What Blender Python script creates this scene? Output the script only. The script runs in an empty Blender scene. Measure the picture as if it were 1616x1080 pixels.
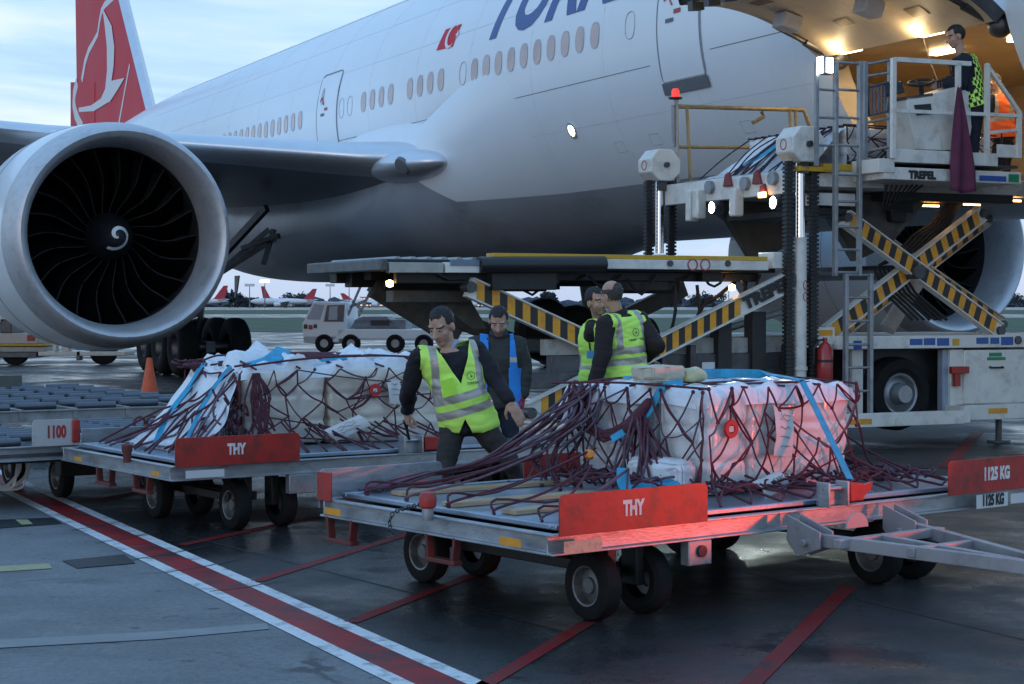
import bpy, bmesh, math, random
from mathutils import Vector as V, Matrix as MX, noise
from math import sin, cos, tan, pi, atan2, atan, sqrt, radians
C = bpy.context.scene
col = C.collection
random.seed(7)
# ------------------------------------------------------------------ camera, sky, sun, exposure
F = 2800.0; CAMZ = 1.65; PITCH = atan(58/2800)
cd = bpy.data.cameras.new('camera'); cam = bpy.data.objects.new('camera', cd); col.objects.link(cam)
cam.location = (0, 0, CAMZ); cam.rotation_euler = (pi/2-PITCH, 0, 0)
cd.sensor_width = 36; cd.lens = F/1616*36; cd.clip_end = 6000; cd.clip_start = .1
C.camera = cam
SUN_EL, SUN_AZ = radians(7), radians(215)      # low sun behind cloud
w = bpy.data.worlds.new('World'); C.world = w; w.use_nodes = True
nt = w.node_tree; N = nt.nodes; L = nt.links
for n in list(N): N.remove(n)
wo = N.new('ShaderNodeOutputWorld'); bg = N.new('ShaderNodeBackground')
sky = N.new('ShaderNodeTexSky'); sky.sky_type = 'NISHITA'; sky.sun_disc = False
sky.sun_elevation = SUN_EL; sky.sun_rotation = SUN_AZ; sky.air_density = 1.6; sky.ozone_density = 1.2
tc = N.new('ShaderNodeTexCoord'); sep = N.new('ShaderNodeSeparateXYZ'); L.new(tc.outputs['Generated'], sep.inputs[0])
mp = N.new('ShaderNodeMapping'); mp.inputs['Scale'].default_value = (1.6, 1.6, 8); mp.inputs['Location'].default_value = (.3, .1, .2)
L.new(tc.outputs['Generated'], mp.inputs[0])
nz = N.new('ShaderNodeTexNoise'); nz.inputs['Scale'].default_value = 1.9; nz.inputs['Detail'].default_value = 7; nz.inputs['Roughness'].default_value = .55
nz.inputs['Distortion'].default_value = .5
L.new(mp.outputs[0], nz.inputs['Vector'])
cr = N.new('ShaderNodeValToRGB')               # cloud layer: blue-grey bellies to pale tops (radiance / strength)
e = cr.color_ramp.elements
e[0].position = .38; e[0].color = (2.7, 4.5, 7.2, 1)
e[1].position = .63; e[1].color = (6.8, 7.8, 8.7, 1)
m_ = e.new(.5); m_.color = (4.1, 6.15, 8.4, 1)
L.new(nz.outputs['Fac'], cr.inputs[0])
hz = N.new('ShaderNodeMapRange'); hz.inputs[1].default_value = -.01; hz.inputs[2].default_value = .055   # pale lilac band low on the horizon
L.new(sep.outputs[2], hz.inputs[0])
mh = N.new('ShaderNodeMixRGB'); mh.inputs[1].default_value = (4.2, 4.95, 6.7, 1); L.new(hz.outputs[0], mh.inputs[0]); L.new(cr.outputs[0], mh.inputs[2])
zn = N.new('ShaderNodeMapRange'); zn.interpolation_type = 'SMOOTHSTEP'; zn.inputs[1].default_value = .08; zn.inputs[2].default_value = .55; L.new(sep.outputs[2], zn.inputs[0])   # deeper blue overhead
mz = N.new('ShaderNodeMixRGB'); L.new(zn.outputs[0], mz.inputs[0]); L.new(mh.outputs[0], mz.inputs[1]); mz.inputs[2].default_value = (2.5, 4.75, 8.1, 1); mh = mz
mx = N.new('ShaderNodeMixRGB'); mx.inputs[0].default_value = .86
L.new(sky.outputs[0], mx.inputs[1]); L.new(mh.outputs[0], mx.inputs[2])
L.new(mx.outputs[0], bg.inputs[0]); bg.inputs[1].default_value = .145
L.new(bg.outputs[0], wo.inputs[0])
sd = bpy.data.lights.new('sun', 'SUN'); so = bpy.data.objects.new('sun', sd); col.objects.link(so)
sd.energy = .18; sd.angle = radians(25); sd.color = (1, .98, .96)
so.rotation_euler = V((-sin(SUN_AZ)*cos(SUN_EL), -cos(SUN_AZ)*cos(SUN_EL), -sin(SUN_EL))).to_track_quat('-Z', 'Y').to_euler()
C.view_settings.view_transform = 'Standard'; C.view_settings.look = 'None'; C.view_settings.exposure = 0; C.view_settings.gamma = 1
C.cycles.max_bounces = 6; C.cycles.use_denoising = True
# ------------------------------------------------------------------ geometry helpers
def ray(px, py):
    v = V(((px-808)/F, 1, -(py-540)/F)); c, s = cos(PITCH), sin(PITCH)
    return V((v.x, v.y*c+v.z*s, -v.y*s+v.z*c))
def W(px, py, d):
    r = ray(px, py); return V((0, 0, CAMZ))+r*(d/r.y)
def G(px, py, z=0.0):
    r = ray(px, py); return V((0, 0, CAMZ))+r*((z-CAMZ)/r.z)
class Frame:
    def __init__(s, loc, rz):
        s.loc = V(loc); s.rz = rz; s.m = MX.Translation(s.loc) @ MX.Rotation(rz, 4, 'Z'); s.i = s.m.inverted()
    def l(s, p): return s.i @ V(p)
    def w(s, p): return s.m @ V(p)
    def pl(s, px, py, ax, val):                # where the sight line meets a plane of this frame
        o = s.i @ V((0, 0, CAMZ)); d = s.i.to_3x3() @ ray(px, py); return o+d*((val-o[ax])/d[ax])
def basis(d, up=V((0, 0, 1))):
    d = d.normalized()
    if abs(d.dot(up)) > .98: up = V((0, 1, 0)) if abs(d.y) < .9 else V((1, 0, 0))
    x = up.cross(d).normalized(); return x, d.cross(x).normalized(), d
class MB:
    def __init__(s): s.v = []; s.f = []; s.k = []; s.c = 0
    def add(s, vs, fs, k=None):
        b = len(s.v); s.v += [V(p) for p in vs]; s.f += [tuple(i+b for i in f) for f in fs]; s.k += [s.c if k is None else k]*len(fs); return s
    def bx(s, x0, x1, y0, y1, z0, z1, k=None):
        return s.add([(x, y, z) for x in (x0, x1) for y in (y0, y1) for z in (z0, z1)],
                     [(0, 1, 3, 2), (4, 6, 7, 5), (0, 4, 5, 1), (2, 3, 7, 6), (0, 2, 6, 4), (1, 5, 7, 3)], k)
    def beam(s, p0, p1, w, h, up=V((0, 0, 1)), k=None):
        p0, p1 = V(p0), V(p1); x, y, d = basis(p1-p0, V(up)); x = x*w/2; y = y*h/2
        return s.add([p+a*x+b*y for p in (p0, p1) for a, b in ((-1, -1), (1, -1), (1, 1), (-1, 1))],
                     [(3, 2, 1, 0), (4, 5, 6, 7), (0, 1, 5, 4), (1, 2, 6, 5), (2, 3, 7, 6), (3, 0, 4, 7)], k)
    def cyl(s, p0, p1, r0, r1=None, n=14, k=None):
        p0, p1 = V(p0), V(p1); r1 = r0 if r1 is None else r1; x, y, d = basis(p1-p0)
        vs = [p+(x*cos(2*pi*i/n)+y*sin(2*pi*i/n))*r for p, r in ((p0, r0), (p1, r1)) for i in range(n)]
        return s.add(vs, [(i, (i+1) % n, n+(i+1) % n, n+i) for i in range(n)]+[tuple(range(n-1, -1, -1)), tuple(range(n, 2*n))], k)
    def tube(s, pts, r, n=6, closed=False, k=None):
        pts = [V(p) for p in pts]; m = len(pts); vs = []; fs = []
        for i, p in enumerate(pts):
            a = pts[i-1] if (i or closed) else p; b = pts[(i+1) % m] if (i < m-1 or closed) else p
            d = b-a
            if d.length < 1e-7: d = V((0, 0, 1))
            x, y, _ = basis(d); rr = r[i] if isinstance(r, (list, tuple)) else r
            vs += [p+(x*cos(2*pi*j/n)+y*sin(2*pi*j/n))*rr for j in range(n)]
        for i in range(m if closed else m-1):
            q = (i+1) % m; fs += [(i*n+j, i*n+(j+1) % n, q*n+(j+1) % n, q*n+j) for j in range(n)]
        if not closed: fs += [tuple(range(n-1, -1, -1)), tuple((m-1)*n+j for j in range(n))]
        return s.add(vs, fs, k)
    def ribbon(s, pts, wd, th=.003, up=V((0, 0, 1)), k=None):
        pts = [V(p) for p in pts]; vs = []; m = len(pts); fs = []
        for i, p in enumerate(pts):
            d = pts[min(i+1, m-1)]-pts[max(i-1, 0)]; x, y, _ = basis(d, V(up)); x = x*wd/2; y = y*th/2
            vs += [p-x-y, p+x-y, p+x+y, p-x+y]
        for i in range(m-1): fs += [(i*4+j, i*4+(j+1) % 4, i*4+4+(j+1) % 4, i*4+4+j) for j in range(4)]
        fs += [(3, 2, 1, 0), tuple((m-1)*4+j for j in range(4))]
        return s.add(vs, fs, k)
    def lathe(s, prof, o, ax, n=32, k=None, ks=None, cap=False):     # prof: (radius, distance along ax)
        o = V(o); x, y, d = basis(V(ax)); vs = [o+d*t+(x*cos(2*pi*i/n)+y*sin(2*pi*i/n))*r for r, t in prof for i in range(n)]
        for j in range(len(prof)-1):
            s_ = [(j*n+i, j*n+(i+1) % n, j*n+n+(i+1) % n, j*n+n+i) for i in range(n)]
            if j == 0: b = len(s.v); s.v += vs
            s.f += [tuple(q+b for q in f) for f in s_]; s.k += [(ks[j] if ks else (s.c if k is None else k))]*n
        if cap:
            m = len(prof)-1; s.f += [tuple(b+i for i in range(n-1, -1, -1)), tuple(b+m*n+i for i in range(n))]; s.k += [s.c if k is None else k]*2
        return s
    def prism(s, pts, off, k=None):            # planar outline (3D points) pushed along off
        pts = [V(p) for p in pts]; n = len(pts); off = V(off)
        return s.add(pts+[p+off for p in pts], [tuple(range(n-1, -1, -1)), tuple(range(n, 2*n))]+[(i, (i+1) % n, n+(i+1) % n, n+i) for i in range(n)], k)
    def grid(s, fn, nu, nv, k=None, cu=False, kf=None):
        vs = [fn(i/nu, j/nv) for i in range(nu+(0 if cu else 1)) for j in range(nv+1)]; r = nv+1; m = nu if cu else nu+1
        b = len(s.v); s.v += [V(p) for p in vs]
        for i in range(nu):
            for j in range(nv):
                q = (i+1) % m; s.f.append((b+i*r+j, b+q*r+j, b+q*r+j+1, b+i*r+j+1)); s.k.append(kf(i, j) if kf else (s.c if k is None else k))
        return s
    def ball(s, c, r, R=None, nu=16, nv=10, k=None):
        c = V(c); r = V((r, r, r)) if not hasattr(r, '__len__') else V(r)
        def fn(u, v):
            a = 2*pi*u; b = pi*(v-.5)*.9999; p = V((cos(a)*cos(b)*r.x, sin(a)*cos(b)*r.y, sin(b)*r.z)); return c+((R @ p) if R else p)
        return s.grid(fn, nu, nv, k, cu=True)
    def cap(s, a, b, ra, rb, n=12):            # tapered limb with round ends
        a, b = V(a), V(b); x, y, d = basis(b-a); L_ = (b-a).length; vs = []; rows = []
        for i in range(5): t = -pi/2+(pi/2)*i/4; rows.append((ra*cos(t)+1e-4, ra*sin(t)))
        for i in range(5): t = (pi/2)*i/4; rows.append((rb*cos(t)+1e-4, L_+rb*sin(t)))
        return s.lathe(rows, a, d, n, cap=True)
    def build(s, name, mats, parent=None, bevel=0, smooth=True, angle=38, fix=False):
        me = bpy.data.meshes.new(name); me.from_pydata([tuple(p) for p in s.v], [], s.f)
        mats = mats if isinstance(mats, (list, tuple)) else [mats]
        for m in mats: me.materials.append(m)
        me.polygons.foreach_set('material_index', [min(k, len(mats)-1) for k in s.k])
        bm = bmesh.new(); bm.from_mesh(me); bmesh.ops.recalc_face_normals(bm, faces=bm.faces); bm.to_mesh(me); bm.free()
        if smooth: shade(me, angle)
        o = bpy.data.objects.new(name, me); col.objects.link(o)
        if parent: o.parent = parent
        if bevel:
            b = o.modifiers.new('bevel', 'BEVEL'); b.width = bevel; b.segments = 2; b.limit_method = 'ANGLE'; b.angle_limit = radians(40)
        return o
def shade(me, angle=38):
    me.polygons.foreach_set('use_smooth', [True]*len(me.polygons)); me.set_sharp_from_angle(angle=radians(angle))
def thing(name, label, cat, fr=None, group=None, loc=None):
    o = bpy.data.objects.new(name, None); col.objects.link(o); o.empty_display_size = .2
    if fr: o.location = fr.loc; o.rotation_euler = (0, 0, fr.rz)
    elif loc is not None: o.location = loc
    return tag(o, label, cat, group)
def tag(o, label=None, cat=None, group=None, kind=None):
    for k, x in (('label', label), ('category', cat), ('group', group), ('kind', kind)):
        if x: o[k] = x
    return o
def structure(o): o['kind'] = 'structure'; return o
def copy_tree(o, parent=None):
    c = o.copy(); col.objects.link(c); c.parent = parent
    for ch in list(o.children): copy_tree(ch, c)
    return c
def evaluated_mesh(o):
    dg = bpy.context.evaluated_depsgraph_get(); return bpy.data.meshes.new_from_object(o.evaluated_get(dg))
def text(name, s, size, mat, parent, M, sx=1.0, bold=0.0, shear=0.0, ext=.001, warp=None, cuts=0, align='CENTER'):
    cu = bpy.data.curves.new(name, 'FONT'); cu.body = s; cu.size = size; cu.align_x = align; cu.align_y = 'BOTTOM_BASELINE' if False else 'CENTER'
    cu.offset = bold; cu.extrude = ext; cu.shear = shear; cu.resolution_u = 4
    t = bpy.data.objects.new(name, cu); col.objects.link(t); me = evaluated_mesh(t)
    bpy.data.objects.remove(t); bpy.data.curves.remove(cu)
    bm = bmesh.new(); bm.from_mesh(me)
    if cuts:
        for i in range(-40, 41):
            bmesh.ops.bisect_plane(bm, geom=bm.verts[:]+bm.edges[:]+bm.faces[:], plane_co=(0, i*cuts, 0), plane_no=(0, 1, 0))
    for v in bm.verts:
        p = V((v.co.x*sx, v.co.y, v.co.z)); v.co = warp(p) if warp else M @ p
    bm.to_mesh(me); bm.free(); me.materials.clear(); me.materials.append(mat)
    me.polygons.foreach_set('material_index', [0]*len(me.polygons))
    o = bpy.data.objects.new(name, me); col.objects.link(o); o.parent = parent; return o
def plane_m(o, x, y):                          # text matrix: origin, direction of writing, up direction
    x = V(x).normalized(); y = V(y).normalized(); z = x.cross(y)
    m = MX((x, y, z)).transposed().to_4x4(); m.translation = V(o); return m
# ------------------------------------------------------------------ materials
MATS = {}
def mat(name, c, rough=.5, metal=0., var=.12, scale=6., bump=0., bscale=40., coat=0., spec=.5, emit=None, es=0., rvar=.1, dirt=None, dscale=3., damt=.5, dlo=.5, stretch=None, trans=0., alpha=1.):
    m = bpy.data.materials.new(name); m.use_nodes = True; t = m.node_tree; n = t.nodes; l = t.links; b = n['Principled BSDF']
    tc = n.new('ShaderNodeTexCoord'); src = tc.outputs['Object']
    if stretch:
        mp = n.new('ShaderNodeMapping'); mp.inputs['Scale'].default_value = stretch; l.new(src, mp.inputs[0]); src = mp.outputs[0]
    nz = n.new('ShaderNodeTexNoise'); nz.inputs['Scale'].default_value = scale; nz.inputs['Detail'].default_value = 6; nz.inputs['Roughness'].default_value = .6; l.new(src, nz.inputs['Vector'])
    mr = n.new('ShaderNodeMapRange'); mr.inputs[1].default_value = .3; mr.inputs[2].default_value = .7; l.new(nz.outputs['Fac'], mr.inputs[0])
    mi = n.new('ShaderNodeMixRGB'); l.new(mr.outputs[0], mi.inputs[0])
    mi.inputs[1].default_value = tuple(x*(1-var) for x in c)+(1,); mi.inputs[2].default_value = tuple(min(1, x*(1+var)) for x in c)+(1,)
    out = mi.outputs[0]
    if dirt:
        n2 = n.new('ShaderNodeTexNoise'); n2.inputs['Scale'].default_value = dscale; n2.inputs['Detail'].default_value = 9; n2.inputs['Roughness'].default_value = .72; l.new(src, n2.inputs['Vector'])
        r2 = n.new('ShaderNodeMapRange'); r2.inputs[1].default_value = dlo; r2.inputs[2].default_value = dlo+.2; r2.inputs[4].default_value = damt; l.new(n2.outputs['Fac'], r2.inputs[0])
        m2 = n.new('ShaderNodeMixRGB'); l.new(r2.outputs[0], m2.inputs[0]); l.new(out, m2.inputs[1]); m2.inputs[2].default_value = tuple(dirt)+(1,); out = m2.outputs[0]
    l.new(out, b.inputs['Base Color'])
    rr = n.new('ShaderNodeMapRange'); rr.inputs[3].default_value = max(0, rough-rvar); rr.inputs[4].default_value = min(1, rough+rvar); l.new(nz.outputs['Fac'], rr.inputs[0]); l.new(rr.outputs[0], b.inputs['Roughness'])
    b.inputs['Metallic'].default_value = metal; b.inputs['Coat Weight'].default_value = coat; b.inputs['Specular IOR Level'].default_value = spec
    if trans: b.inputs['Transmission Weight'].default_value = trans
    if alpha < 1: b.inputs['Alpha'].default_value = alpha
    if emit: b.inputs['Emission Color'].default_value = tuple(emit)+(1,); b.inputs['Emission Strength'].default_value = es
    if bump:
        n3 = n.new('ShaderNodeTexNoise'); n3.inputs['Scale'].default_value = bscale; n3.inputs['Detail'].default_value = 5; l.new(src, n3.inputs['Vector'])
        bp = n.new('ShaderNodeBump'); bp.inputs['Strength'].default_value = bump; bp.inputs['Distance'].default_value = .02; l.new(n3.outputs['Fac'], bp.inputs['Height']); l.new(bp.outputs[0], b.inputs['Normal'])
    MATS[name] = m; return m
PAINT = mat('aircraft white paint', (.76, .82, .86), .34, var=.02, scale=.6, coat=.2, rvar=.05, dirt=(.6, .61, .62), dscale=1.1, damt=.16, stretch=(1, 1, .5))
BELLY = mat('grey belly paint and wing shade', (.34, .38, .43), .38, var=.08, scale=.8, rvar=.06, dirt=(.13, .13, .14), dscale=.7, damt=.5)
WINGG = mat('wing grey paint', (.20, .215, .24), .42, var=.08, scale=.7, dirt=(.1, .1, .11), dscale=.9, damt=.4)
ALU = mat('bare aluminium skin', (.70, .72, .75), .36, .7, var=.05, scale=2)
LIP = mat('polished inlet lip', (.56, .57, .59), .46, .5, var=.06, scale=3, dirt=(.25, .25, .26), dscale=5, damt=.4)
SEAML = mat('faint skin seam', (.58, .60, .63), .45)
SEAM = mat('dark seam', (.14, .15, .17), .6)
REDT = mat('tail red paint', (.62, .008, .03), .5, var=.06, scale=.5, spec=.25)
WHT = mat('white marking', (.75, .75, .76), .5, var=.05)
BLUT = mat('blue lettering paint', (.02, .07, .27), .35, var=.05)
PANE = mat('cabin window pane', (.36, .32, .33), .12, var=.2, scale=2, emit=(1, .76, .68), es=.07)
BLK = mat('black composite', (.012, .012, .014), .38, var=.3, scale=8)
BLADE = mat('fan blade', (.003, .003, .0033), .7, var=.2, spec=.06)
BLADEE = mat('blade leading edge', (.024, .022, .021), .6, spec=.2)
RUB = mat('tyre rubber', (.010, .010, .0105), .8, spec=.25, var=.35, scale=9, bump=.3, bscale=60)
STEEL = mat('dark steel', (.10, .10, .105), .45, .7, var=.3, scale=5, dirt=(.05, .04, .03), dscale=6)
CHROME = mat('chrome cylinder', (.75, .75, .74), .12, 1., var=.03)
GALV = mat('galvanised steel', (.33, .345, .36), .48, .65, var=.2, scale=4, bump=.06, dirt=(.16, .14, .12), dscale=7, damt=.6)
ALUD = mat('scuffed dolly aluminium', (.40, .42, .44), .42, .7, var=.16, scale=5, bump=.08, dirt=(.14, .13, .13), dscale=6, damt=.6, stretch=(1, 1, 3))
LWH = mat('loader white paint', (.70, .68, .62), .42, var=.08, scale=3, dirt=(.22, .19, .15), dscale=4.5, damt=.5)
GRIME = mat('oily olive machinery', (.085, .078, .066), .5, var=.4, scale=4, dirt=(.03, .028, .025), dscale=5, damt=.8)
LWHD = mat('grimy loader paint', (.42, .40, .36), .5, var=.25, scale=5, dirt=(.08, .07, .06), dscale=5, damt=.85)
YEL = mat('safety yellow paint', (.62, .36, .02), .45, var=.12, dirt=(.2, .14, .05), dscale=6, damt=.5)
AMB = mat('amber hazard stripe', (.78, .34, .02), .42, var=.1, dirt=(.2, .12, .05), dscale=7, damt=.5)
BLKP = mat('black hazard stripe', (.022, .022, .022), .5, var=.3)
REDP = mat('red guard plate paint', (.42, .026, .02), .42, var=.16, scale=3, bump=.12, bscale=9, dirt=(.13, .03, .022), dscale=9, damt=.85, dlo=.46)
GREASE = mat('greasy black machinery', (.018, .017, .016), .5, var=.5, scale=6, bump=.2, bscale=14)
HOSE = mat('black rubber hose', (.02, .02, .02), .5)
LBLUE = mat('blue instruction label', (.03, .09, .32), .4); LGRN = mat('green instruction label', (.02, .22, .10), .4)
ORN = mat('orange label', (.70, .30, .02), .45, var=.15, dirt=(.3, .16, .05), dscale=15, damt=.6)
REDR = mat('red ring mark', (.42, .05, .05), .5)
def lamp(name, c, s): return mat(name, c, .4, emit=c, es=s, var=0)
LED = lamp('white flood lamp', (.85, 1, .93), 26); WARM = lamp('warm bay lamp', (1, .78, .42), 9); AMBL = lamp('amber lamp', (1, .5, .12), 14)
REDL = lamp('red beacon lens', (.9, .04, .03), 1.2); INSP = lamp('wing inspection lamp', (1, .9, .68), 14)
# ------------------------------------------------------------------ the apron
def ground_material():
    m = bpy.data.materials.new('wet apron'); m.use_nodes = True; t = m.node_tree; n = t.nodes; l = t.links; b = n['Principled BSDF']
    tc = n.new('ShaderNodeTexCoord')
    def nz(sc, det, st=None, rough=.6, dist=0):
        src = tc.outputs['Object']
        if st: mp = n.new('ShaderNodeMapping'); mp.inputs['Scale'].default_value = st; l.new(src, mp.inputs[0]); src = mp.outputs[0]
        x = n.new('ShaderNodeTexNoise'); x.inputs['Scale'].default_value = sc; x.inputs['Detail'].default_value = det; x.inputs['Roughness'].default_value = rough; x.inputs['Distortion'].default_value = dist; l.new(src, x.inputs['Vector']); return x.outputs['Fac']
    def mr(x, a, b_, c=0, d=1): q = n.new('ShaderNodeMapRange'); q.inputs[1].default_value = a; q.inputs[2].default_value = b_; q.inputs[3].default_value = c; q.inputs[4].default_value = d; q.interpolation_type = 'SMOOTHSTEP'; l.new(x, q.inputs[0]); return q.outputs[0]
    def mixc(f, a, b_):
        q = n.new('ShaderNodeMixRGB')
        if isinstance(f, float): q.inputs[0].default_value = f
        else: l.new(f, q.inputs[0])
        for i, x in ((1, a), (2, b_)):
            if isinstance(x, tuple): q.inputs[i].default_value = x+(1,)
            else: l.new(x, q.inputs[i])
        return q.outputs[0]
    def mth(op, a, b_): q = n.new('ShaderNodeMath'); q.operation = op; (l.new(a, q.inputs[0]) if not isinstance(a, float) else setattr(q.inputs[0], 'default_value', a)); (l.new(b_, q.inputs[1]) if not isinstance(b_, float) else setattr(q.inputs[1], 'default_value', b_)); return q.outputs[0]
    grain = nz(110, 3, rough=.8); big = nz(.33, 4, dist=.6); mid = nz(1.7, 7, rough=.65); fine = nz(26, 8, rough=.75); streak = nz(.9, 6, (1, 3.2, 1), .7)
    # the old concrete left of the kerb line is paler than the asphalt of the stand
    sp = n.new('ShaderNodeSeparateXYZ'); l.new(tc.outputs['Object'], sp.inputs[0])
    p0 = G(15, 772); p1 = G(570, 1035); d = (p1-p0).normalized(); nx, ny = d.y, -d.x       # signed distance from the painted line
    dist = mth('ADD', mth('MULTIPLY', sp.outputs[0], nx), mth('ADD', mth('MULTIPLY', sp.outputs[1], ny), -(p0.x*nx+p0.y*ny)))
    side = mth('MULTIPLY', mr(dist, -.06, .06), mth('SUBTRACT', 1.0, mr(sp.outputs[1], 13.5, 17.5)))
    conc = mixc(mr(mid, .3, .7), (.145, .147, .15), (.215, .217, .22)); asph = mixc(mr(mid, .3, .7), (.016, .0152, .0148), (.034, .032, .031))
    base = mixc(side, asph, conc)
    base = mixc(mr(fine, .35, .75, 0, .5), base, (.06, .06, .06))
    base = mixc(mr(grain, .50, .72, 0, .45), base, (.035, .035, .036)); base = mixc(mr(grain, .30, .42, .28, 0), base, (.30, .30, .31)); base = mixc(mr(streak, .55, .75, 0, .6), base, (.045, .045, .047))
    wet = mr(mth('ADD', mth('MULTIPLY', big, .58), mth('ADD', mth('MULTIPLY', mid, .32), mth('MULTIPLY', side, -.10))), .36, .56)
    base = mixc(mth('MULTIPLY', wet, .62), base, (.022, .022, .024))
    vor = n.new('ShaderNodeTexVoronoi'); vor.feature = 'DISTANCE_TO_EDGE'; vor.inputs['Scale'].default_value = .42; wv = n.new('ShaderNodeTexNoise'); wv.inputs['Scale'].default_value = 2.2; wv.inputs['Detail'].default_value = 5; l.new(tc.outputs['Object'], wv.inputs['Vector']); va = n.new('ShaderNodeMixRGB'); va.blend_type = 'ADD'; va.inputs[0].default_value = .35; l.new(tc.outputs['Object'], va.inputs[1]); l.new(wv.outputs['Color'], va.inputs[2]); l.new(va.outputs[0], vor.inputs['Vector'])
    crack = mth('MULTIPLY', mr(vor.outputs['Distance'], .004, .012, 1, 0), mr(mid, .45, .6)); base = mixc(mth('MULTIPLY', crack, .75), base, (.02, .02, .02))
    spots = nz(7, 3, rough=.4); base = mixc(mr(spots, .70, .74, 0, .75), base, (.018, .017, .016))
    l.new(mr(wet, .2, 1., .26, .55), b.inputs['Specular IOR Level'])
    l.new(base, b.inputs['Base Color'])
    rg = mth('ADD', mth('MULTIPLY', wet, -.35), mth('ADD', mr(fine, .3, .7, .0, .12), .46)); l.new(rg, b.inputs['Roughness'])
    bp = n.new('ShaderNodeBump'); bp.inputs['Distance'].default_value = .006; l.new(mth('SUBTRACT', 1.0, wet), bp.inputs['Strength']); l.new(nz(70, 4), bp.inputs['Height']); l.new(bp.outputs[0], b.inputs['Normal'])
    return m
GROUND = ground_material()
def sheet(name, pts, z, m, kind='structure'):
    me = MB().add([(p[0], p[1], z) for p in pts], [tuple(range(len(pts)))]); o = me.build(name, m, smooth=False); o['kind'] = kind; return o
sheet('apron_ground', [(-1500, -30), (1500, -30), (1500, 3000), (-1500, 3000)], 0, GROUND)
REDM = mat('worn red line paint', (.30, .016, .018), .45, var=.3, scale=4, bump=.15, dirt=(.045, .03, .03), dscale=3.2, damt=.9, dlo=.44, spec=.12)
WHTM = mat('worn white line paint', (.72, .72, .72), .48, var=.15, scale=5, bump=.15, dirt=(.10, .10, .10), dscale=5, damt=.9, dlo=.47, spec=.3)
YELM = mat('faded yellow line paint', (.36, .32, .14), .55, var=.3, dirt=(.17, .17, .16), dscale=6, damt=.9)
REDF = mat('worn red bay line paint', (.27, .014, .016), .5, var=.4, scale=5, dirt=(.04, .035, .03), dscale=5, damt=.95, dlo=.43, spec=.12)
A0, A1 = G(0, 763), G(590, 1042); dl = (A1-A0).normalized(); pl_ = V((dl.y, -dl.x, 0))
def offs(px, py): return (G(px, py)-A0).dot(pl_)
o1 = offs(141, 847.7); o2 = offs(148.5, 844); o3 = offs(167, 827); o4 = offs(185.6, 825)
e = [sum(offs(*p) for p in q)/len(q) for q in (((141, 847.7), (401, 970)), ((148.5+10, 848), (427, 974-6)), ((167, 827), (408, 922)), ((185.6, 825), (371, 903)))]
e = sorted(e, reverse=True)
def band(name, a, b, m, z=.004): sheet(name, [A0+dl*t+pl_*x for t, x in ((-14, a), (12, a), (12, b), (-14, b))], z, m)
wd = e[0]-e[3]
band('white_line', e[0], e[0]-wd*.235, WHTM); band('red_line', e[0]-wd*.235, e[3]+wd*.235, REDM); band('white_line', e[3]+wd*.235, e[3], WHTM)
def bay(a, b, wdt=.085, t0=0, t1=0):
    p, q = G(*a), G(*b); d = (q-p).normalized(); s = V((d.y, -d.x, 0))*wdt/2; p -= d*t0; q += d*t1
    sheet('bay_line', [p-s, q-s, q+s, p+s], .004, REDF)
bay((300, 858), (395, 838), t0=.1, t1=1.5); bay((405, 918), (565, 868), t1=1.2); bay((553, 983), (690, 930), t1=.9); bay((768, 1080), (928, 983), t0=1)
bay((1185, 1080), (1340, 925), .1, t0=1.5); bay((1500, 730), (1545, 680), .16, t0=.6); bay((142, 792), (235, 774), .1)
DARKP = mat('dark drain cover', (.012, .012, .014), .5, var=.4, scale=30, spec=.2)
def quad_px(name, pts, m, z=.004): sheet(name, [G(*p) for p in pts], z, m)
quad_px('drain_cover', [(98, 886), (196, 876), (214, 890), (122, 898)], DARKP, .005)
quad_px('drain_cover', [(-20, 822), (82, 818), (98, 827), (-20, 836)], DARKP, .005)
quad_px('yellow_dash', [(24, 822), (44, 822), (52, 829), (34, 830)], YELM, .009)
quad_px('yellow_dash', [(-40, 897), (78, 890), (82, 898), (-40, 906)], YELM)
PALE = mat('pale worn streak', (.235, .237, .24), .5, var=.12, scale=3, dirt=(.178, .18, .183), dscale=2.6, damt=1, dlo=.34)
quad_px('worn_streak', [(-40, 1013), (250, 998), (420, 985), (425, 994), (250, 1010), (-40, 1026)], PALE)
JT = mat('slab joint', (.03, .03, .03), .6)
for a, b in (((-30, 836), (240, 818)), ((500, 742), (1616, 1010)), ((1000, 700), (1616, 742)), ((-40, 640), (900, 596)), ((250, 835), (900, 1000))):
    p, q = G(*a), G(*b); s = V(((q-p).y, -(q-p).x, 0)).normalized()*.008
    sheet('slab_joint', [p-s, q-s, q+s, p+s], .003, JT)
for a, b in (((112, 838), (196, 823)), ((150, 858), (250, 840)), ((205, 885), (330, 862)), ((262, 905), (390, 880)), ((330, 935), (440, 918)), ((20, 786), (90, 776))):
    p, q = G(*a), G(*b); s = V(((q-p).y, -(q-p).x, 0)).normalized()*.007; sheet('paint_crack', [p-s, (p+q)/2-s+dl*.05, q-s*.6, q+s*.6, (p+q)/2+s+dl*.05, p+s], .007, JT)
GRASS = mat('airfield grass', (.045, .075, .028), .9, var=.5, scale=.25, bump=.5, bscale=3)
def strip(name, y0, y1, m, z): sheet(name, [(-900, y0), (900, y0), (900, y1), (-900, y1)], z, m)
strip('grass_field', 108, 235, GRASS, .02); strip('far_grass_field', 330, 620, GRASS, .03)
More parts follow.
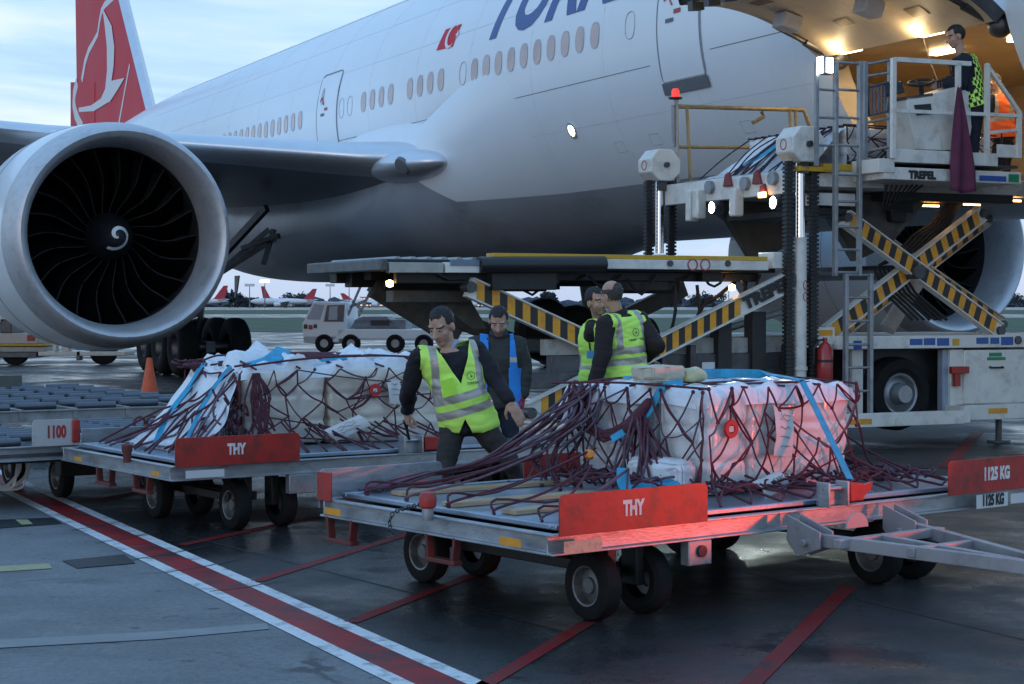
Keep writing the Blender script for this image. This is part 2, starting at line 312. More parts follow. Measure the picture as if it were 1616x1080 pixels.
# ------------------------------------------------------------------ the airliner (local x forward, y port, z up)
YAW = radians(25.7); FR, ZC = 3.1, 5.95
wx, wy = (938.2-808)/F*29.37, 29.37
AC = Frame((wx+FR*cos(YAW), wy+FR*sin(YAW), 0), atan2(-cos(YAW), sin(YAW)))
plane = thing('airliner', 'white widebody passenger jet with grey belly and red tail, its forward cargo door raised', 'airplane', AC)
def oncyl(px, py, R=FR):                       # sight line to (x, phi) on the barrel; phi 0 = starboard side, up positive
    o = AC.i @ V((0, 0, CAMZ)); d = AC.i.to_3x3() @ ray(px, py)
    a = d.y**2+d.z**2; b = o.y*d.y+(o.z-ZC)*d.z; c = o.y**2+(o.z-ZC)**2-R*R; t = (-b-sqrt(max(0, b*b-a*c)))/a
    p = o+d*t; return p.x, atan2(p.z-ZC, -p.y)
def cy(x, ph, off=0.0): return V((x, -(FR+off)*cos(ph), ZC+(FR+off)*sin(ph)))
NS = 128; dA = 2*pi/NS; DJ0, DJ1 = -22, -6; DX0, DX1 = 6.2, 9.75
def station(x):                                # radius and centre height of the body
    if x > 11:
        t = min(1, (x-11)/9.2); return max(.05, FR*sqrt(max(0, 1-t**2.1))), ZC-.75*t*t
    if x < -32:
        t = min(1, (-32-x)/21.5); r = FR*(1-t**1.45*.93); return r, ZC+(FR-r)*.72
    return FR, ZC
xs = [20.2, 20, 19.4, 18.4, 17, 15.5, 13.5, 11.2, DX1, DX0, 4, 0, -5, -10, -16, -22, -28, -32]+[-32-21.5*(i/14) for i in range(1, 15)]
mb = MB(); rows = []
for x in xs:
    r, zc = station(x); rows.append([V((x, -r*cos(j*dA), zc+r*sin(j*dA))) for j in range(NS)])
mb.v = [p for r in rows for p in r]
for i in range(len(xs)-1):
    for j in range(NS):
        jj = j if j < NS//2 else j-NS
        if xs[i] == DX1 and DJ0 <= jj < DJ1: continue
        low = jj < -17 and jj > -47
        mb.f.append((i*NS+j, (i+1)*NS+j, (i+1)*NS+(j+1) % NS, i*NS+(j+1) % NS)); mb.k.append(1 if low else 0)
mb.add([rows[-1][j] for j in range(NS)], [tuple(range(NS))], 0)
def belly_line(o, z=3.69, zw=4.75):
    bm = bmesh.new(); bm.from_mesh(o.data); fs = [f for f in bm.faces if abs(f.calc_center_median().z-z) < 1.2]
    ge = set(fs); 
    for f in fs: ge.update(f.edges); ge.update(f.verts)
    bmesh.ops.bisect_plane(bm, geom=list(ge), plane_co=(0, 0, z), plane_no=(0, 0, 1), dist=1e-4)
    pc, pn = V((-6.2, 0, z)), V((1.06, 0, 2.2)).normalized()      # shade under the wing put into the grey, carried up behind its leading edge
    for co, no in ((pc, pn), (V((0, 0, zw)), V((0, 0, 1)))):
        fs = [f for f in bm.faces if -28 < f.calc_center_median().x < 0 and z-1 < f.calc_center_median().z < zw+1]; ge = set(fs)
        for f in fs: ge.update(f.edges); ge.update(f.verts)
        bmesh.ops.bisect_plane(bm, geom=list(ge), plane_co=co, plane_no=no, dist=1e-4)
    for f in bm.faces: c = f.calc_center_median(); f.material_index = 1 if c.z < z or (c.z < zw and c.x > -26 and (c-pc).dot(pn) < 0) else 0
    bm.to_mesh(o.data); bm.free(); shade(o.data, 60)
belly_line(mb.build('fuselage', [PAINT, BELLY], plane, angle=60))
# wing-body fairing
def fair(u, v):
    t = u; x = -2.0-28*t; s = min(1, t/.34, (1-t)/.34); s = s*s*(3-2*s); a = pi*(v*1.3-.15)
    hw = 3.58; top, bot = 5.0, 2.28
    zc = (top+bot)/2; ca, sa = cos(a), sin(a)
    p = V((x, -hw*math.copysign(abs(ca)**.8, ca), zc-(top-bot)/2*math.copysign(abs(sa)**.8, sa))); b = -a*.84-radians(12); q = V((x, -(FR-.03)*cos(b), ZC+(FR-.03)*sin(b)))
    return q*(1-s)+p*s
mb = MB().grid(fair, 44, 40); belly_line(mb.build('belly_fairing', [PAINT, BELLY], plane, angle=70))
# wings
def foil(t):                                   # closed aerofoil, t 0..1 from trailing edge over the top to the nose and back under
    a = 2*pi*t; c = .5+.5*cos(a); up = a < pi; th = .6*(.2969*sqrt(c)-.126*c-.3516*c*c+.2843*c**3-.1036*c**4)
    return c, th*(1.05 if up else -.85)
def wing(sgn):
    secs = [(-2.2, -5.6, 15.6, 4.55, .135, 2.5), (-3.15, -6.6, 14.4, 4.58, .13, 2.5), (-4.2, -8.0, 12.9, 4.68, .125, 2), (-9.6, -11.6, 10.0, 5.22, .115, 1.5), (-20, -18.6, 5.9, 6.6, .1, 0), (-31.5, -27.4, 2.0, 8.5, .1, -1)]
    def fn(u, v):
        q = u*(len(secs)-1); i = min(int(q), len(secs)-2); f = q-i; y, xl, ch, z, th, inc = [a+(b-a)*f for a, b in zip(secs[i], secs[i+1])]
        c, h = foil(v); X = xl-c*ch; return V((X, y*sgn, z+h*th/.12*ch*.62*(1.0)-tan(radians(inc))*(c-.0)*ch*.5))
    return MB().grid(fn, 30, 56, kf=lambda i, j: 1 if 22 <= j <= 32 and i >= 7 else (2 if j > 27 else 0))
wing(1).build('wing', [PAINT, ALU, WINGG], plane, angle=50); wing(-1).build('wing', [PAINT, ALU, WINGG], plane, angle=50)
# root glove with its landing light
GC, GR = V((-7.5, -3.25, 4.46)), V((1.6, .72, .33))
mb = MB().ball(GC, GR, nu=36, nv=24); mb.build('wing_root_glove', ALU, plane); MB().ball((-9.6, -2.35, 4.72), (5.4, 1.02, 1.02), nu=48, nv=26).build('wing_root_fillet', PAINT, plane)
def onell(px, py, c, r):
    o = AC.i @ V((0, 0, CAMZ))-c; d = AC.i.to_3x3() @ ray(px, py); o = V([o[i]/r[i] for i in range(3)]); d = V([d[i]/r[i] for i in range(3)])
    b_ = o.dot(d); q = b_*b_-d.dot(d)*(o.dot(o)-1); t = (-b_-sqrt(max(0, q)))/d.dot(d); return c+V([(o[i]+d[i]*t)*r[i] for i in range(3)])
q = onell(633, 263, GC, GR); mb = MB(); dd = V([(q-GC)[i]/GR[i]**2 for i in range(3)]).normalized()
mb.lathe([(.001, .012), (.15, .012), (.17, .004), (.19, -.06)], q, dd, 20); ll = mb.build('landing_light', SEAM, plane)
# windows
NSL = [0, 1, 2, 3, 4, 5, 6, 7, 8, 9, 12, 13, 14, 15, 17, 18, 19, 20]+[28+i for i in range(24)]
phw = .05
def oval(cx, cp, a, b, n=24, off=.0, pw=2.5): return [cy(cx+math.copysign(abs(cos(t))**(2/pw), cos(t))*a, cp+math.copysign(abs(sin(t))**(2/pw), sin(t))*b/FR, off) for t in [2*pi*i/n for i in range(n)]]
for i in NSL:
    x = -.533*i
    mb = MB(); o1_, o2_ = oval(x, phw, .152, .222, off=.010), oval(x, phw, .122, .19, off=.004); n = len(o1_)
    mb.add(o1_+o2_, [(k, (k+1) % n, n+(k+1) % n, n+k) for k in range(n)]); f = mb.build('window_frame', SEAM if False else mat('window surround', (.46, .48, .52), .4, var=.05) if 'window surround' not in MATS else MATS['window surround'], plane)
    MB().add(oval(x, phw, .127, .192, off=.005), [tuple(range(24))]).build('pane', PANE, f, smooth=False)
for i in (10, -2.2, -4.6, 21.6, 22.6):         # plugged windows: only their rim shows
    MB().tube(oval(-.533*i, phw, .15, .22, off=.002), .009, 5, closed=True).build('plugged_window', MATS['window surround'], plane)
# passenger doors
def door(x0, x1, p0, p1, name='cabin_door', sill=False):
    def rr(off, ins, n=6):
        r = .16; P = []
        for cxx, cpp, a0 in ((x1-r, p1-r/FR, 0), (x0+r, p1-r/FR, pi/2), (x0+r, p0+r/FR, pi), (x1-r, p0+r/FR, 1.5*pi)):
            for k in range(n+1): a = a0+pi/2*k/n; P.append((cxx+(r-ins)*cos(a), cpp+(r-ins)*sin(a)/FR))
        # subdivide the long sides so that the panel follows the barrel
        Q = []
        for k in range(len(P)):
            a, b = P[k], P[(k+1) % len(P)]; m = max(1, int(abs(b[1]-a[1])*FR/.12)); Q += [(a[0]+(b[0]-a[0])*t/m, a[1]+(b[1]-a[1])*t/m) for t in range(m)]
        return Q, off
    Q, _ = rr(0, 0); mb = MB().tube([cy(a, b, .006) for a, b in Q], .014, 6, closed=True)
    d = mb.build(name, mat('door gap', (.26, .28, .32), .6) if 'door gap' not in MATS else MATS['door gap'], plane)
    def fn(u, v): return cy(x0+.03+(x1-x0-.06)*u, p0+.02+(p1-p0-.04)*v, .016)
    MB().grid(fn, 1, 20).build('door_panel', PAINT, d)
    h = MB(); xm, pm = x0+(x1-x0)*.30, p0+(p1-p0)*.50
    h.grid(lambda u, v: cy(xm-.10+.24*u, pm-.012+.02*v, .024), 1, 1); h.build('door_handle', SEAM, d); h = MB(); h.tube([cy(xm-.16+.05*i, pm+.1+.03*sin(i*.9), .03) for i in range(6)], .012, 5); h.build('door_marking', REDR, d)
    wn = MB(); xw = x0+(x1-x0)*.24; wn.add(oval(xw, pm+(.28 if sill else .14), .07, .2, off=.026), [tuple(range(24))]); wn.build('door_window', MATS['window surround'], d)
    MB().grid(lambda u, v: cy(xm+.14+.2*u, pm+.025+.022*v, .025), 1, 1).build('door_placard', REDR, d)
    if sill: MB().grid(lambda u, v: cy(x0-.02+(x1-x0+.06)*u, p0-.045+.06*v, .03), 6, 2).build('door_sill', SEAM, d)
xl, pb = oncyl(1049, 137); xr, pb2 = oncyl(1117, 122)
door(xl, xr, (pb+pb2)/2, (pb+pb2)/2+1.95/FR, sill=True)
xl3, _ = oncyl(503, 229); xr3, pb3 = oncyl(530, 229); _, pt3 = oncyl(549, 108); door(xl3, xr3+.25, pt3-1.95/FR, pt3)
door(-38.0, -37.0, .0, .55)
# seams and lettering on the barrel
def cline(pts, r=.009): return [cy(a, b, .001) for a, b in pts]
sm = MB()
for p in (.0-.18, 1.02):
    sm.tube([cy(x, p, .001) for x in (-31, -20, -10, xl3-.4, xr3+.6, -4, 0, xl-.3)] if p < .5 else [cy(x, p, .001) for x in (-31, -20, -10, 0, 6)], .006, 4)
a, b = oncyl(1290, 75); sm.tube([cy(x, -.17, .001) for x in (xr+.2, 5.9)], .006, 4)
sm.build('skin_seams', SEAM, plane); fs_ = MB()
for x in [-29+2.66*i for i in range(15)]: fs_.tube([cy(x, -.70+2.0*t/30, .0002) for t in range(31)], .0035, 4)
for p in (-.42, .32, .62): fs_.tube([cy(x, p, .0003) for x in (-31, -20, -10, 0, 5.9 if p < .4 else 11)], .0035, 4)
fs_.build('skin_laps', SEAML, plane)
def px_poly(name, pts, m, off, parent=plane, sub=True):
    P = [oncyl(*p) for p in pts]; o = MB().add([cy(a, b, off) for a, b in P], [tuple(range(len(P)))]).build(name, m, parent, smooth=False); return o
z2 = lambda x, y: (440+x*.3983, y*.3983)
fq = [oncyl(*z2(*p)) for p in ((625, 202), (690, 186), (727, 95), (663, 118))]; fl = MB().grid(lambda u, v: cy(*[(fq[0][i]*(1-u)+fq[1][i]*u)*(1-v)+(fq[3][i]*(1-u)+fq[2][i]*u)*v for i in (0, 1)], .008), 4, 12).build('flag_marking', REDT, plane)
ax_, ap_ = oncyl(*z2(686, 144)); c1 = [(ax_+.26*cos(t), ap_+.26*sin(t)/FR) for t in [radians(50+260*i/20) for i in range(21)]]; c2 = [(ax_+.06+.21*cos(t), ap_+.21*sin(t)/FR) for t in [radians(310-260*i/20) for i in range(21)]]
n = len(c1); mb = MB(); P = c1+c2[::-1]
mb.add([cy(a, b, .016) for a, b in P], [(i, i+1, n+i+1, n+i) for i in range(n-1)])
st = [(ax_+.30+(.10 if i % 2 == 0 else .04)*cos(i*pi/5+pi), ap_+(.10 if i % 2 == 0 else .04)*sin(i*pi/5+pi)/FR) for i in range(10)]
mb.add([cy(a, b, .016) for a, b in st]+[cy(ax_+.3, ap_, .016)], [(i, (i+1) % 10, 10) for i in range(10)]); mb.build('crescent_and_star', WHT, fl, smooth=False)
xa, pa = oncyl(775, 52)
TX = xa+5.15
def wr(p): q = 1.0+p.y/FR; return cy(xa+p.x-.45, pa+(p.y+.52)/FR, .008)
text('airline_lettering', 'TURKISH AIRLINES', 2.05, BLUT, plane, None, sx=.98, bold=.05, shear=.32, ext=0, warp=lambda p: wr(V((p.x, p.y, 0))), cuts=.12, align='LEFT')
for p in ((1360, 208), (980, 232), (1035, 220)):
    a, b = oncyl(*p) if p[0] < 1200 else oncyl(1180, 200); sq = MB(); sq.tube([cy(a+dx, b+dy/FR, .001) for dx, dy in ((-.14, -.1), (.14, -.1), (.14, .1), (-.14, .1))], .006, 4, closed=True); sq.build('access_panel', MATS['window surround'], plane)
a, b = oncyl(903, 206); q = cy(a, b); nn = V((0, -cos(b), sin(b)))
il = MB().lathe([(.13, 0), (.15, .012), (.15, .03), (.11, .035)], q-nn*.012, nn, 20).build('inspection_light', ALU, plane)
MB().lathe([(.001, .02), (.085, .02)], q-nn*.0, nn, 20).build('lens', INSP, il)
lv = px_poly('outflow_vent', [z2(665, 978), z2(775, 935), z2(850, 985), z2(738, 1020)], BLK, .012)
# ---- tail fin with its emblem
def fp(px, py): p = AC.pl(px, py, 1, -.22); return p.x, p.z
def up(a, b, z): return (a[0]+(b[0]-a[0])*(z-a[1])/(b[1]-a[1]), z)
le0, le1 = fp(233, 186), fp(187, 0); te1, te2 = fp(119, 0), fp(121, 130)
fo = [up(le0, le1, 8.2), up(le0, le1, 19.2), (up(le0, le1, 19.2)[0]-3.4, 19.2), te1, te2, up(te1, te2, 8.2)]
xt = fo[1][0]-3.4
fo[2] = (xt, 19.2)
fin = MB(); ins = lambda i: .22
n = len(fo); A = [V((x, -.22, z)) for x, z in fo]; B_ = [V((x, .22, z)) for x, z in fo]
fin.add(A+B_, [tuple(range(n)), tuple(range(2*n-1, n-1, -1))]+[(i, n+i, n+(i+1) % n, (i+1) % n) for i in range(n)], 0)
l0, l1 = V((fo[0][0], 0, fo[0][1])), V((fo[1][0], 0, fo[1][1])); o_ = V((.34, 0, 0))
fin.add([A[0], A[1], l1+o_, l0+o_, B_[0], B_[1]], [(0, 1, 2, 3), (5, 4, 3, 2)], 1)
fn_ = fin.build('tail_fin', [REDT, ALU], plane, smooth=False)
rp = [fp(121, 130), fp(112, 130), fp(112, 207), fp(150, 207), fp(150, 130)]
ru = MB().prism([(x, -.12, z) for x, z in rp], (0, -.12, 0)); ru.build('rudder', REDT, fn_, smooth=False)
z1 = lambda x, y: (x*.37037, y*.37037)
def finp(px, py, off=.004): p = AC.pl(px, py, 1, -.22-off); return V((p.x, -.22-off, p.z))
def stroke(mb, pts, wds, off=.01):
    P = [finp(*z1(*p), off) for p in pts]; n = len(P); vs = []
    for i in range(n):
        d = (P[min(n-1, i+1)]-P[max(0, i-1)]); s = V((d.z, 0, -d.x)).normalized()*wds[i]/2; vs += [P[i]-s, P[i]+s]
    mb.add(vs, [(2*i, 2*i+1, 2*i+3, 2*i+2) for i in range(n-1)])
em = MB()
stroke(em, [(490, -14), (470, 2), (446, 22), (432, 50), (424, 90), (416, 145), (398, 180), (378, 215), (362, 265), (348, 345)], [.2, .24, .3, .3, .26, .25, .26, .3, .34, .36])
stroke(em, [(328, 350), (316, 400), (314, 445), (322, 485), (336, 520), (350, 545)], [.55, .6, .6, .58, .52, .5], .022)
stroke(em, [(552, 275), (528, 405), (505, 535)], [.16, .16, .18])
bird = [(437, 42), (462, 80), (480, 130), (487, 190), (486, 260), (476, 342), (530, 333), (500, 385), (462, 445), (400, 474), (336, 478), (335, 460), (388, 450), (430, 420), (448, 380), (456, 300), (455, 200), (446, 110)]
bs = [(437, 42), (446, 110), (455, 200), (456, 300), (448, 380), (430, 420), (388, 450), (335, 460)]; bo = [(440, 42), (475, 110), (487, 200), (484, 280), (474, 352), (468, 432), (400, 474), (336, 478)]
P = [finp(*z1(*p), .026) for p in bs]+[finp(*z1(*p), .026) for p in bo]; em.add(P, [(i, i+1, 9+i, 8+i) for i in range(7)])
P = [finp(*z1(*p), .028) for p in ((474, 345), (530, 333), (500, 385), (464, 440), (460, 400))]; em.add(P, [(0, 1, 2, 3, 4)]); em.build('bird_emblem', WHT, fn_, smooth=False)
# tailplanes
for s in (-1, 1):
    mb = MB(); P = [(-43.5, 1.0, 7.4), (-50.5, 1.0, 7.5), (-54.2, 10.6, 8.6), (-51.6, 10.6, 8.6)]
    mb.prism([(x, y*s, z-.15) for x, y, z in P], (0, 0, .3)); mb.build('tailplane', WINGG, plane, bevel=.1)
# ---- engines
def elathe(prof, o, ax, n, k=1.): return MB().lathe([(r*k, t*k) for r, t in prof], o, ax, n)
def engine(sgn):
    E0 = V((-5.9, 9.47*sgn, 2.93)); fx = V((1, 0, 0)); o = E0; ES = 1.045
    mb = elathe([(1.985, -.72), (2.03, -1.3), (2.06, -2.2), (2.04, -3.4), (1.95, -4.6), (1.78, -5.8), (1.5, -6.9), (1.3, -7.0), (1.3, -5)], o, fx, 72, ES); na = mb.build('engine_nacelle', PAINT, plane)
    sr_ = MB(); sr_.tube([o+V((-2.25*ES, 2.062*ES*cos(t), 2.062*ES*sin(t))) for t in [2*pi*i/72 for i in range(72)]], .006, 4, closed=True); sr_.build('cowl_seam', SEAM, na)
    prof = [(1.986, -.72), (1.96, -.48), (1.915, -.26), (1.865, -.10), (1.815, -.02), (1.775, .0), (1.725, -.03), (1.67, -.12), (1.62, -.28), (1.585, -.5), (1.57, -.8), (1.575, -1.05)]
    elathe(prof, o, fx, 72, ES).build('inlet_lip', LIP, na)
    elathe([(1.575, -1.05), (1.58, -1.2), (1.59, -1.35), (1.66, -2.3), (.2, -2.35)], o, fx, 72, ES).build('inlet_duct', mat('inlet acoustic liner', (.03, .03, .032), .45, var=.2) if 'inlet acoustic liner' not in MATS else MATS['inlet acoustic liner'], na)
    bl = MB()
    def edge(t):                               # swept, S-shaped leading edge
        r = .42+1.16*t; a = .16*sin(2.6*t*1.5)+.22*t*t; x = -1.28-.12*sin(pi*t)+.05*t; return r, a, x
    for k in (0, 1):
        pass
    nb = 22
    def bfn(u, v):
        r, a, x = edge(u); tw = (.42-.95*u); ch = .42+.12*u
        return V((x-ch*v*cos(tw*.6+.35), r*sin(a+ch*v*(.55+.2*u)/max(r, .6)), r*cos(a+ch*v*(.55+.2*u)/max(r, .6))))
    bl.grid(bfn, 14, 6, k=0)
    bl.tube([bfn(i/14, 0) for i in range(15)], [.007+.011*i/14 for i in range(15)], 5, k=1)
    b0 = bl.build('fan_blade', [BLADE, BLADEE], na); b0.location = o; b0.scale = (ES,)*3
    for i in range(1, nb):
        c = b0.copy(); col.objects.link(c); c.parent = na; c.rotation_euler = (2*pi*i/nb, 0, 0)
    sp = elathe([(.002, -.52), (.06, -.55), (.16, -.66), (.30, -.92), (.42, -1.25), (.44, -1.5)], o, fx, 40, ES); s = sp.build('spinner', BLK, na)
    sw = MB(); vs = []
    def sr(x, r): return x
    for i in range(41):
        t = i/40; a = radians(100)-t*radians(560) if False else radians(190+385*t); rr = .035+.215*t; wd = .038+.022*sin(pi*t)
        for q in (-1, 1):
            r = max(.012, rr+q*wd*.55); xs_ = [(.002, -.52), (.06, -.55), (.16, -.66), (.30, -.92), (.42, -1.25)]
            for (r0, x0), (r1, x1) in zip(xs_, xs_[1:]):
                if r0 <= r <= r1: X = x0+(x1-x0)*(r-r0)/(r1-r0)
            vs.append(o+ES*V((X+.012, r*sin(a), r*cos(a))))
    sw.add(vs, [(2*i, 2*i+1, 2*i+3, 2*i+2) for i in range(40)]); sw.build('spinner_swirl', WHT, s, smooth=False)
    py = MB(); py.prism([(o.x-2.2, o.y-.22, 4.85), (o.x-2.6, o.y-.22, 4.95), (o.x-8.5, o.y-.22, 5.6), (o.x-9.5, o.y-.22, 4.7), (o.x-5.5, o.y-.22, 4.3)], (0, .44, 0)); py.build('engine_pylon', PAINT, na, bevel=.05)
    return na
engine(-1); engine(1)
# ---- main gear
def bogie(y, X=-15.9):
    g = MB(); g.cyl((X, y, .72), (X-.2, y*.92, 4.2), .2, .24); g.beam((X+1.6, y, .68), (X-1.6, y, .68), .22, .26)
    g.beam((X-.1, y, 2.0), (X+.4, y*.55, 3.6), .12, .16); g.beam((X-.1, y*.97, 2.2), (X+2.4, y*.8, 3.9), .13, .16); g.tube([(X+.1, y, .9), (X+.55, y, 1.5), (X+.15, y, 2.2)], .03)
    for dx in (1.47, 0, -1.47): g.cyl((X+dx, y-.55, .68), (X+dx, y+.55, .68), .1)
    gr = g.build('main_landing_gear', STEEL, plane)
    for dx in (1.47, 0, -1.47):
        for s in (-1, 1):
            c = V((X+dx, y+.62*s, .68)); wv = V((0, s, 0))
            t = MB().lathe([(.30, .20), (.42, .235), (.56, .235), (.645, .18), (.68, .08), (.68, -.08), (.645, -.18), (.56, -.235), (.42, -.235), (.30, -.2)], c, wv, 36, k=0)
            t.lathe([(.001, .06), (.12, .10), (.20, .09), (.27, .14), (.31, .20)], c, wv, 28, k=1); t.build('wheel', [RUB, STEEL], gr)
bogie(-5.5); bogie(5.5)
# nose gear bay struts and open gear door next to the starboard leg
gd = MB(); q = lambda px, py, y: AC.pl(px, py, 1, y)
gd.beam(q(352, 425, -5.2), q(425, 362, -4.2), .16, .12); gd.beam(q(383, 392, -5.0), q(440, 372, -4.4), .14, .10); gd.beam(q(416, 418, -4.6), q(432, 362, -4.4), .12, .10)
gd.build('side_brace', STEEL, plane)
MB().prism([q(300, 505, -5.9), q(312, 500, -5.9), q(306, 540, -5.9), q(300, 545, -5.9)], (0, .06, 0)).build('torque_link', CHROME, plane)
an = MB(); a0 = AC.pl(378, 440, 1, 0); an.prism([(a0.x, -.02, a0.z+.1), (a0.x-.5, -.02, a0.z+.1), (a0.x-.5, -.02, a0.z-.6), (a0.x-.35, -.02, a0.z-.6)], (0, .04, 0)); an.build('blade_antenna', STEEL, plane)
# ---- forward cargo door, opened upward, and the hold behind it
LINER = mat('cargo hold liner', (.62, .52, .38), .55, var=.08, scale=2, dirt=(.3, .22, .14), dscale=4, damt=.4)
LINR2 = mat('cargo hold ceiling panel', (.50, .38, .24), .5, var=.12, scale=3)
P0, P1 = DJ0*dA, DJ1*dA
hb = MB(); zt, zb = cy(0, P1).z, cy(0, P0).z
sh = MB(); nj = DJ1-DJ0
for k, x in ((0, DX0), (1, DX1)):               # jambs
    sh.add([cy(x, P0+(P1-P0)*i/nj, -.001) for i in range(nj+1)]+[V((x, -FR*cos(P0+(P1-P0)*i/nj)+.35, ZC+FR*sin(P0+(P1-P0)*i/nj))) for i in range(nj+1)], [(i, i+1, nj+2+i, nj+1+i) for i in range(nj)])
sh.add([cy(DX0, P1, -.001), cy(DX1, P1, -.001), V((DX1, -FR*cos(P1)+.35, zt)), V((DX0, -FR*cos(P1)+.35, zt))], [(0, 1, 2, 3)])
sh.add([cy(DX0, P0, -.001), cy(DX1, P0, -.001), V((DX1, -FR*cos(P0)+.35, zb)), V((DX0, -FR*cos(P0)+.35, zb))], [(0, 1, 2, 3)])
X0, X1 = DX0-2.6, DX1+1.2
arc = [(-(FR-.03)*cos(P0+(P1-P0)*i/nj), ZC+(FR-.03)*sin(P0+(P1-P0)*i/nj)) for i in range(nj+1)]
loop = [(2.1, zb-.02), (2.1, zt+.02)]
for xa_, xb_, cap_ in ((X0, DX0, X0), (DX1, X1, X1)):
    sh.add([(xa_, y, z) for y, z in arc]+[(xb_, y, z) for y, z in arc], [(i, i+1, nj+2+i, nj+1+i) for i in range(nj)])
    sh.add([(cap_, y, z) for y, z in arc+loop[::-1]], [tuple(range(nj+3))])
for pts, k in (([(X0, arc[0][0], zb-.02), (X1, arc[0][0], zb-.02), (X1, 2.1, zb-.02), (X0, 2.1, zb-.02)], 0), ([(X0, arc[-1][0], zt+.02), (X1, arc[-1][0], zt+.02), (X1, 2.1, zt+.02), (X0, 2.1, zt+.02)], 1),
               ([(X0, 2.1, zb-.02), (X1, 2.1, zb-.02), (X1, 2.1, zt+.02), (X0, 2.1, zt+.02)], 0)):
    sh.add(pts, [(0, 1, 2, 3)], k)
hold = sh.build('cargo_hold', [LINER, LINR2], plane, smooth=False)
for x, y in ((7.0, -1.6), (8.4, -1.5), (7.6, .2)):
    MB().bx(x-.22, x+.22, y-.07, y+.07, zt-.05, zt+.01).build('hold_lamp', WARM, hold, bevel=.01)
    ld = bpy.data.lights.new('hold_lamp_glow', 'AREA'); lo = bpy.data.objects.new('hold_lamp_glow', ld); col.objects.link(lo); ld.shape = 'RECTANGLE'; ld.size = .45; ld.size_y = .15; ld.energy = 15; ld.color = (1, .70, .36); lo.parent = hold; lo.location = (x, y, zt-.08)
# door: the cut-out swung about its top edge
hinge = cy(0, P1); OPEN = radians(144)
def dpt(x, ph, off=0):
    p = cy(x, ph, off)-V((0, hinge.y, hinge.z)); a = OPEN; c, s = cos(a), sin(a)       # swing outboard and up
    return V((x, hinge.y+p.y*c+p.z*s, hinge.z-p.y*s+p.z*c))
nd = 16
db = MB().grid(lambda u, v: dpt(DX0+(DX1-DX0)*u, P0+(P1-P0)*v, .0), 4, nd); dr = db.build('cargo_door', PAINT, plane)
MB().grid(lambda u, v: dpt(DX0+.05+(DX1-DX0-.1)*u, P0+.02+(P1-P0-.03)*v, -.16), 4, nd).build('inner_skin', LINER, dr)
ed = MB()
for x in (DX0, DX1): ed.add([dpt(x, P0+(P1-P0)*i/nd, 0) for i in range(nd+1)]+[dpt(x+(.05 if x == DX0 else -.05), P0+(P1-P0)*i/nd, -.16) for i in range(nd+1)], [(i, i+1, nd+2+i, nd+1+i) for i in range(nd)])
ed.add([dpt(DX0, P0, 0), dpt(DX1, P0, 0), dpt(DX1, P0+.02, -.16), dpt(DX0, P0+.02, -.16)], [(0, 1, 2, 3)]); ed.build('door_edge', STEEL, dr, smooth=False)
for i in range(7): x = DX0+.25+i*.38; MB().beam(dpt(x, P0+.01, -.2), dpt(x, P0+.07, -.2), .12, .12).build('latch', STEEL, dr)
for fx, fp_, sx, sp_ in ((.2, .35, .34, .05), (.66, .45, .3, .06), (.72, .8, .3, .06), (.35, .75, .28, .05), (.5, .2, .4, .06)):
    x = DX0+(DX1-DX0)*fx; p = P0+(P1-P0)*fp_; b = [dpt(x+a*sx/2, p+b_*sp_/2, -.162) for a, b_ in ((-1, -1), (1, -1), (1, 1), (-1, 1))]; t_ = [dpt(x+a*sx/2, p+b_*sp_/2, -.168) for a, b_ in ((-1, -1), (1, -1), (1, 1), (-1, 1))]
    pk = MB(); pk.add(b+t_, [(4, 5, 6, 7), (0, 1, 5, 4), (1, 2, 6, 5), (2, 3, 7, 6), (3, 0, 4, 7)]); pk.build('access_recess', mat('amber recess', (.28, .16, .08), .5) if 'amber recess' not in MATS else MATS['amber recess'], dr, smooth=False)
PBR = mat('pale bracket', (.5, .5, .5), .45)
for fx, fp_ in ((.18, .5), (.62, .55)):
    x = DX0+(DX1-DX0)*fx; p = P0+(P1-P0)*fp_; MB().beam(dpt(x, p, -.28), dpt(x, p+.10, -.26), .26, .2).build('stiffener_block', PBR, dr, bevel=.02)
ac_ = MB(); gs = lambda x: [V((x, hinge.y+.1, hinge.z-.12)), dpt(x, P0+(P1-P0)*.62, -.22)]
for x in (DX0+.2, DX1-.2):
    a, b = gs(x); ac_ = MB(); ac_.cyl(a, a+(b-a)*.55, .06); ac_.cyl(a+(b-a)*.5, b, .035); ac_.ball(a, .15); ac_.build('door_actuator', STEEL, dr)
for fx in (.16, .62):                           # lamps along the hinge beam
    x = DX0+(DX1-DX0)*fx; a = V((x, hinge.y+.02, hinge.z-.06)); lm = MB().beam(a-V((.2, 0, 0)), a+V((.2, 0, 0)), .10, .05).build('hinge_lamp', WARM, dr, bevel=.01)
    ld = bpy.data.lights.new('hinge_lamp_glow', 'POINT'); lo = bpy.data.objects.new('hinge_lamp_glow', ld); col.objects.link(lo); ld.energy = 9; ld.color = (1, .74, .40); ld.shadow_soft_size = .07; lo.parent = dr; lo.location = a+V((0, -.28, -.05))
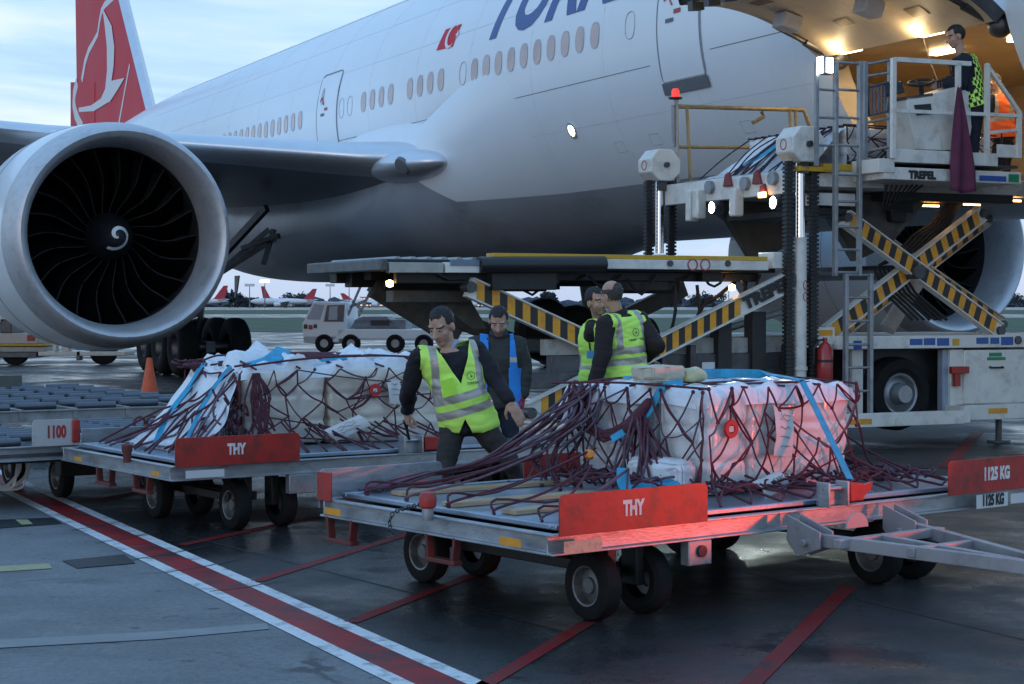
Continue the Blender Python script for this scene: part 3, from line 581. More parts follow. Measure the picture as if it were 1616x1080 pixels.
# ------------------------------------------------------------------ cargo loader (local x towards the aircraft, y away from us)
LD = Frame((2.57, 21.25, 0), YAW)
LN = -1.47                                     # near side plane
loader = thing('cargo_loader', 'white container loader with amber and black striped scissor arms, raised to the cargo door', 'cargo loader', LD)
def lp(px, py, y=LN): return LD.pl(px, py, 1, y)
def bxp(mb, x0, y0, x1, y1, yn, dep, k=None):  # box whose near face spans two picture corners on the plane y=yn
    a, b = lp(x0, y0, yn), lp(x1, y1, yn); return mb.bx(min(a.x, b.x), max(a.x, b.x), yn, yn+dep, min(a.z, b.z), max(a.z, b.z), k)
def hazard(mb, a, b, wdt, y, dep, n, k0=1, k1=2, s0=0., s1=1., skw=1.):   # slanted amber/black blocks on an arm from a to b (in the xz plane)
    d = (b-a); L_ = d.length; d.normalize(); u = V((-d.z, 0, d.x))*wdt/2
    for i in range(n):
        t0 = L_*(s0+(s1-s0)*i/n); t1 = L_*(s0+(s1-s0)*(i+1)/n); sk = wdt*.5*d.z/d.x*skw
        p = [a+d*(t0-sk)-u, a+d*(t1-sk)-u, a+d*(t1+sk)+u, a+d*(t0+sk)+u]
        for q in p: q.y = y
        mb.prism(p, (0, dep, 0), k0 if i % 2 == 0 else k1)
def arm(a, b, wdt, n, y, name='scissor_arm', s0=.03, s1=.97, th=.10, skw=1.):
    mb = MB(); up = V((0, 1, 0)); a = V(a); b = V(b); a.y = b.y = y+th/2; mb.beam(a, b, th, wdt, V((0, 0, 1)), 0) if False else None
    d = (b-a).normalized(); u = V((-d.z, 0, d.x))*wdt/2
    mb.prism([V((q.x, y, q.z)) for q in (a-u, b-u, b+u, a+u)], (0, th, 0), 0)
    for s in (-1, 1): mb.prism([V((q.x, y-.025, q.z)) for q in (a+u*s-u*s*.14, b+u*s-u*s*.14, b+u*s*1.02, a+u*s*1.02)], (0, .024, 0), 0)
    hazard(mb, a, b, wdt*.80, y-.006, .005, n, s0=s0, s1=s1, skw=skw)
    for q in (a, b): mb.cyl((q.x, y-.05, q.z), (q.x, y+th+.03, q.z), wdt*.28, n=14, k=3)
    return mb.build(name, [LWH, AMB, BLKP, STEEL], loader)
# main platform
zt_, zb_ = lp(960, 409).z, lp(960, 428).z
xr_, xl_ = lp(1240, 409).x, lp(614, 415).x; W2 = .80
mb = MB(); mb.bx(xl_, xr_, LN+.20, W2, zb_, zt_-.02, 0); mb.build('platform_bed', GREASE, loader, bevel=.01)
mb = MB(); xm = lp(955, 409).x; bxp(mb, 955, 409, 1213, 427, LN, .1); mb.build('platform_side_beam', LWH, loader, bevel=.006)
for x0, x1, m in ((614, 700, LWHD), (703, 757, LWH)):
    bxp(MB(), x0, 414, x1, 431, LN, .1).build('rear_side_beam', m, loader, bevel=.006)
bxp(MB(), 711, 410, 757, 420, LN-.01, .02).build('sign_plate', mat('blue grey plate', (.16, .19, .25), .5), loader)
a, b = lp(757, 418), lp(955, 417); MB().cyl(a+V((0, .02, 0)), b+V((0, .02, 0)), .085, n=18).build('side_roller', mat('black vinyl cover', (.02, .02, .022), .4), loader)
mb = MB(); mb.bx(lp(780, 405).x, lp(1212, 405).x, LN+.01, LN+.2, zt_+.002, zt_+.048); mb.build('edge_strip', YEL, loader, bevel=.004)
mb = MB(); mb.bx(xl_-.10, xl_-.02, LN-.02, W2-.05, zb_-.02, zt_-.03); mb.build('rear_bumper', mat('grimy dark steel', (.13, .135, .14), .5, .5, var=.3, dirt=(.04, .04, .04), dscale=5), loader, bevel=.015)
rl = MB()
for i in range(26): x = xl_+.2+i*(xr_-xl_-.3)/26; rl.cyl((x, LN+.25, zt_-.035), (x, W2-.1, zt_-.035), .045, n=10)
rl.build('deck_rollers', GALV, loader)
for px in (1090, 1110):
    c = lp(px-2+5, 418, LN-.004); MB().lathe([(.052, 0), (.066, 0), (.066, .003), (.052, .003)], c, (0, -1, 0), 24).build('warning_ring', REDR, loader)
for px, py in ((1057, 416), (1148, 416), (800, 424)): MB().cyl(lp(px, py, LN), lp(px, py, LN)-V((0, .02, 0)), .035, n=10).build('bolt', STEEL, loader)
# underside clutter of the platform
mb = MB(); rnd = random.Random(3)
for i in range(26):
    x = xl_+.3+(xr_-xl_-.6)*rnd.random(); y = LN+.1+rnd.random()*2.4; s = .06+.2*rnd.random(); mb.bx(x-s*1.6, x+s*1.6, y-.1, y+.12, zb_-.04-s*.7, zb_+.01)
mb.bx(lp(640, 431).x, lp(900, 440).x, LN+.25, LN+.33, zb_-.14, zb_); mb.bx(lp(905, 431).x, lp(1225, 440).x, LN+.35, LN+.45, zb_-.10, zb_)
mb.build('underframe', GREASE, loader, bevel=.008)
hs = MB()
for i in range(9):
    a = lp(690+60*i, 433+4*(i % 3), LN+.2+.1*(i % 4)); b = lp(760+55*i, 434, LN+.3); c = (a+b)/2-V((0, 0, .05+.07*(i % 3))); hs.tube([a, (a+c)/2-V((0, 0, .03)), c, (b+c)/2-V((0, 0, .03)), b], .016)
for pts in (((1160, 445), (1130, 470), (1112, 478), (1098, 505), (1065, 522)), ((1165, 432), (1178, 445), (1174, 470)), ((1100, 450), (1104, 490), (1100, 516)), ((1065, 452), (1066, 490), (1060, 520))):
    hs.tube([lp(p[0], p[1], LN+.5) for p in pts], .022)
hs.build('hydraulic_hoses', HOSE, loader)
# platform scissors: two long arms on the near side, two plain ones behind
arm(lp(752, 453), lp(1075, 601), .21, 26, LN+.16); 
A_, B_2 = lp(838, 652), lp(1252, 442)
mb = MB(); ar = arm(A_, B_2, .21, 31, LN+.02, s0=.04, s1=.79)
d = (B_2-A_).normalized(); u = V((-d.z, 0, d.x)); o = A_+(B_2-A_)*.895; o.y = LN-.006
text('maker_lettering', 'TREPEL', .18, BLKP, ar, plane_m(o, d, u), sx=1.15, bold=.012)
far = MB()
for a, b in ((lp(590, 452, 1.0), lp(960, 600, 1.0)), (lp(860, 560, 1.0), lp(1080, 455, 1.0))):
    far.beam(a, b, .1, .2)
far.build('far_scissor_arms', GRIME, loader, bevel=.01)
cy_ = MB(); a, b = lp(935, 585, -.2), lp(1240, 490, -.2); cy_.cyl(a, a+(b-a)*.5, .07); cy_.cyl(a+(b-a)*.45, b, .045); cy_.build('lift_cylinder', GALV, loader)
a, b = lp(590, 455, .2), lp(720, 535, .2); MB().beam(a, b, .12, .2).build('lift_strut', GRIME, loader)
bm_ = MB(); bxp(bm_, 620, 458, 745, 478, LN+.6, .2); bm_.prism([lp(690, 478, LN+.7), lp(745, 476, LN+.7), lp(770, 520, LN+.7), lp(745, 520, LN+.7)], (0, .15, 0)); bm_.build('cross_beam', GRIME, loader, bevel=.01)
# chassis under the platform
ch = MB()
bxp(ch, 860, 536, 1252, 556, LN+.25, .12, 1); bxp(ch, 870, 562, 1252, 584, LN+.2, .12, 0); bxp(ch, 830, 590, 1252, 604, LN+.15, .14, 0)
for px in (1045, 1090, 1240): bxp(ch, px, 545, px+9, 606, LN+.1, .1, 0)
for px in (1134, 1188): bxp(ch, px, 492, px+21, 625, LN+.15, .18, 2)
a, b = lp(1035, 545, LN+.5), lp(1255, 538, LN+.5); ch.cyl(a, b, .07, k=1)
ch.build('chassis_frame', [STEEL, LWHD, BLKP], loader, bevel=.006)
bxp(MB(), 1108, 572, 1128, 583, LN+.19, .004).build('paper_notice', WHT, loader)
for px, py in ((858, 520), (905, 530)):
    c = lp(px, py, .6); mb = MB().lathe([(.12, .1), (.2, .13), (.3, .13), (.36, .06), (.36, -.06), (.3, -.13), (.12, -.1)], c, (0, -1, 0), 26, cap=True); mb.build('rear_wheel', RUB, loader)
bxp(MB(), 812, 534, 925, 556, .2, .9).build('rear_axle_frame', STEEL, loader, bevel=.02)
# lifting posts
def post(px, y, ztop, zch, zbot, full):
    c = lp(px, 300, y); x = c.x; s = 1.0
    p = MB(); w2 = .215; ch_ = .1
    oc = [(x+w2*a, y-.16, ztop-.20+.20*b) for a, b in ((-.5, 1), (.45, 1), (1, .35), (1, -.45), (.45, -1), (-.45, -1), (-1, -.45), (-1, .35))]
    p.prism(oc, (0, .34, 0)); hd = p.build('post_head', LWH, loader, bevel=.015)
    MB().bx(x-.045, x+.045, y-.10, y+.06, ztop-.52, ztop-.36).build('clevis', STEEL, hd); MB().cyl((x, y-.2, ztop-.2), (x, y-.15, ztop-.2), .035).build('head_bolt', STEEL, hd)
    MB().lathe([(.05, 0), (.062, 0), (.062, .003), (.05, .003)], (x-w2-.001, y+.02, ztop-.2), (-1, 0, 0), 20).build('ring_mark', REDR, hd)
    MB().cyl((x, y, zch), (x, y, ztop-.38), .055, n=22).build('chrome_rod', CHROME, loader)
    if full:
        t = MB().cyl((x, y, zbot), (x, y, zch), .075, n=22); t.cyl((x, y, .92), (x, y, .96), .088, n=22); t.build('post_tube', LWH, loader)
        r = MB()
        for pz in (422+28, 468): q = lp(px, pz, y-.08); r.tube([(x+.078*sin(a)*.9, y-.078*cos(a), q.z+.05*sin(b)) for a, b in [(.35+.45*cos(2*pi*i/20), 2*pi*i/20) for i in range(20)]], .005, 4, closed=True)
        r.build('warning_rings', REDR, loader)
        MB().bx(x-.085, x-.03, y-.09, y-.07, .48, .62).build('hazard_sticker', AMB, loader)
    for dx in (-.165, .165):
        cc = MB(); z = zbot if full else zb_-.1
        while z < ztop-.42: cc.bx(x+dx-.055, x+dx+.055, y-.05, y+.03, z, z+.030); cc.bx(x+dx-.035, x+dx+.035, y-.04, y+.02, z+.030, z+.047); z += .047
        cc.build('lift_chain', BLKP, loader, smooth=False)
    if not full: MB().bx(x-.07, x+.07, y-.08, y+.06, zb_, zb_+.28).build('post_foot', LWH, loader, bevel=.02)
zc1 = lp(1263, 201, LN).z; post(1263, LN, zc1, lp(1263, 375, LN).z, .3, True)
zc2 = lp(1041, 237, 1.47).z; post(1041, 1.47, zc2, lp(1041, 400, 1.47).z, 2.0, False)
bb = MB(); bxp(bb, 1220, 398, 1252, 424, LN+.03, .3); bb.build('post_bracket', LWH, loader, bevel=.01); mb = MB(); q = [lp(1236, 424, LN+.02), lp(1252, 424, LN+.02), lp(1252, 410, LN+.02), lp(1244, 410, LN+.02)]; mb.prism(q, (0, .006, 0)); mb.build('hazard_sticker', AMB, loader, smooth=False)
# bridge
zbt = lp(1300, 258).z; zbb = zbt-.34
mb = MB(); mb.bx(.10, 3.9, LN+.12, 1.45, zbb+.06, zbt-.10, 0); mb.build('bridge_deck', LWHD, loader, bevel=.01)
mb = MB(); mb.bx(-.02, .095, LN+.2, 1.42, zbb, zbt-.08, 0); mb.build('bridge_end_plate', LWH, loader, bevel=.01)
EX = -.02
def ep(px, py): return LD.pl(px, py, 0, EX-.01)
for px, py in ((1131, 328), (1228, 320)):
    c = ep(px, py); h = MB().lathe([(.03, .1), (.085, .06), (.085, -.06), (.07, -.075)], c, (-1, 0, 0) if False else (1, 0, 0), 18).build('flood_lamp', STEEL, loader); MB().lathe([(.001, -.07), (.07, -.07)], c, (1, 0, 0), 18).build('lens', LED, h)
    ld = bpy.data.lights.new('flood_glow', 'SPOT'); lo = bpy.data.objects.new('flood_glow', ld); col.objects.link(lo); ld.energy = 115; ld.spot_size = radians(64); ld.spot_blend = .8; ld.color = (.85, 1, .93); ld.shadow_soft_size = .07; lo.parent = h; lo.location = c+V((-.1, 0, 0)); lo.rotation_euler = (LD.l((1.9, 11.5, 0))-c).to_track_quat('-Z', 'Y').to_euler()
for px, y0, y1 in ((1098, 300, 350), (1168, 298, 342), (1109, 300, 346)):
    mb = MB(); a, b = ep(px, y0), ep(px, y1); mb.bx(a.x-.12, a.x+.02, a.y-.06, a.y+.06, b.z, a.z); mb.build('guide_bracket', LWH, loader, bevel=.02)
for px, py in ((1150, 284), (1196, 280), (1206, 302)):
    c = ep(px, py); c.x -= .03; mb = MB().prism([c+V((0, -.09, -.08)), c+V((0, .09, -.08)), c+V((0, .05, .06)), c+V((0, -.02, .09))], (.05, 0, 0)); mb.build('red_stop', mat('dull red stop', (.20, .03, .03), .5, var=.2) if 'dull red stop' not in MATS else MATS['dull red stop'], loader, bevel=.01)
c = ep(1208, 308); MB().bx(c.x-.06, c.x-.03, c.y-.06, c.y+.06, c.z-.03, c.z+.03).build('amber_lamp', AMBL, loader)
for px, py in ((1178, 290), (1122, 296), (1222, 282)):
    c = ep(px, py); MB().cyl(c, c-V((.05, 0, 0)), .08, n=16).build('end_roller', GALV, loader)
mb = MB(); ra = .0
for q in ((.3, 1.45), (1.2, 1.45)): pass
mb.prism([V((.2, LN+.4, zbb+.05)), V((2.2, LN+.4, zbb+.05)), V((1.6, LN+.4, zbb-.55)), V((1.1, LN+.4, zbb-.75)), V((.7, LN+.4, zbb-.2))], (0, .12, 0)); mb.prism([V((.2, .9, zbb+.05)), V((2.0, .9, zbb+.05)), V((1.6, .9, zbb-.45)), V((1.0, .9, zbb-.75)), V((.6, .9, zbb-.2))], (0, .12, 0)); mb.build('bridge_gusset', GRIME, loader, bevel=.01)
# far-side railing with the red beacon
RY = 1.46
def rp_(px, py, y=RY): return lp(px, py, y)
rail = MB(); RW = mat('worn yellow rail', (.36, .27, .13), .45, .2, var=.25, dirt=(.12, .09, .06), dscale=8, damt=.7)
rail.tube([rp_(1065, 168), rp_(1268, 174), rp_(1278, 200)], .028, 8); rail.tube([rp_(1068, 232), rp_(1185, 233), rp_(1260, 236)], .024, 8)
for px in (1084, 1246, 1255): rail.tube([rp_(px, 170), rp_(px+6 if px > 1200 else px+6, 292)], .024, 8)
rail.tube([rp_(1202, 176), rp_(1205, 184), rp_(1188, 194)], .03, 6); rail.build('far_railing', RW, loader)
pl2 = MB(); pl2.tube([rp_(1067, 158), rp_(1069, 305)], .03, 8); pl2.tube([rp_(1062, 166), rp_(1063, 232)], .024, 8); pl2.build('railing_post', GALV, loader)
c = rp_(1066, 154); be = MB().lathe([(.05, 0), (.05, .08), (.035, .11), (.001, .115)], c, (0, 0, 1), 16).build('beacon', REDL, loader); MB().lathe([(.001, -.03), (.09, -.02), (.09, 0), (.05, .002)], c, (0, 0, 1), 16).build('beacon_base', BLKP, be)
# access ladder and cage on the near side
LY = LN-.26
def ladder(name, x0, x1, y0, y1, rungs, y=LY, m=GALV):
    mb = MB(); 
    for x in (x0, x1): a, b = lp(x, y0, y), lp(x, y1, y); mb.bx(a.x-.022, a.x+.022, y-.03, y+.03, b.z, a.z)
    for r in rungs: a, b = lp(x0, r, y), lp(x1, r, y); mb.cyl((a.x, y, a.z), (b.x, y, a.z), .016, n=8)
    return mb.build(name, m, loader, bevel=.004)
ladder('upper_ladder', 1319, 1357, 97, 436, (98, 141, 185, 229, 275, 318, 358, 394, 430))
ladder('lower_ladder', 1335, 1374, 432, 652, (434, 470, 507, 544, 581, 618))
mb = MB(); a, b = lp(1289, 97, LY), lp(1289, 262, LY); mb.bx(a.x-.02, a.x+.02, LY-.02, LY+.02, b.z, a.z)
for r in (98, 141, 185, 229): p, q = lp(1289, r, LY), lp(1319, r, LY); mb.cyl((p.x, LY, p.z), (q.x, LY, p.z), .015, n=8)
mb.build('ladder_cage', GALV, loader)
c = lp(1304, 104, LY-.03); fl_ = MB().bx(c.x-.08, c.x+.06, c.y-.05, c.y+.05, c.z-.10, c.z+.10).build('work_lamp', GALV, loader, bevel=.01)
MB().bx(c.x-.095, c.x-.081, c.y-.05, c.y+.04, c.z-.09, c.z+.09).build('lens', LED, fl_); MB().bx(c.x-.03, c.x+.05, c.y-.056, c.y-.051, c.z-.08, c.z+.08).build('lens', LED, fl_)
# gate beside the ladder
GY = LN-.22
g = MB()
for px in (1366, 1404): a, b = lp(px, 97, GY), lp(px, 250, GY); g.bx(a.x-.02, a.x+.02, GY-.02, GY+.02, b.z, a.z)
for a, b in (((1366, 102), (1404, 95)), ((1366, 121), (1404, 115)), ((1366, 194), (1404, 187)), ((1366, 240), (1404, 232))):
    g.cyl(lp(*a, GY), lp(*b, GY), .016, n=8)
gt = g.build('gate', GALV, loader)
mb = MB(); q = [lp(1370, 138, GY), lp(1402, 130, GY), lp(1402, 176, GY), lp(1371, 183, GY)]; mb.tube(q, .02, 6, closed=True)
for i in range(1, 6): mb.tube([q[0]+(q[1]-q[0])*i/6, q[3]+(q[2]-q[3])*i/6], .012, 5)
mb.build('gate_grille', mat('blue grey steel', (.10, .13, .18), .5, .4), gt)
# operator stand
OY = LN-.62
zfl = lp(1450, 236, OY).z
mb = MB(); bxp(mb, 1387, 250, 1412, 273, OY+.02, .5); bxp(mb, 1411, 235, 1575, 263, OY, .03); bxp(mb, 1575, 228, 1612, 250, OY, .03)
mb.build('stand_fascia', LWH, loader, bevel=.006)
mb = MB(); bxp(mb, 1395, 263, 1612, 291, OY+.03, .85); mb.build('stand_base', LWH, loader, bevel=.008)
mb = MB(); bxp(mb, 1411, 258, 1606, 262, OY+.05, .9); mb.build('stand_floor', STEEL, loader)
a, b = lp(1429, 277, OY+.025), lp(1482, 277, OY+.025)
text('maker_lettering', 'TREPEL', .115, BLKP, loader, plane_m((a+b)/2, (1, 0, 0), (0, 0, 1)), sx=1.0, bold=.009)
bxp(MB(), 1546, 277, 1588, 287, OY+.022, .004).build('instruction_label', LBLUE, loader); bxp(MB(), 1297, 280, 1312, 292, LN+.0, .004).build('instruction_label', LGRN, loader)
bxp(MB(), 1592, 275, 1608, 288, OY+.022, .004).build('instruction_label', LGRN, loader)
mb = MB(); bxp(mb, 1262, 262, 1318, 272, LN-.1, .3, 1); bxp(mb, 1285, 273, 1395, 298, LN-.02, .1, 0); bxp(mb, 1285, 304, 1350, 326, LN+.05, .2, 0); bxp(mb, 1300, 258, 1362, 271, LN-.11, .1, 1); mb.build('bridge_side_beam', [LWH, YEL], loader, bevel=.005)
rl = MB(); R2 = OY
def ps(px, y0, y1): a, b = lp(px, y0, R2), lp(px, y1, R2); rl.bx(a.x-.025, a.x+.025, R2-.025, R2+.025, b.z, a.z)
ps(1410, 92, 250); ps(1512, 100, 182); ps(1558, 101, 262); ps(1608, 180, 250)
rl.beam(lp(1412, 94, R2), lp(1531, 101, R2), .05, .05); rl.beam(lp(1412, 175, R2), lp(1612, 183, R2), .04, .04); rl.beam(lp(1556, 101, R2), lp(1610, 180, R2), .04, .04); rl.beam(lp(1558, 210, R2), lp(1606, 205, R2), .035, .035)
rl.build('stand_railing', LWH, loader)
# console
CY = OY+.12
def cp(px, py): return lp(px, py, CY)
mb = MB(); mb.prism([cp(1430, 154), cp(1472, 148), cp(1490, 238), cp(1447, 236)], (0, .02, 0), 0)
mb.prism([cp(1472, 148), cp(1513, 136), cp(1542, 153), cp(1528, 236), cp(1486, 238)], (0, .42, 0), 0); mb.prism([cp(1430, 154)+V((0, .02, 0)), cp(1436, 160)+V((0, .02, 0)), cp(1452, 236)+V((0, .02, 0)), cp(1447, 236)+V((0, .02, 0))], (0, .4, 0), 0)
co = mb.build('control_console', LWH, loader, bevel=.012)
MB().prism([cp(1430, 153), cp(1472, 147), cp(1472, 152), cp(1430, 158)], (0, .42, 0)).build('console_top', STEEL, co); MB().prism([cp(1442, 166)-V((0, .012, 0)), cp(1468, 164)-V((0, .012, 0)), cp(1470, 180)-V((0, .012, 0)), cp(1446, 182)-V((0, .012, 0))], (0, .008, 0)).build('console_recess', BLKP, co)
mb = MB(); a, b = lp(1430, 137, CY+.2), lp(1476, 124, CY+.2); m_ = (a+b)/2; d = (b-a).normalized(); n_ = V((-.25, -.22, .93)).normalized(); x, y, _ = basis(n_, d); R_ = (b-a).length*.33
mb.tube([m_+(x*cos(2*pi*i/24)+y*sin(2*pi*i/24))*R_ for i in range(24)], .018, 6, closed=True); mb.tube([m_, m_-n_*.22], .03); mb.beam(m_-x*R_, m_+x*R_, .02, .02); mb.build('steering_wheel', BLKP, co)
mb = MB()
for i in range(9): c = lp(1480+4*i, 140-1.6*i, CY+.15+.05*(i % 3)); mb.cyl(c, c+V((0, 0, .07)), .012, n=6); mb.ball(c+V((0, 0, .08)), .02, nu=8, nv=6)
mb.build('control_levers', BLKP, co)
MB().prism([lp(1411, 130, CY+.1), lp(1424, 128, CY+.1), lp(1429, 146, CY+.1), lp(1412, 150, CY+.1)], (0, .25, 0)).build('display_box', STEEL, loader, bevel=.01)
# hanging works under the stand
mb = MB()
for i in range(8): a = lp(1400+8*i, 292, LN-.05+.03*(i % 2)); b = lp(1392+5*i, 330-2*i, LN); c = lp(1440, 335-3*i, LN); mb.tube([a, b, c], .012)
for i in range(6): a, b, c = lp(1515-4*i, 322, LN+.5), lp(1480-8*i, 372, LN+.5), lp(1432-9*i, 400+4*i, LN+.5); mb.tube([a, (a+b)/2-V((0, 0, .06)), b, (b+c)/2-V((0, 0, .05)), c], .02)
for i in range(7): a, b, c = lp(1380+7*i, 425, LN+.4), lp(1396+8*i, 462, LN+.4), lp(1440+9*i, 505, LN+.4); mb.tube([a, b, c], .018)
mb.build('hydraulic_hoses', HOSE, loader)
mb = MB(); bxp(mb, 1395, 292, 1600, 322, LN+.15, 1.9); bxp(mb, 1290, 326, 1345, 342, LN+.1, 1.9); mb.build('stand_underframe', GREASE, loader, bevel=.02)
MB().prism([lp(1405, 318, LN+.3), lp(1440, 315, LN+.3), lp(1430, 352, LN+.3), lp(1408, 350, LN+.3)], (0, .5, 0)).build('valve_block', GREASE, loader, bevel=.02)
for px, py in ((1470, 325), (1535, 323), (1600, 317)): a = lp(px, py, LN+.4); MB().bx(a.x-.12, a.x+.12, a.y, a.y+.03, a.z-.01, a.z+.01).build('marker_lamp', AMBL, loader)
# bridge scissors
arm(lp(1340, 343), lp(1582, 522), .19, 27, LN+.05, skw=.35); arm(lp(1322, 527), lp(1566, 336), .19, 27, LN+.17, skw=.35)
arm(lp(1352, 350, 1.0), lp(1582, 512, 1.0), .19, 25, 1.0); arm(lp(1340, 520, 1.0), lp(1566, 345, 1.0), .19, 25, 1.1)
c = lp(1452, 429, LN-.02); MB().cyl(c, c+V((0, 2.4, 0)), .085, n=20).build('scissor_pivot', STEEL, loader)
a, b = lp(1400, 520, -.3), lp(1480, 392, -.3); mb = MB().cyl(a, a+(b-a)*.6, .1); mb.cyl(a+(b-a)*.5, b, .06); mb.ball(b, .12); mb.build('lift_cylinder', LWHD, loader)
# front chassis
mb = MB(); X2 = 4.4
def bq(mb, x0, y0, y1, yn, dep, x1=None, k=None):
    a, b = lp(x0, y0, yn), lp(x0 if x1 is None else x1, y1, yn); return mb.bx(a.x, X2 if x1 is None else b.x, yn, yn+dep, min(a.z, lp(x0, y1, yn).z), a.z, k)
bq(mb, 1322, 531, 552, LN-.1, .12); bq(mb, 1345, 552, 655, LN+.0, .06, 1362); bq(mb, 1488, 552, 655, LN-.02, .1, 1503, k=1); bq(mb, 1500, 552, 640, LN-.06, .12, 1520); mb.bx(lp(1322, 531, LN).x, X2, LN+.05, 1.5, lp(1400, 540, LN).z, lp(1400, 532, LN).z)
mb.build('front_chassis', [LWH, mat('pale blue paint', (.28, .33, .40), .5)], loader, bevel=.008)
mb = MB(); bq(mb, 1522, 553, 638, LN-.09, .9); mb.build('equipment_box', LWH, loader, bevel=.012); 
mb = MB(); bq(mb, 1336, 654, 676, LN-.35, .1, 1522); bq(mb, 1526, 640, 664, LN-.12, .1); bq(mb, 1522, 642, 668, LN-.36, .36, 1532); mb.build('step_bumper', LWH, loader, bevel=.008)
mb = MB(); bq(mb, 1342, 662, 671, LN-.353, .003, 1376); bq(mb, 1560, 645, 653, LN-.123, .003, 1590); mb.build('amber_reflector', ORN, loader)
bq(MB(), 1436, 535, 545, LN-.103, .003, 1456).build('instruction_label', LBLUE, loader)
bq(MB(), 1458, 534, 545, LN-.103, .003, 1476).build('instruction_label', LBLUE, loader)
bq(MB(), 1479, 534, 546, LN-.103, .003, 1498).build('instruction_label', LBLUE, loader)
bq(MB(), 1541, 533, 543, LN-.103, .003, 1560).build('instruction_label', LBLUE, loader)
bq(MB(), 1563, 533, 543, LN-.103, .003, 1577).build('instruction_label', LBLUE, loader)
bq(MB(), 1580, 532, 545, LN-.103, .003, 1599).build('instruction_label', LBLUE, loader)
bq(MB(), 1347, 538, 552, LN-.103, .003, 1360).build('instruction_label', LBLUE, loader)

mb = MB(); bq(mb, 1561, 557, 563, LN-.093, .003, 1581); bq(mb, 1558, 564, 569, LN-.093, .003, 1587); mb.build('safety_label', LGRN, loader)
mb = MB(); a, b = lp(1562, 579, LN-.1), lp(1581, 579, LN-.1); mb.tube([a, a-V((0, .03, .01)), b-V((0, .03, .01)), b], .012); mb.build('box_handle', BLKP, loader)
mb = MB(); bq(mb, 1504, 535, 545, LN-.11, .02, 1514); mb.build('junction_box', YEL, loader); bq(MB(), 1503, 579, 590, LN-.14, .06, 1530).build('red_handle', REDP, loader, bevel=.005); bq(MB(), 1507, 590, 610, LN-.12, .04, 1516).build('red_bracket', REDP, loader)
c = lp(1606, 537, LN-.1); MB().cyl(c, c-V((0, .02, 0)), .05, n=16).build('round_fitting', STEEL, loader)
mb = MB(); bq(mb, 1365, 553, 655, LN+.25, .02, 1490); mb.bx(lp(1365, 553, LN).x, X2, .4, .5, .45, 1.1); mb.build('wheel_arch', BLKP, loader)
c = lp(1419, 619, LN+.08); c.z = .62
wh = MB().lathe([(.24, -.02), (.30, -.06), (.40, -.05), (.43, .04), (.43, .2), (.40, .25), (.2, .22)], c, (0, 1, 0), 36).build('front_wheel', RUB, loader)
MB().lathe([(.001, -.12), (.10, -.12), (.115, -.09), (.13, .02), (.2, .06), (.215, -.02), (.24, -.03), (.245, .0)], c, (0, 1, 0), 30).build('wheel_hub', GALV, wh)
mb = MB(); c = lp(1585, 664, LN); mb.cyl((c.x, LN+.1, .02), (c.x, LN+.1, .35), .04); mb.cyl((c.x, LN+.1, .005), (c.x, LN+.1, .03), .14); mb.build('stabiliser_foot', STEEL, loader)
bq(MB(), 1290, 517, 545, LN-.02, .25, 1318).build('warning_box', LWH, loader, bevel=.008); bq(MB(), 1293, 521, 530, LN-.025, .004, 1314).build('orange_label', ORN, loader)
c = lp(1302, 540, LN-.12); zb0 = lp(1302, 600, LN-.12).z
ex = MB().lathe([(.001, 0), (.085, .01), (.09, .04), (.09, c.z-zb0-.09), (.06, c.z-zb0-.03), (.025, c.z-zb0), (.025, c.z-zb0+.05), (.001, c.z-zb0+.05)], (c.x, c.y, zb0), (0, 0, 1), 20).build('fire_extinguisher', mat('extinguisher red', (.38, .02, .02), .3, coat=.3), loader)
MB().tube([(c.x, c.y, c.z+.03), (c.x-.1, c.y-.03, c.z+.02), (c.x-.15, c.y, c.z-.08), (c.x-.15, c.y, c.z-.25)], .014).build('extinguisher_hose', HOSE, ex); MB().lathe([(.092, 0), (.092, .03)], (c.x, c.y, zb0+.2), (0, 0, 1), 20).build('extinguisher_strap', BLKP, ex)
for px, py in ((1155, 455), (615, 449)):
    a = lp(px, py, LN+.3); h = MB().lathe([(.001, -.03), (.035, -.02), (.04, .03), (.001, .05)], a, (0, 0, 1), 14).build('amber_lamp', AMBL, loader)
# maroon cloth hung on the railing
clo = MB(); y0 = OY-.05
def cf(u, v):
    wd_ = (.02+.17*v**.8)*(1 if v < .8 else 1-.5*(v-.8)); p = lp(1514+6*v, 140+165*v, y0); return V((p.x+(u-.5)*2*wd_, p.y+.035*sin(u*9+v*3)*v, p.z+.05*abs(u-.5)))
clo.grid(cf, 14, 20); o = clo.build('hanging_cloth', mat('maroon cloth', (.12, .025, .06), .85, var=.2), None); o.matrix_world = LD.m
sdf = o.modifiers.new('solid', 'SOLIDIFY'); sdf.thickness = .008; tag(o, 'maroon cloth hanging down from the railing of the loader operator stand', 'cloth')
# ------------------------------------------------------------------ pallet dollies (local x along the near beam, y away from the drawbar side)
NETM = mat('maroon net rope', (.090, .022, .036), .8, var=.35, scale=30, bump=.3, bscale=200)
NETG = mat('faded net rope', (.13, .085, .11), .85, var=.3, scale=20)
STRAP = mat('light blue strap webbing', (.03, .32, .52), .6, var=.2, scale=12, dirt=(.05, .15, .25), dscale=9, damt=.6, bump=.15, bscale=150)
WRAP = mat('stretch wrapped cartons', (.66, .67, .70), .22, var=.18, scale=2.2, coat=.5, bump=.5, bscale=7, stretch=(.6, .6, 2.6), dirt=(.34, .26, .19), dscale=1.6, damt=.55)
WRAPW = mat('white wrapped bale', (.74, .72, .70), .22, var=.1, scale=3, coat=.45, bump=.5, bscale=6, dirt=(.44, .37, .29), dscale=1.5, damt=.5)
SHEET = mat('white plastic sheet', (.74, .76, .80), .28, var=.06, scale=5, coat=.5, bump=.6, bscale=9)
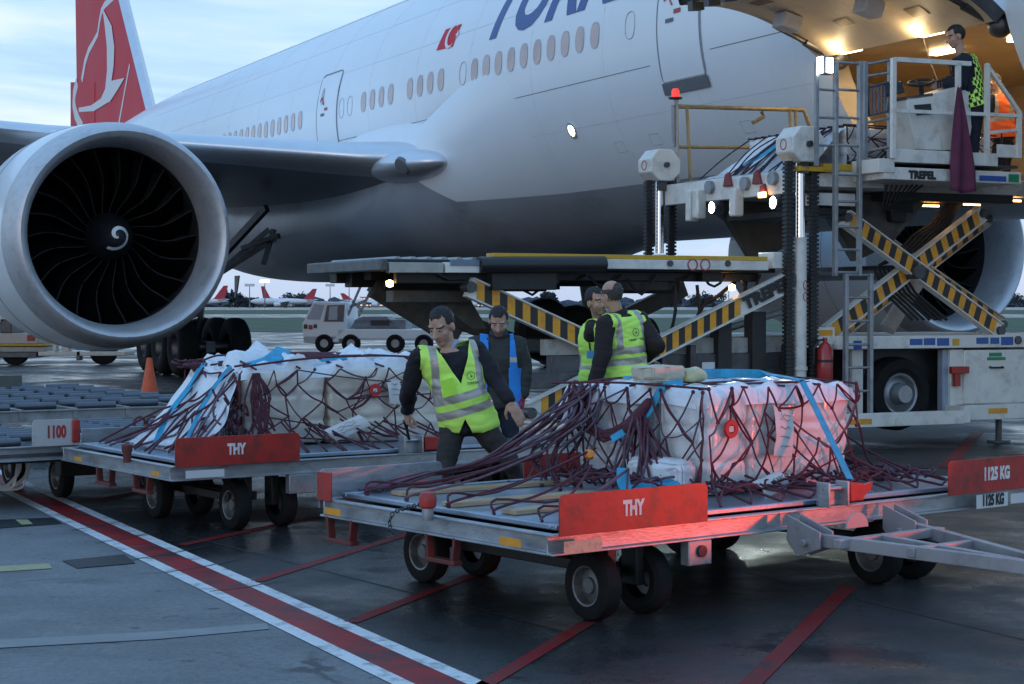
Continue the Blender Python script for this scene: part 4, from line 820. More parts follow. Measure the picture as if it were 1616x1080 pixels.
CARD = mat('brown carton', (.36, .26, .17), .7, var=.1)
PALM = mat('aluminium pallet sheet', (.34, .40, .48), .34, .75, var=.14, scale=3, dirt=(.18, .18, .19), dscale=5, damt=.55, bump=.05)
PAPER = mat('paper tag', (.60, .58, .57), .7, var=.06); INK = mat('black ink', (.015, .015, .018), .6)
WOOD = mat('pale pine plank', (.46, .33, .20), .7, var=.18, scale=4, stretch=(1, 8, 8), dirt=(.22, .15, .09), dscale=5, damt=.4)
RUBE = mat('dolly wheel rim', (.20, .20, .20), .45, .6, var=.2, dirt=(.07, .06, .05), dscale=8, damt=.7)
LETT = mat('white plate lettering', (.70, .70, .68), .55, var=.1, dirt=(.45, .12, .1), dscale=20, damt=.5)
ROLL = mat('steel rollers', (.13, .14, .16), .45, .7, var=.15, scale=6)
DH = .51
def dwheel(fr, root, x, y, z=.18, s=-1, r=.185, ax=(1, 0, 0)):
    a = V(ax)*s; c = V((x, y, z))
    t = MB().lathe([(.095, .03), (.11, .058), (.15, .06), (r-.008, .045), (r, .02), (r, -.02), (r-.008, -.045), (.15, -.06), (.10, -.05)], c, a, 30).build('wheel', RUB, root)
    MB().lathe([(.001, .035), (.04, .035), (.045, .02), (.085, .01), (.098, .05), (.112, .055), (.112, .045)], c, a, 24).build('rim', RUBE, t); return t
def plate(root, name, x0, x1, y, z0, z1, m=REDP, th=.008, rad=.035, ax=0):
    P = []; n = 6
    for cx, a0 in ((x1-rad, 0), (x0+rad, pi/2)): P += [(cx+rad*cos(a0+pi/2*k/n), z1-rad+rad*sin(a0+pi/2*k/n)) for k in range(n+1)]
    P += [(x0, z0), (x1, z0)]
    return MB().prism([V((a, y, b)) if ax == 0 else V((y, a, b)) for a, b in P], (0, th, 0) if ax == 0 else (th, 0, 0)).build(name, m, root, bevel=.002)
def channel(mb, a, b, out, h=.107, w=.05, k=None):    # C-section beam, open side outwards
    a, b = V(a), V(b); out = V(out); d = (b-a).normalized(); n_ = V((0, 0, 1))
    pr = [(0, 0), (w, 0), (w, -.012), (.012, -.012), (.012, -h+.012), (w, -h+.012), (w, -h), (0, -h)]
    A_ = [a+out*(p-w)+n_*q for p, q in pr]; mb.add(A_+[p+(b-a) for p in A_], [(7, 6, 5, 4), (4, 3, 0, 7), (3, 2, 1, 0), (8+4, 8+5, 8+6, 8+7), (8+7, 8, 8+3, 8+4), (8, 8+1, 8+2, 8+3)]+[(i, (i+1) % 8, 8+(i+1) % 8, 8+i) for i in range(8)], k)
def dolly(fr, label, L_, D, words, wheels, tare=None, drawbar=False, rollers=False):
    root = thing('pallet_dolly', label, 'dolly', fr, 'cargo dollies parked on the apron')
    f = MB(); channel(f, (0, 0, DH), (L_, 0, DH), (0, -1, 0)); channel(f, (0, .05, DH), (0, D-.05, DH), (-1, 0, 0)); channel(f, (L_, .05, DH), (L_, D-.05, DH), (1, 0, 0)); channel(f, (0, D, DH), (L_, D, DH), (0, 1, 0))
    for t in (.2, .4, .6, .8): f.bx(L_*t-.03, L_*t+.03, .06, D-.06, DH-.11, DH-.035)
    f.build('deck_frame', ALUD, root, bevel=.003)
    g = MB(); g.bx(.08, L_-.08, .08, D-.08, DH-.05, DH-.03); g.build('deck_pan', STEEL, root)
    for nm, (x0, x1, y, w_) in words:
        p = plate(root, 'guard_plate', x0, x1, y, DH-.002, DH+.205)
        if w_: text('plate_lettering', w_, .105, LETT, p, plane_m(((x0+x1)/2-.02, y-.0015, DH+.105), (1, 0, 0), (0, 0, 1)), sx=.68, bold=.0055, ext=.0005)
    for x, y, s in wheels: dwheel(fr, root, x, y, s=s)
    for x, y, s in wheels:
        MB().bx(x-s*.08-.03, x-s*.08+.03, y-.06, y+.06, .16, DH-.1).build('axle_bracket', GREASE, root, bevel=.006)
    for x in sorted({round(w_[0]+(.2 if i % 2 == 0 else -.2), 1) for i, w_ in enumerate(wheels)}): MB().bx(x-.02, x+.02, .3, D-.3, .2, .26).build('axle_beam', GREASE, root, bevel=.006)
    return root
FR1 = Frame((.2, 8.77, 0), atan2(.6189, .7856))
D1 = dolly(FR1, 'aluminium pallet dolly in front with red THY plate, white drawbar and red-lit load', 4.0, 2.16,
           [('a', (.0, 1.02, -.055, 'THY')), ('b', (3.03, 4.0, -.055, '1125 KG'))],
           [(.5, .27, -1), (.86, .27, 1), (.56, 1.86, -1), (.95, 1.86, 1), (2.62, .16, -1), (2.95, .16, 1), (2.62, 1.8, -1), (2.95, 1.8, 1)])
p = plate(D1, 'rear_guard_plate', .0, .9, 2.165, DH-.06, DH+.17, ALUD); p2 = MB().bx(-.012, .0, 2.02, 2.175, DH-.01, DH+.16).build('plate_edge', REDP, p, bevel=.004)
plate(D1, 'rear_guard_plate', 1.55, 2.3, 2.165, DH-.02, DH+.17, REDP)
text('tare_lettering', '1125 KG', .092, INK, D1, plane_m((3.46, -.0575, DH-.055), (1, 0, 0), (0, 0, 1)), sx=.64, bold=.0045)
def flat(root, name, x0, x1, z0, z1, m, y=-.053): return MB().bx(x0, x1, y-.002, y, z0, z1).build(name, m, root)
flat(D1, 'tare_sticker', 3.30, 3.61, DH-.10, DH-.015, mat('off white sticker', (.6, .6, .58), .5, dirt=(.4, .4, .38)), y=-.0525)
flat(D1, 'reflector_sticker', .03, .28, DH-.092, DH-.03, mat('pale orange sticker', (.62, .38, .25), .5, dirt=(.2, .12, .08), dscale=25, damt=.7)); flat(D1, 'reflector_sticker', 3.64, 3.8, DH-.09, DH-.03, PAPER)
def endflat(root, y0, y1, z0, z1): return MB().bx(-.054, -.0515, y0, y1, z0, z1).build('reflector_sticker', ORN, root)
endflat(D1, .18, .36, DH-.078, DH-.036); endflat(D1, 1.85, 2.02, DH-.076, DH-.036)
def latch(root, x, D1_=0):
    m = MB(); m.bx(x-.16, x-.145, -.045, .05, DH, DH+.14); m.bx(x+.0, x+.015, -.045, .05, DH, DH+.14); m.bx(x-.16, x+.015, .03, .045, DH, DH+.12); m.cyl((x-.16, 0, DH+.10), (x+.1, 0, DH+.10), .012)
    la = m.build('stop_latch', ALUD, root, bevel=.004)
    h = MB(); h.prism([V((x+.03, -.04, DH+.02)), V((x+.15, -.04, DH+.02)), V((x+.15, -.04, DH+.12)), V((x+.03, -.04, DH+.13))], (0, .08, 0)); h.build('red_stop', REDP, la, bevel=.008)
    h = MB(); h.prism([V((x+.12, -.01, DH+.10)), V((x+.26, -.01, DH+.12)), V((x+.24, -.01, DH+.07)), V((x+.16, -.01, DH+.03))], (0, .03, 0)); h.build('latch_pawl', REDP, la, bevel=.005)
    return la
latch(D1, 2.14)
# red end stop with its chain on the left edge
y = 1.02; es = MB().lathe([(.03, 0), (.034, .03), (.030, .075)], (-.03, y, DH-.02), (0, 0, 1), 14).build('end_stop', GALV, D1)
MB().lathe([(.032, .065), (.046, .075), (.05, .12), (.038, .15), (.001, .16)], (-.03, y, DH-.02), (0, 0, 1), 16).build('stop_knob', REDP, es)
chn = MB()
cpts = [V((-.03, y+.03, DH+.07)), V((-.04, y+.10, DH+.05)), V((-.05, y+.19, DH+.03)), V((-.065, y+.28, DH-.0)), V((-.075, y+.30, DH-.05)), V((-.075, y+.29, DH-.10)), V((-.075, y+.25, DH-.13))]
def link(mb, c, d, tw, L_=.032, W_=.011, r=.0038):
    x, y_, z_ = basis(d); x2 = x*cos(tw)+y_*sin(tw); mb.tube([c+z_*cos(t)*L_/2+x2*sin(t)*W_ for t in [2*pi*i/10 for i in range(10)]], r, 5, closed=True)
k = 0
for a, b in zip(cpts, cpts[1:]):
    n = max(1, round((b-a).length/.024))
    for i in range(n): link(chn, a+(b-a)*(i+.5)/n, b-a, pi/2*(k % 2)); k += 1
chn.build('chain', STEEL, D1)
# folding red steps under the left edge
for y in (.95, 1.95):
    m = MB(); m.beam((.02, y-.13, DH-.1), (.02, y-.11, .275), .05, .02); m.beam((.02, y+.13, DH-.1), (.02, y+.11, .275), .05, .02); m.beam((.02, y-.14, .275), (.02, y+.14, .275), .06, .025); m.build('folding_step', mat('rusty red paint', (.13, .025, .02), .6, var=.3, dirt=(.08, .04, .03)) if 'rusty red paint' not in MATS else MATS['rusty red paint'], D1, bevel=.004)
m = MB(); m.bx(.93, 1.10, -.005, .06, .27, DH-.108); m.build('axle_box', GALV, D1, bevel=.006); MB().cyl((1.02, -.02, .345), (1.02, .0, .345), .032).build('axle_hole', BLK, D1)
# drawbar
WD = mat('drawbar grey paint', (.30, .30, .31), .45, .2, var=.12, scale=4, dirt=(.14, .12, .12), dscale=6, damt=.5)
db_ = MB(); E1 = V((1.98, -1.50, .335))
for x in (1.62, 2.42):
    db_.prism([V((x, -.06, DH-.01)), V((x, -.30, DH-.085)), V((x, -.30, DH-.175)), V((x, -.14, DH-.235)), V((x, -.06, DH-.15))], (.014, 0, 0)); db_.prism([V((x+.1, -.06, DH-.01)), V((x+.1, -.30, DH-.085)), V((x+.1, -.30, DH-.175)), V((x+.1, -.14, DH-.235)), V((x+.1, -.06, DH-.15))], (.014, 0, 0)); db_.cyl((x-.03, -.2, DH-.15), (x+.15, -.2, DH-.15), .02)
zz = DH-.135
for x in (1.68, 2.48): db_.beam((x, -.25, zz), E1+V(((x-1.98)*.12, 0, 0)), .048, .07)
db_.beam((1.62, -.42, zz), (2.50, -.42, zz), .05, .05); db_.beam((1.76, -.80, zz-.015), (2.27, -.80, zz-.015), .05, .05); db_.beam((1.98, -.42, zz), E1, .045, .05)
dr_ = db_.build('drawbar', WD, D1, bevel=.004)
m = MB(); m.prism([V((1.95+.09*cos(t), -.28, zz+.05+.085*sin(t))) for t in [pi*i/10 for i in range(11)]], (0, .012, 0)); m.build('lifting_lug', WD, dr_); 
m = MB(); m.tube([E1+V((.0+.045*cos(t)*.3, -.06+.055*cos(t), -.02+.055*sin(t))) for t in [2*pi*i/18 for i in range(18)]], .016, 8, closed=True); m.build('towing_eye', STEEL, dr_)
# ---- second dolly
FR2 = Frame((-2.4, 12.5, 0), radians(35.2))
D2 = dolly(FR2, 'aluminium pallet dolly behind, its red THY plate unlit, under the cream load', 4.0, 2.12,
           [('a', (.0, .99, -.055, 'THY'))], [(.62, .26, -1), (1.0, .26, 1), (.45, 1.25, -1), (.8, 1.25, 1), (2.8, .3, -1), (3.1, .3, 1), (2.7, 1.8, -1)])
flat(D2, 'reflector_sticker', .08, .38, DH-.085, DH-.03, PAPER); endflat(D2, .1, .24, DH-.075, DH-.04); endflat(D2, 1.55, 1.7, DH-.075, DH-.04)
latch(D2, 2.06); m = MB(); lv = V((1.93, -.03, DH+.13)); m.tube([(1.97, 0, DH+.10), lv+V((0, 0, .06)), lv+V((-.03, -.02, .13))], [.011, .012, .02], 8); m.build('lever', BLKP, D2)
for y in (.55, 1.25):
    m = MB(); m.beam((.02, y-.13, DH-.1), (.02, y-.11, .29), .05, .02); m.beam((.02, y+.13, DH-.1), (.02, y+.11, .29), .05, .02); m.beam((.02, y-.14, .29), (.02, y+.14, .29), .06, .025); m.build('folding_step', MATS['rusty red paint'], D2, bevel=.004)
m = MB(); m.bx(.93, 1.15, -.005, .06, .26, DH-.108); m.build('axle_box', GALV, D2, bevel=.006)
m = MB().lathe([(.028, 0), (.032, .07), (.04, .09), (.04, .13), (.001, .15)], (-.03, .72, DH-.02), (0, 0, 1), 14); m.build('end_stop', MATS['rusty red paint'], D2)
# ---- third dolly: empty roller deck
q = G(47, 705, DH-.0); FR3 = Frame((q.x, q.y, 0), radians(35.2))
D3 = thing('roller_dolly', 'empty grey roller-deck dolly with number plate 1100 at the left', 'dolly', FR3, 'cargo dollies parked on the apron')
f = MB(); L3, W3 = 2.75, 2.3; channel(f, (-.9, 0, DH), (L3, 0, DH), (0, -1, 0), h=.12); channel(f, (-.9, W3, DH), (L3, W3, DH), (0, 1, 0), h=.12)
for x in (-.9, .45, .75, 1.75, L3-.02): f.bx(x, x+.05, .02, W3-.02, DH-.10, DH+.02)
f.build('deck_frame', GALV, D3, bevel=.003)
MB().bx(-.85, L3-.05, .03, W3-.03, DH-.09, DH-.06).build('deck_pan', STEEL, D3)
for i in range(9):
    for x0, x1 in ((-.8, -.45), (-.38, -.02), (.04, .42), (.82, 1.2), (1.26, 1.7), (1.82, 2.2), (2.26, 2.7)):
        if x0 < .4 and i < 2 and x0 > 0: continue
        MB().cyl((x0, .18+.25*i, DH+.025), (x1, .18+.25*i, DH+.025), .035, n=12).build('roller', ROLL, D3)
p = plate(D3, 'number_plate', 0.0, .36, -.055, DH-.0, DH+.215, mat('dirty white plate', (.46, .45, .43), .5, dirt=(.22, .2, .18), dscale=6, damt=.7)); text('plate_lettering', '1100', .135, REDP, p, plane_m((.20, -.0575, DH+.11), (1, 0, 0), (0, 0, 1)), sx=.62, bold=.006)
MB().bx(.33, .40, -.075, -.05, DH+.02, DH+.21).build('red_stop', REDP, D3, bevel=.015)
MB().bx(.42, 1.6, -.045, -.03, DH, DH+.13).build('side_board', ALUD, D3, bevel=.004)
m = MB(); m.tube([(1.18+.05*cos(t), .55, DH+.12+.05*sin(t)) for t in [2*pi*i/12 for i in range(12)]], .012, 5, closed=True); m.tube([(1.3+.05*cos(t), .55, DH+.12+.05*sin(t)) for t in [2*pi*i/12 for i in range(12)]], .012, 5, closed=True); m.bx(1.15, 1.32, .53, .57, DH, DH+.07); m.build('deck_lock', mat('lock rust', (.14, .05, .05), .6), D3)
for x, y, s in ((.55, .75, -1), (1.3, .6, -1), (.5, 1.8, -1), (2.1, .6, 1)): dwheel(FR3, D3, x, y, s=s)
m = MB(); m.bx(.45, .8, .5, .65, .2, DH-.1); m.bx(1.2, 1.5, .4, .55, .2, DH-.1); m.bx(-.5, 2.4, .28, .36, DH-.16, DH-.1); m.build('axle_brackets', GREASE, D3, bevel=.01)
# ---- fourth dolly behind it: long roller deck
q = G(-60, 652, DH); FR4 = Frame((q.x, q.y, 0), radians(33)); D4 = thing('roller_dolly', 'long empty roller-deck dolly farther back with the 50 plate beside the cone', 'dolly', FR4, 'cargo dollies parked on the apron')
f = MB(); channel(f, (0, 0, DH), (3.0, 0, DH), (0, -1, 0), h=.12); channel(f, (3.0, .05, DH), (3.0, 5.4, DH), (1, 0, 0), h=.12); channel(f, (0, 5.4, DH), (3.0, 5.4, DH), (0, 1, 0), h=.12); channel(f, (0, .05, DH), (0, 5.4, DH), (-1, 0, 0), h=.12)
for x in (.05, .62, 1.22, 1.82, 2.42): f.bx(x, x+.05, .02, 5.35, DH-.10, DH+.01)
f.build('deck_frame', GALV, D4); MB().bx(.05, 2.95, .05, 5.35, DH-.09, DH-.06).build('deck_pan', STEEL, D4)
for j in range(5):
    for i in range(9): MB().cyl((.13+.6*j, .25+.58*i+.25*(j % 2), DH+.02), (.58+.6*j, .25+.58*i+.25*(j % 2), DH+.02), .042, n=12).build('roller', ROLL, D4)
p = plate(D4, 'number_plate', 2.72, 3.25, .35, DH+.0, DH+.19, MATS['dirty white plate']); text('plate_lettering', '50', .14, REDP, p, plane_m((3.05, .3475, DH+.10), (1, 0, 0), (0, 0, 1)), sx=.9, bold=.008)
MB().bx(1.2, 2.1, 4.6, 4.64, DH, DH+.2).build('end_board', mat('olive board', (.10, .11, .10), .6), D4)
for x, y, s in ((.5, .5, -1), (2.4, .5, 1), (.5, 4.8, -1), (2.4, 4.8, 1)): dwheel(FR4, D4, x, y, s=s)
# ------------------------------------------------------------------ pallets and their loads
def pallet(fr, x0, x1, y0, y1, label):
    r = thing('aluminium_pallet', label, 'pallet', fr, 'aluminium pallets on the dollies'); z = DH+.012
    MB().bx(x0+.03, x1-.03, y0+.03, y1-.03, z, z+.012).build('pallet_sheet', PALM, r)
    e_ = MB(); e_.bx(x0, x1, y0, y0+.05, z-.008, z+.022); e_.bx(x0, x1, y1-.05, y1, z-.008, z+.022); e_.bx(x0, x0+.05, y0+.05, y1-.05, z-.008, z+.022); e_.bx(x1-.05, x1, y0+.05, y1-.05, z-.008, z+.022)
    e_.build('edge_rail', PALM, r, bevel=.006); return r
pallet(FR1, .10, 3.72, .09, 2.08, 'blue-grey aluminium pallet on the front dolly, with planks and maroon net')
pallet(FR2, .10, 3.5, .08, 2.02, 'blue-grey aluminium pallet on the second dolly under the cream load')
ZP = DH+.026
def bale(fr, x0, x1, y0, y1, z0, z1, m, label, seed, amp=.018, name='wrapped_bale', group='wrapped freight bales', rnd=.06, parts=True, lean=0):
    # a stretch-wrapped stack: rounded block with bulging cartons under the film
    mb = MB(); nx, ny, nz_ = 14, 14, 9; off = V((seed*7.3, seed*3.1, seed*1.7))
    def dis(p):
        q = V(p); c = V(((x0+x1)/2, (y0+y1)/2, (z0+z1)/2)); h = V(((x1-x0)/2, (y1-y0)/2, (z1-z0)/2)); d = q-c
        dd = V([max(-(h[i]-rnd), min(h[i]-rnd, d[i])) for i in range(3)]); n_ = d-dd
        if n_.length > 1e-6: n_.normalize(); q = c+dd+n_*rnd
        nn = noise.noise_vector(q*2.3+off)*amp*1.6+noise.noise_vector(q*7+off)*amp*.7
        gx, gz = (q.x*(1-abs(n_.x))+q.y*abs(n_.x))/.31+seed*.37, (q.z-z0)/.2; gr = min(abs(gx-round(gx))*.31, abs(gz-round(gz))*.2); q -= n_*max(0, .014-gr*.45)*(.0 if abs(n_.z) > .7 else 1)
        cr2 = noise.noise(V((q.x*9+q.z*14, q.y*9+q.z*14, q.z*22))+off); q += n_*(max(0, cr2-.15)*.010)
        q += n_*(nn.x+nn.y*.5)+n_*amp*.6*sin(q.z*26+noise.noise(q*3+off)*5)*.35; q.x += lean*(q.z-z0); q.z = max(q.z, z0+.001) if q.z < z0+.03 else q.z
        return q
    for fx in ((lambda u, v: (x0, y0+(y1-y0)*u, z0+(z1-z0)*v)), (lambda u, v: (x1, y0+(y1-y0)*u, z0+(z1-z0)*v)), (lambda u, v: (x0+(x1-x0)*u, y0, z0+(z1-z0)*v)), (lambda u, v: (x0+(x1-x0)*u, y1, z0+(z1-z0)*v)), (lambda u, v: (x0+(x1-x0)*u, y0+(y1-y0)*v, z1)), (lambda u, v: (x0+(x1-x0)*u, y0+(y1-y0)*v, z0))):
        mb.grid(lambda u, v, f=fx: dis(f(u, v)), 44, 36)
    o = mb.build(name, m, None, angle=60); bm = bmesh.new(); bm.from_mesh(o.data); bmesh.ops.remove_doubles(bm, verts=bm.verts, dist=.0005); bm.to_mesh(o.data); bm.free(); shade(o.data, 60)
    o.matrix_world = fr.m; tag(o, label, 'cargo bale', group); return o
def sheet_top(fr, x0, x1, y0, y1, z, drop, label, seed, hump=.05, name='plastic_sheet', nu=34, nv=30):
    off = V((seed*5.1, seed*2.2, 0))
    def fn(u, v):
        x, y = x0-drop+(x1-x0+2*drop)*u, y0-drop+(y1-y0+2*drop)*v
        ex, ey = max(x0-x, x-x1, 0), max(y0-y, y-y1, 0); e_ = max(ex, ey); zz = z-e_*.95-.05*(e_ > 0)*min(1, e_/.03)
        cx, cy_2 = min(max(x, x0-.022), x1+.022), min(max(y, y0-.022), y1+.022); q = V((x, y, 0))
        nn = abs(noise.noise(q*3.1+off))*hump+abs(noise.noise(q*8+off))*hump*.45
        if e_ > 0: return V((cx+noise.noise(q*9+off)*.012, cy_2+noise.noise(q*9-off)*.012, zz+noise.noise(q*5+off)*drop*.5))
        return V((x, y, z+.006+nn))
    o = MB().grid(fn, nu, nv).build(name, SHEET, None, angle=70); o.matrix_world = fr.m; tag(o, label, 'plastic sheet', 'white plastic sheets over the loads'); return o
# front load
bale(FR1, 2.02, 2.92, .62, 1.72, ZP, 1.155, WRAPW, 'white wrapped bale on the front pallet, its near side glowing red beside the blue strap', 1, .012)
bale(FR1, 1.66, 2.00, .60, 1.05, ZP, 1.135, WRAPW, 'narrow wrapped bale at the near corner of the front load, split by the red glow', 2, .010)
bale(FR1, 1.68, 2.00, 1.08, 1.80, ZP, 1.13, WRAP, 'grey wrapped carton stack facing left on the front pallet, behind the bunched net', 3, .014)
bale(FR1, 1.52, 1.665, .68, 1.15, ZP, .74, WRAP, 'low grey wrapped packet at the foot of the front load', 4, .02)
sheet_top(FR1, 1.67, 2.92, .62, 1.80, 1.15, .045, 'white plastic sheet over the top of the front load beneath the yellow bag', 5, .065)
# rear load
WRAPT = mat('tan wrapped cartons', (.66, .59, .50), .24, var=.16, scale=2.5, coat=.45, bump=.5, bscale=6, dirt=(.60, .56, .52), dscale=2.2, damt=.7)
bale(FR2, 1.02, 1.75, .88, 1.8, ZP, 1.12, WRAPT, 'cream wrapped bale at the left corner of the rear load, behind the THY plate', 6, .014)
bale(FR2, 1.76, 2.9, .86, 1.8, ZP, 1.13, WRAPT, 'cream wrapped bale of the rear load beside the leaning man, with the round red tag', 7, .016)
bale(FR2, .92, 1.04, .95, 1.7, ZP, .95, WRAP, 'thin grey wrapped bundle on the left side of the rear load', 8, .02)
sheet_top(FR2, 1.0, 2.9, .90, 1.85, 1.12, .02, 'crumpled white plastic sheet heaped over the rear load', 9, .24)
sheet_top(FR2, .45, .95, .5, 1.5, ZP+.02, .02, 'white plastic sheet spread on the left end of the rear pallet', 10, .05, nu=16, nv=16)
# sloping flap of the sheet down the left side of the rear load
def flap(fr, label, top, bot, seed, m=SHEET, name='plastic_sheet', n=20):
    off = V((seed, seed*2, 0)); t0, t1, b0, b1 = [V(p) for p in (*top, *bot)]
    def fn(u, v):
        p = (t0+(t1-t0)*u)*(1-v)+(b0+(b1-b0)*u)*v; q = p*5+off; return p+V((noise.noise(q), noise.noise(q+V((9, 0, 0))), noise.noise(q+V((0, 9, 0)))))*.035-V((0, 0, .10*sin(pi*v)))
    o = MB().grid(fn, n, n).build(name, m, None, angle=70); o.matrix_world = fr.m; tag(o, label, 'plastic sheet', 'white plastic sheets over the loads'); return o
flap(FR2, 'white plastic flap sloping down the left side of the rear load', ((.98, .9, 1.13), (.98, 1.8, 1.15)), ((.5, .55, ZP+.03), (.35, 1.6, ZP+.03)), 3)
flap(FR1, 'white plastic corner sagging at the far left of the front load', ((1.66, 1.55, 1.12), (1.66, 1.85, 1.14)), ((1.5, 1.6, .93), (1.42, 1.9, .98)), 5)
# nets -----------------------------------------------------------------
def sag(a, b, s, n=6, jit=.0, rnd=random):
    a, b = V(a), V(b); o = [a+(b-a)*i/n+V((0, 0, -4*s*(i/n)*(1-i/n))) for i in range(n+1)]
    if jit:
        for p in o[1:-1]: p += V((rnd.uniform(-jit, jit), rnd.uniform(-jit, jit), rnd.uniform(-jit, jit)))
    return o
def smooth_path(P, n=4):
    P = [V(p) for p in P]; out = []
    for i in range(len(P)-1):
        p0, p1, p2, p3 = P[max(0, i-1)], P[i], P[i+1], P[min(len(P)-1, i+2)]
        for k in range(n):
            t = k/n; out.append(.5*((2*p1)+(p2-p0)*t+(2*p0-5*p1+4*p2-p3)*t*t+(3*p1-p0-3*p2+p3)*t**3))
    return out+[P[-1]]
def face_net(mb, o, ux, uz, nx, nz_, rnd, r=.0075, outw=V((0, -1, 0)), top=None, pull=0.):
    # diamond mesh hanging over one face: o corner, ux/uz edge vectors (uz downwards)
    P = {}
    for j in range(nz_+1):
        for i in range(-1, nx+1):
            u = (i+.5*(j % 2)+.5)/nx+rnd.uniform(-.34, .34)/nx; v = j/nz_+rnd.uniform(-.36, .36)/nz_*(0 < j)
            u = min(1.0, max(0, u)); P[i, j] = o+ux*u+uz*v+outw*(.030+rnd.uniform(0, .012)+.02*v*v)
    for j in range(nz_):
        for i in range(-1, nx+1):
            if (i, j) not in P: continue
            for di in ((0, 1) if j % 2 else (-1, 0)):
                if (i+di, j+1) in P and rnd.random() > .10:
                    a, b = P[i, j], P[i+di, j+1]; s = rnd.uniform(.004, .028); 
                    for dbl in range(2 if rnd.random() < .22 else 1):
                        o_ = (ux.normalized()*rnd.uniform(.012, .026)+outw*.004)*dbl; mb.tube(smooth_path([a+o_*.3, (a+b)/2-V((0, 0, s))+outw*rnd.uniform(0, .014)+o_, b+o_*.4], 3), r*rnd.uniform(.75, 1.1), 5, k=0 if rnd.random() > .15 else 1)
            if rnd.random() < .22: mb.ball(P[i, j], r*1.9, nu=7, nv=5)
    K = list(P)
    for q in range(nx*2):                      # long cords running askew over the mesh
        a, b = P[rnd.choice(K)], P[rnd.choice(K)]
        if .2 < (a-b).length < .75*ux.length+.1 and abs((a-b).normalized().z) < .93: m = (a+b)/2+outw*.02-V((0, 0, rnd.uniform(-.01, .05))); mb.tube(smooth_path([a, m, b], 5), r*rnd.uniform(.7, 1.05), 5, k=0 if rnd.random() > .25 else 1)
    return P
def strand(mb, pts, r=.009, k=0, n=5, jit=0, rnd=None):
    if jit: pts = [pts[0]]+[V(p)+V((rnd.uniform(-jit, jit), rnd.uniform(-jit, jit), rnd.uniform(-jit, jit))) for p in pts[1:-1]]+[pts[-1]]
    mb.tube(smooth_path(pts, 4), r, n, k=k)
def net(fr, label, build):
    mb = MB(); build(mb, random.Random(len(label))); o = mb.build('cargo_net', [NETM, NETG], None, angle=80); o.matrix_world = fr.m; tag(o, label, 'cargo net', 'rope nets over the loads'); return o
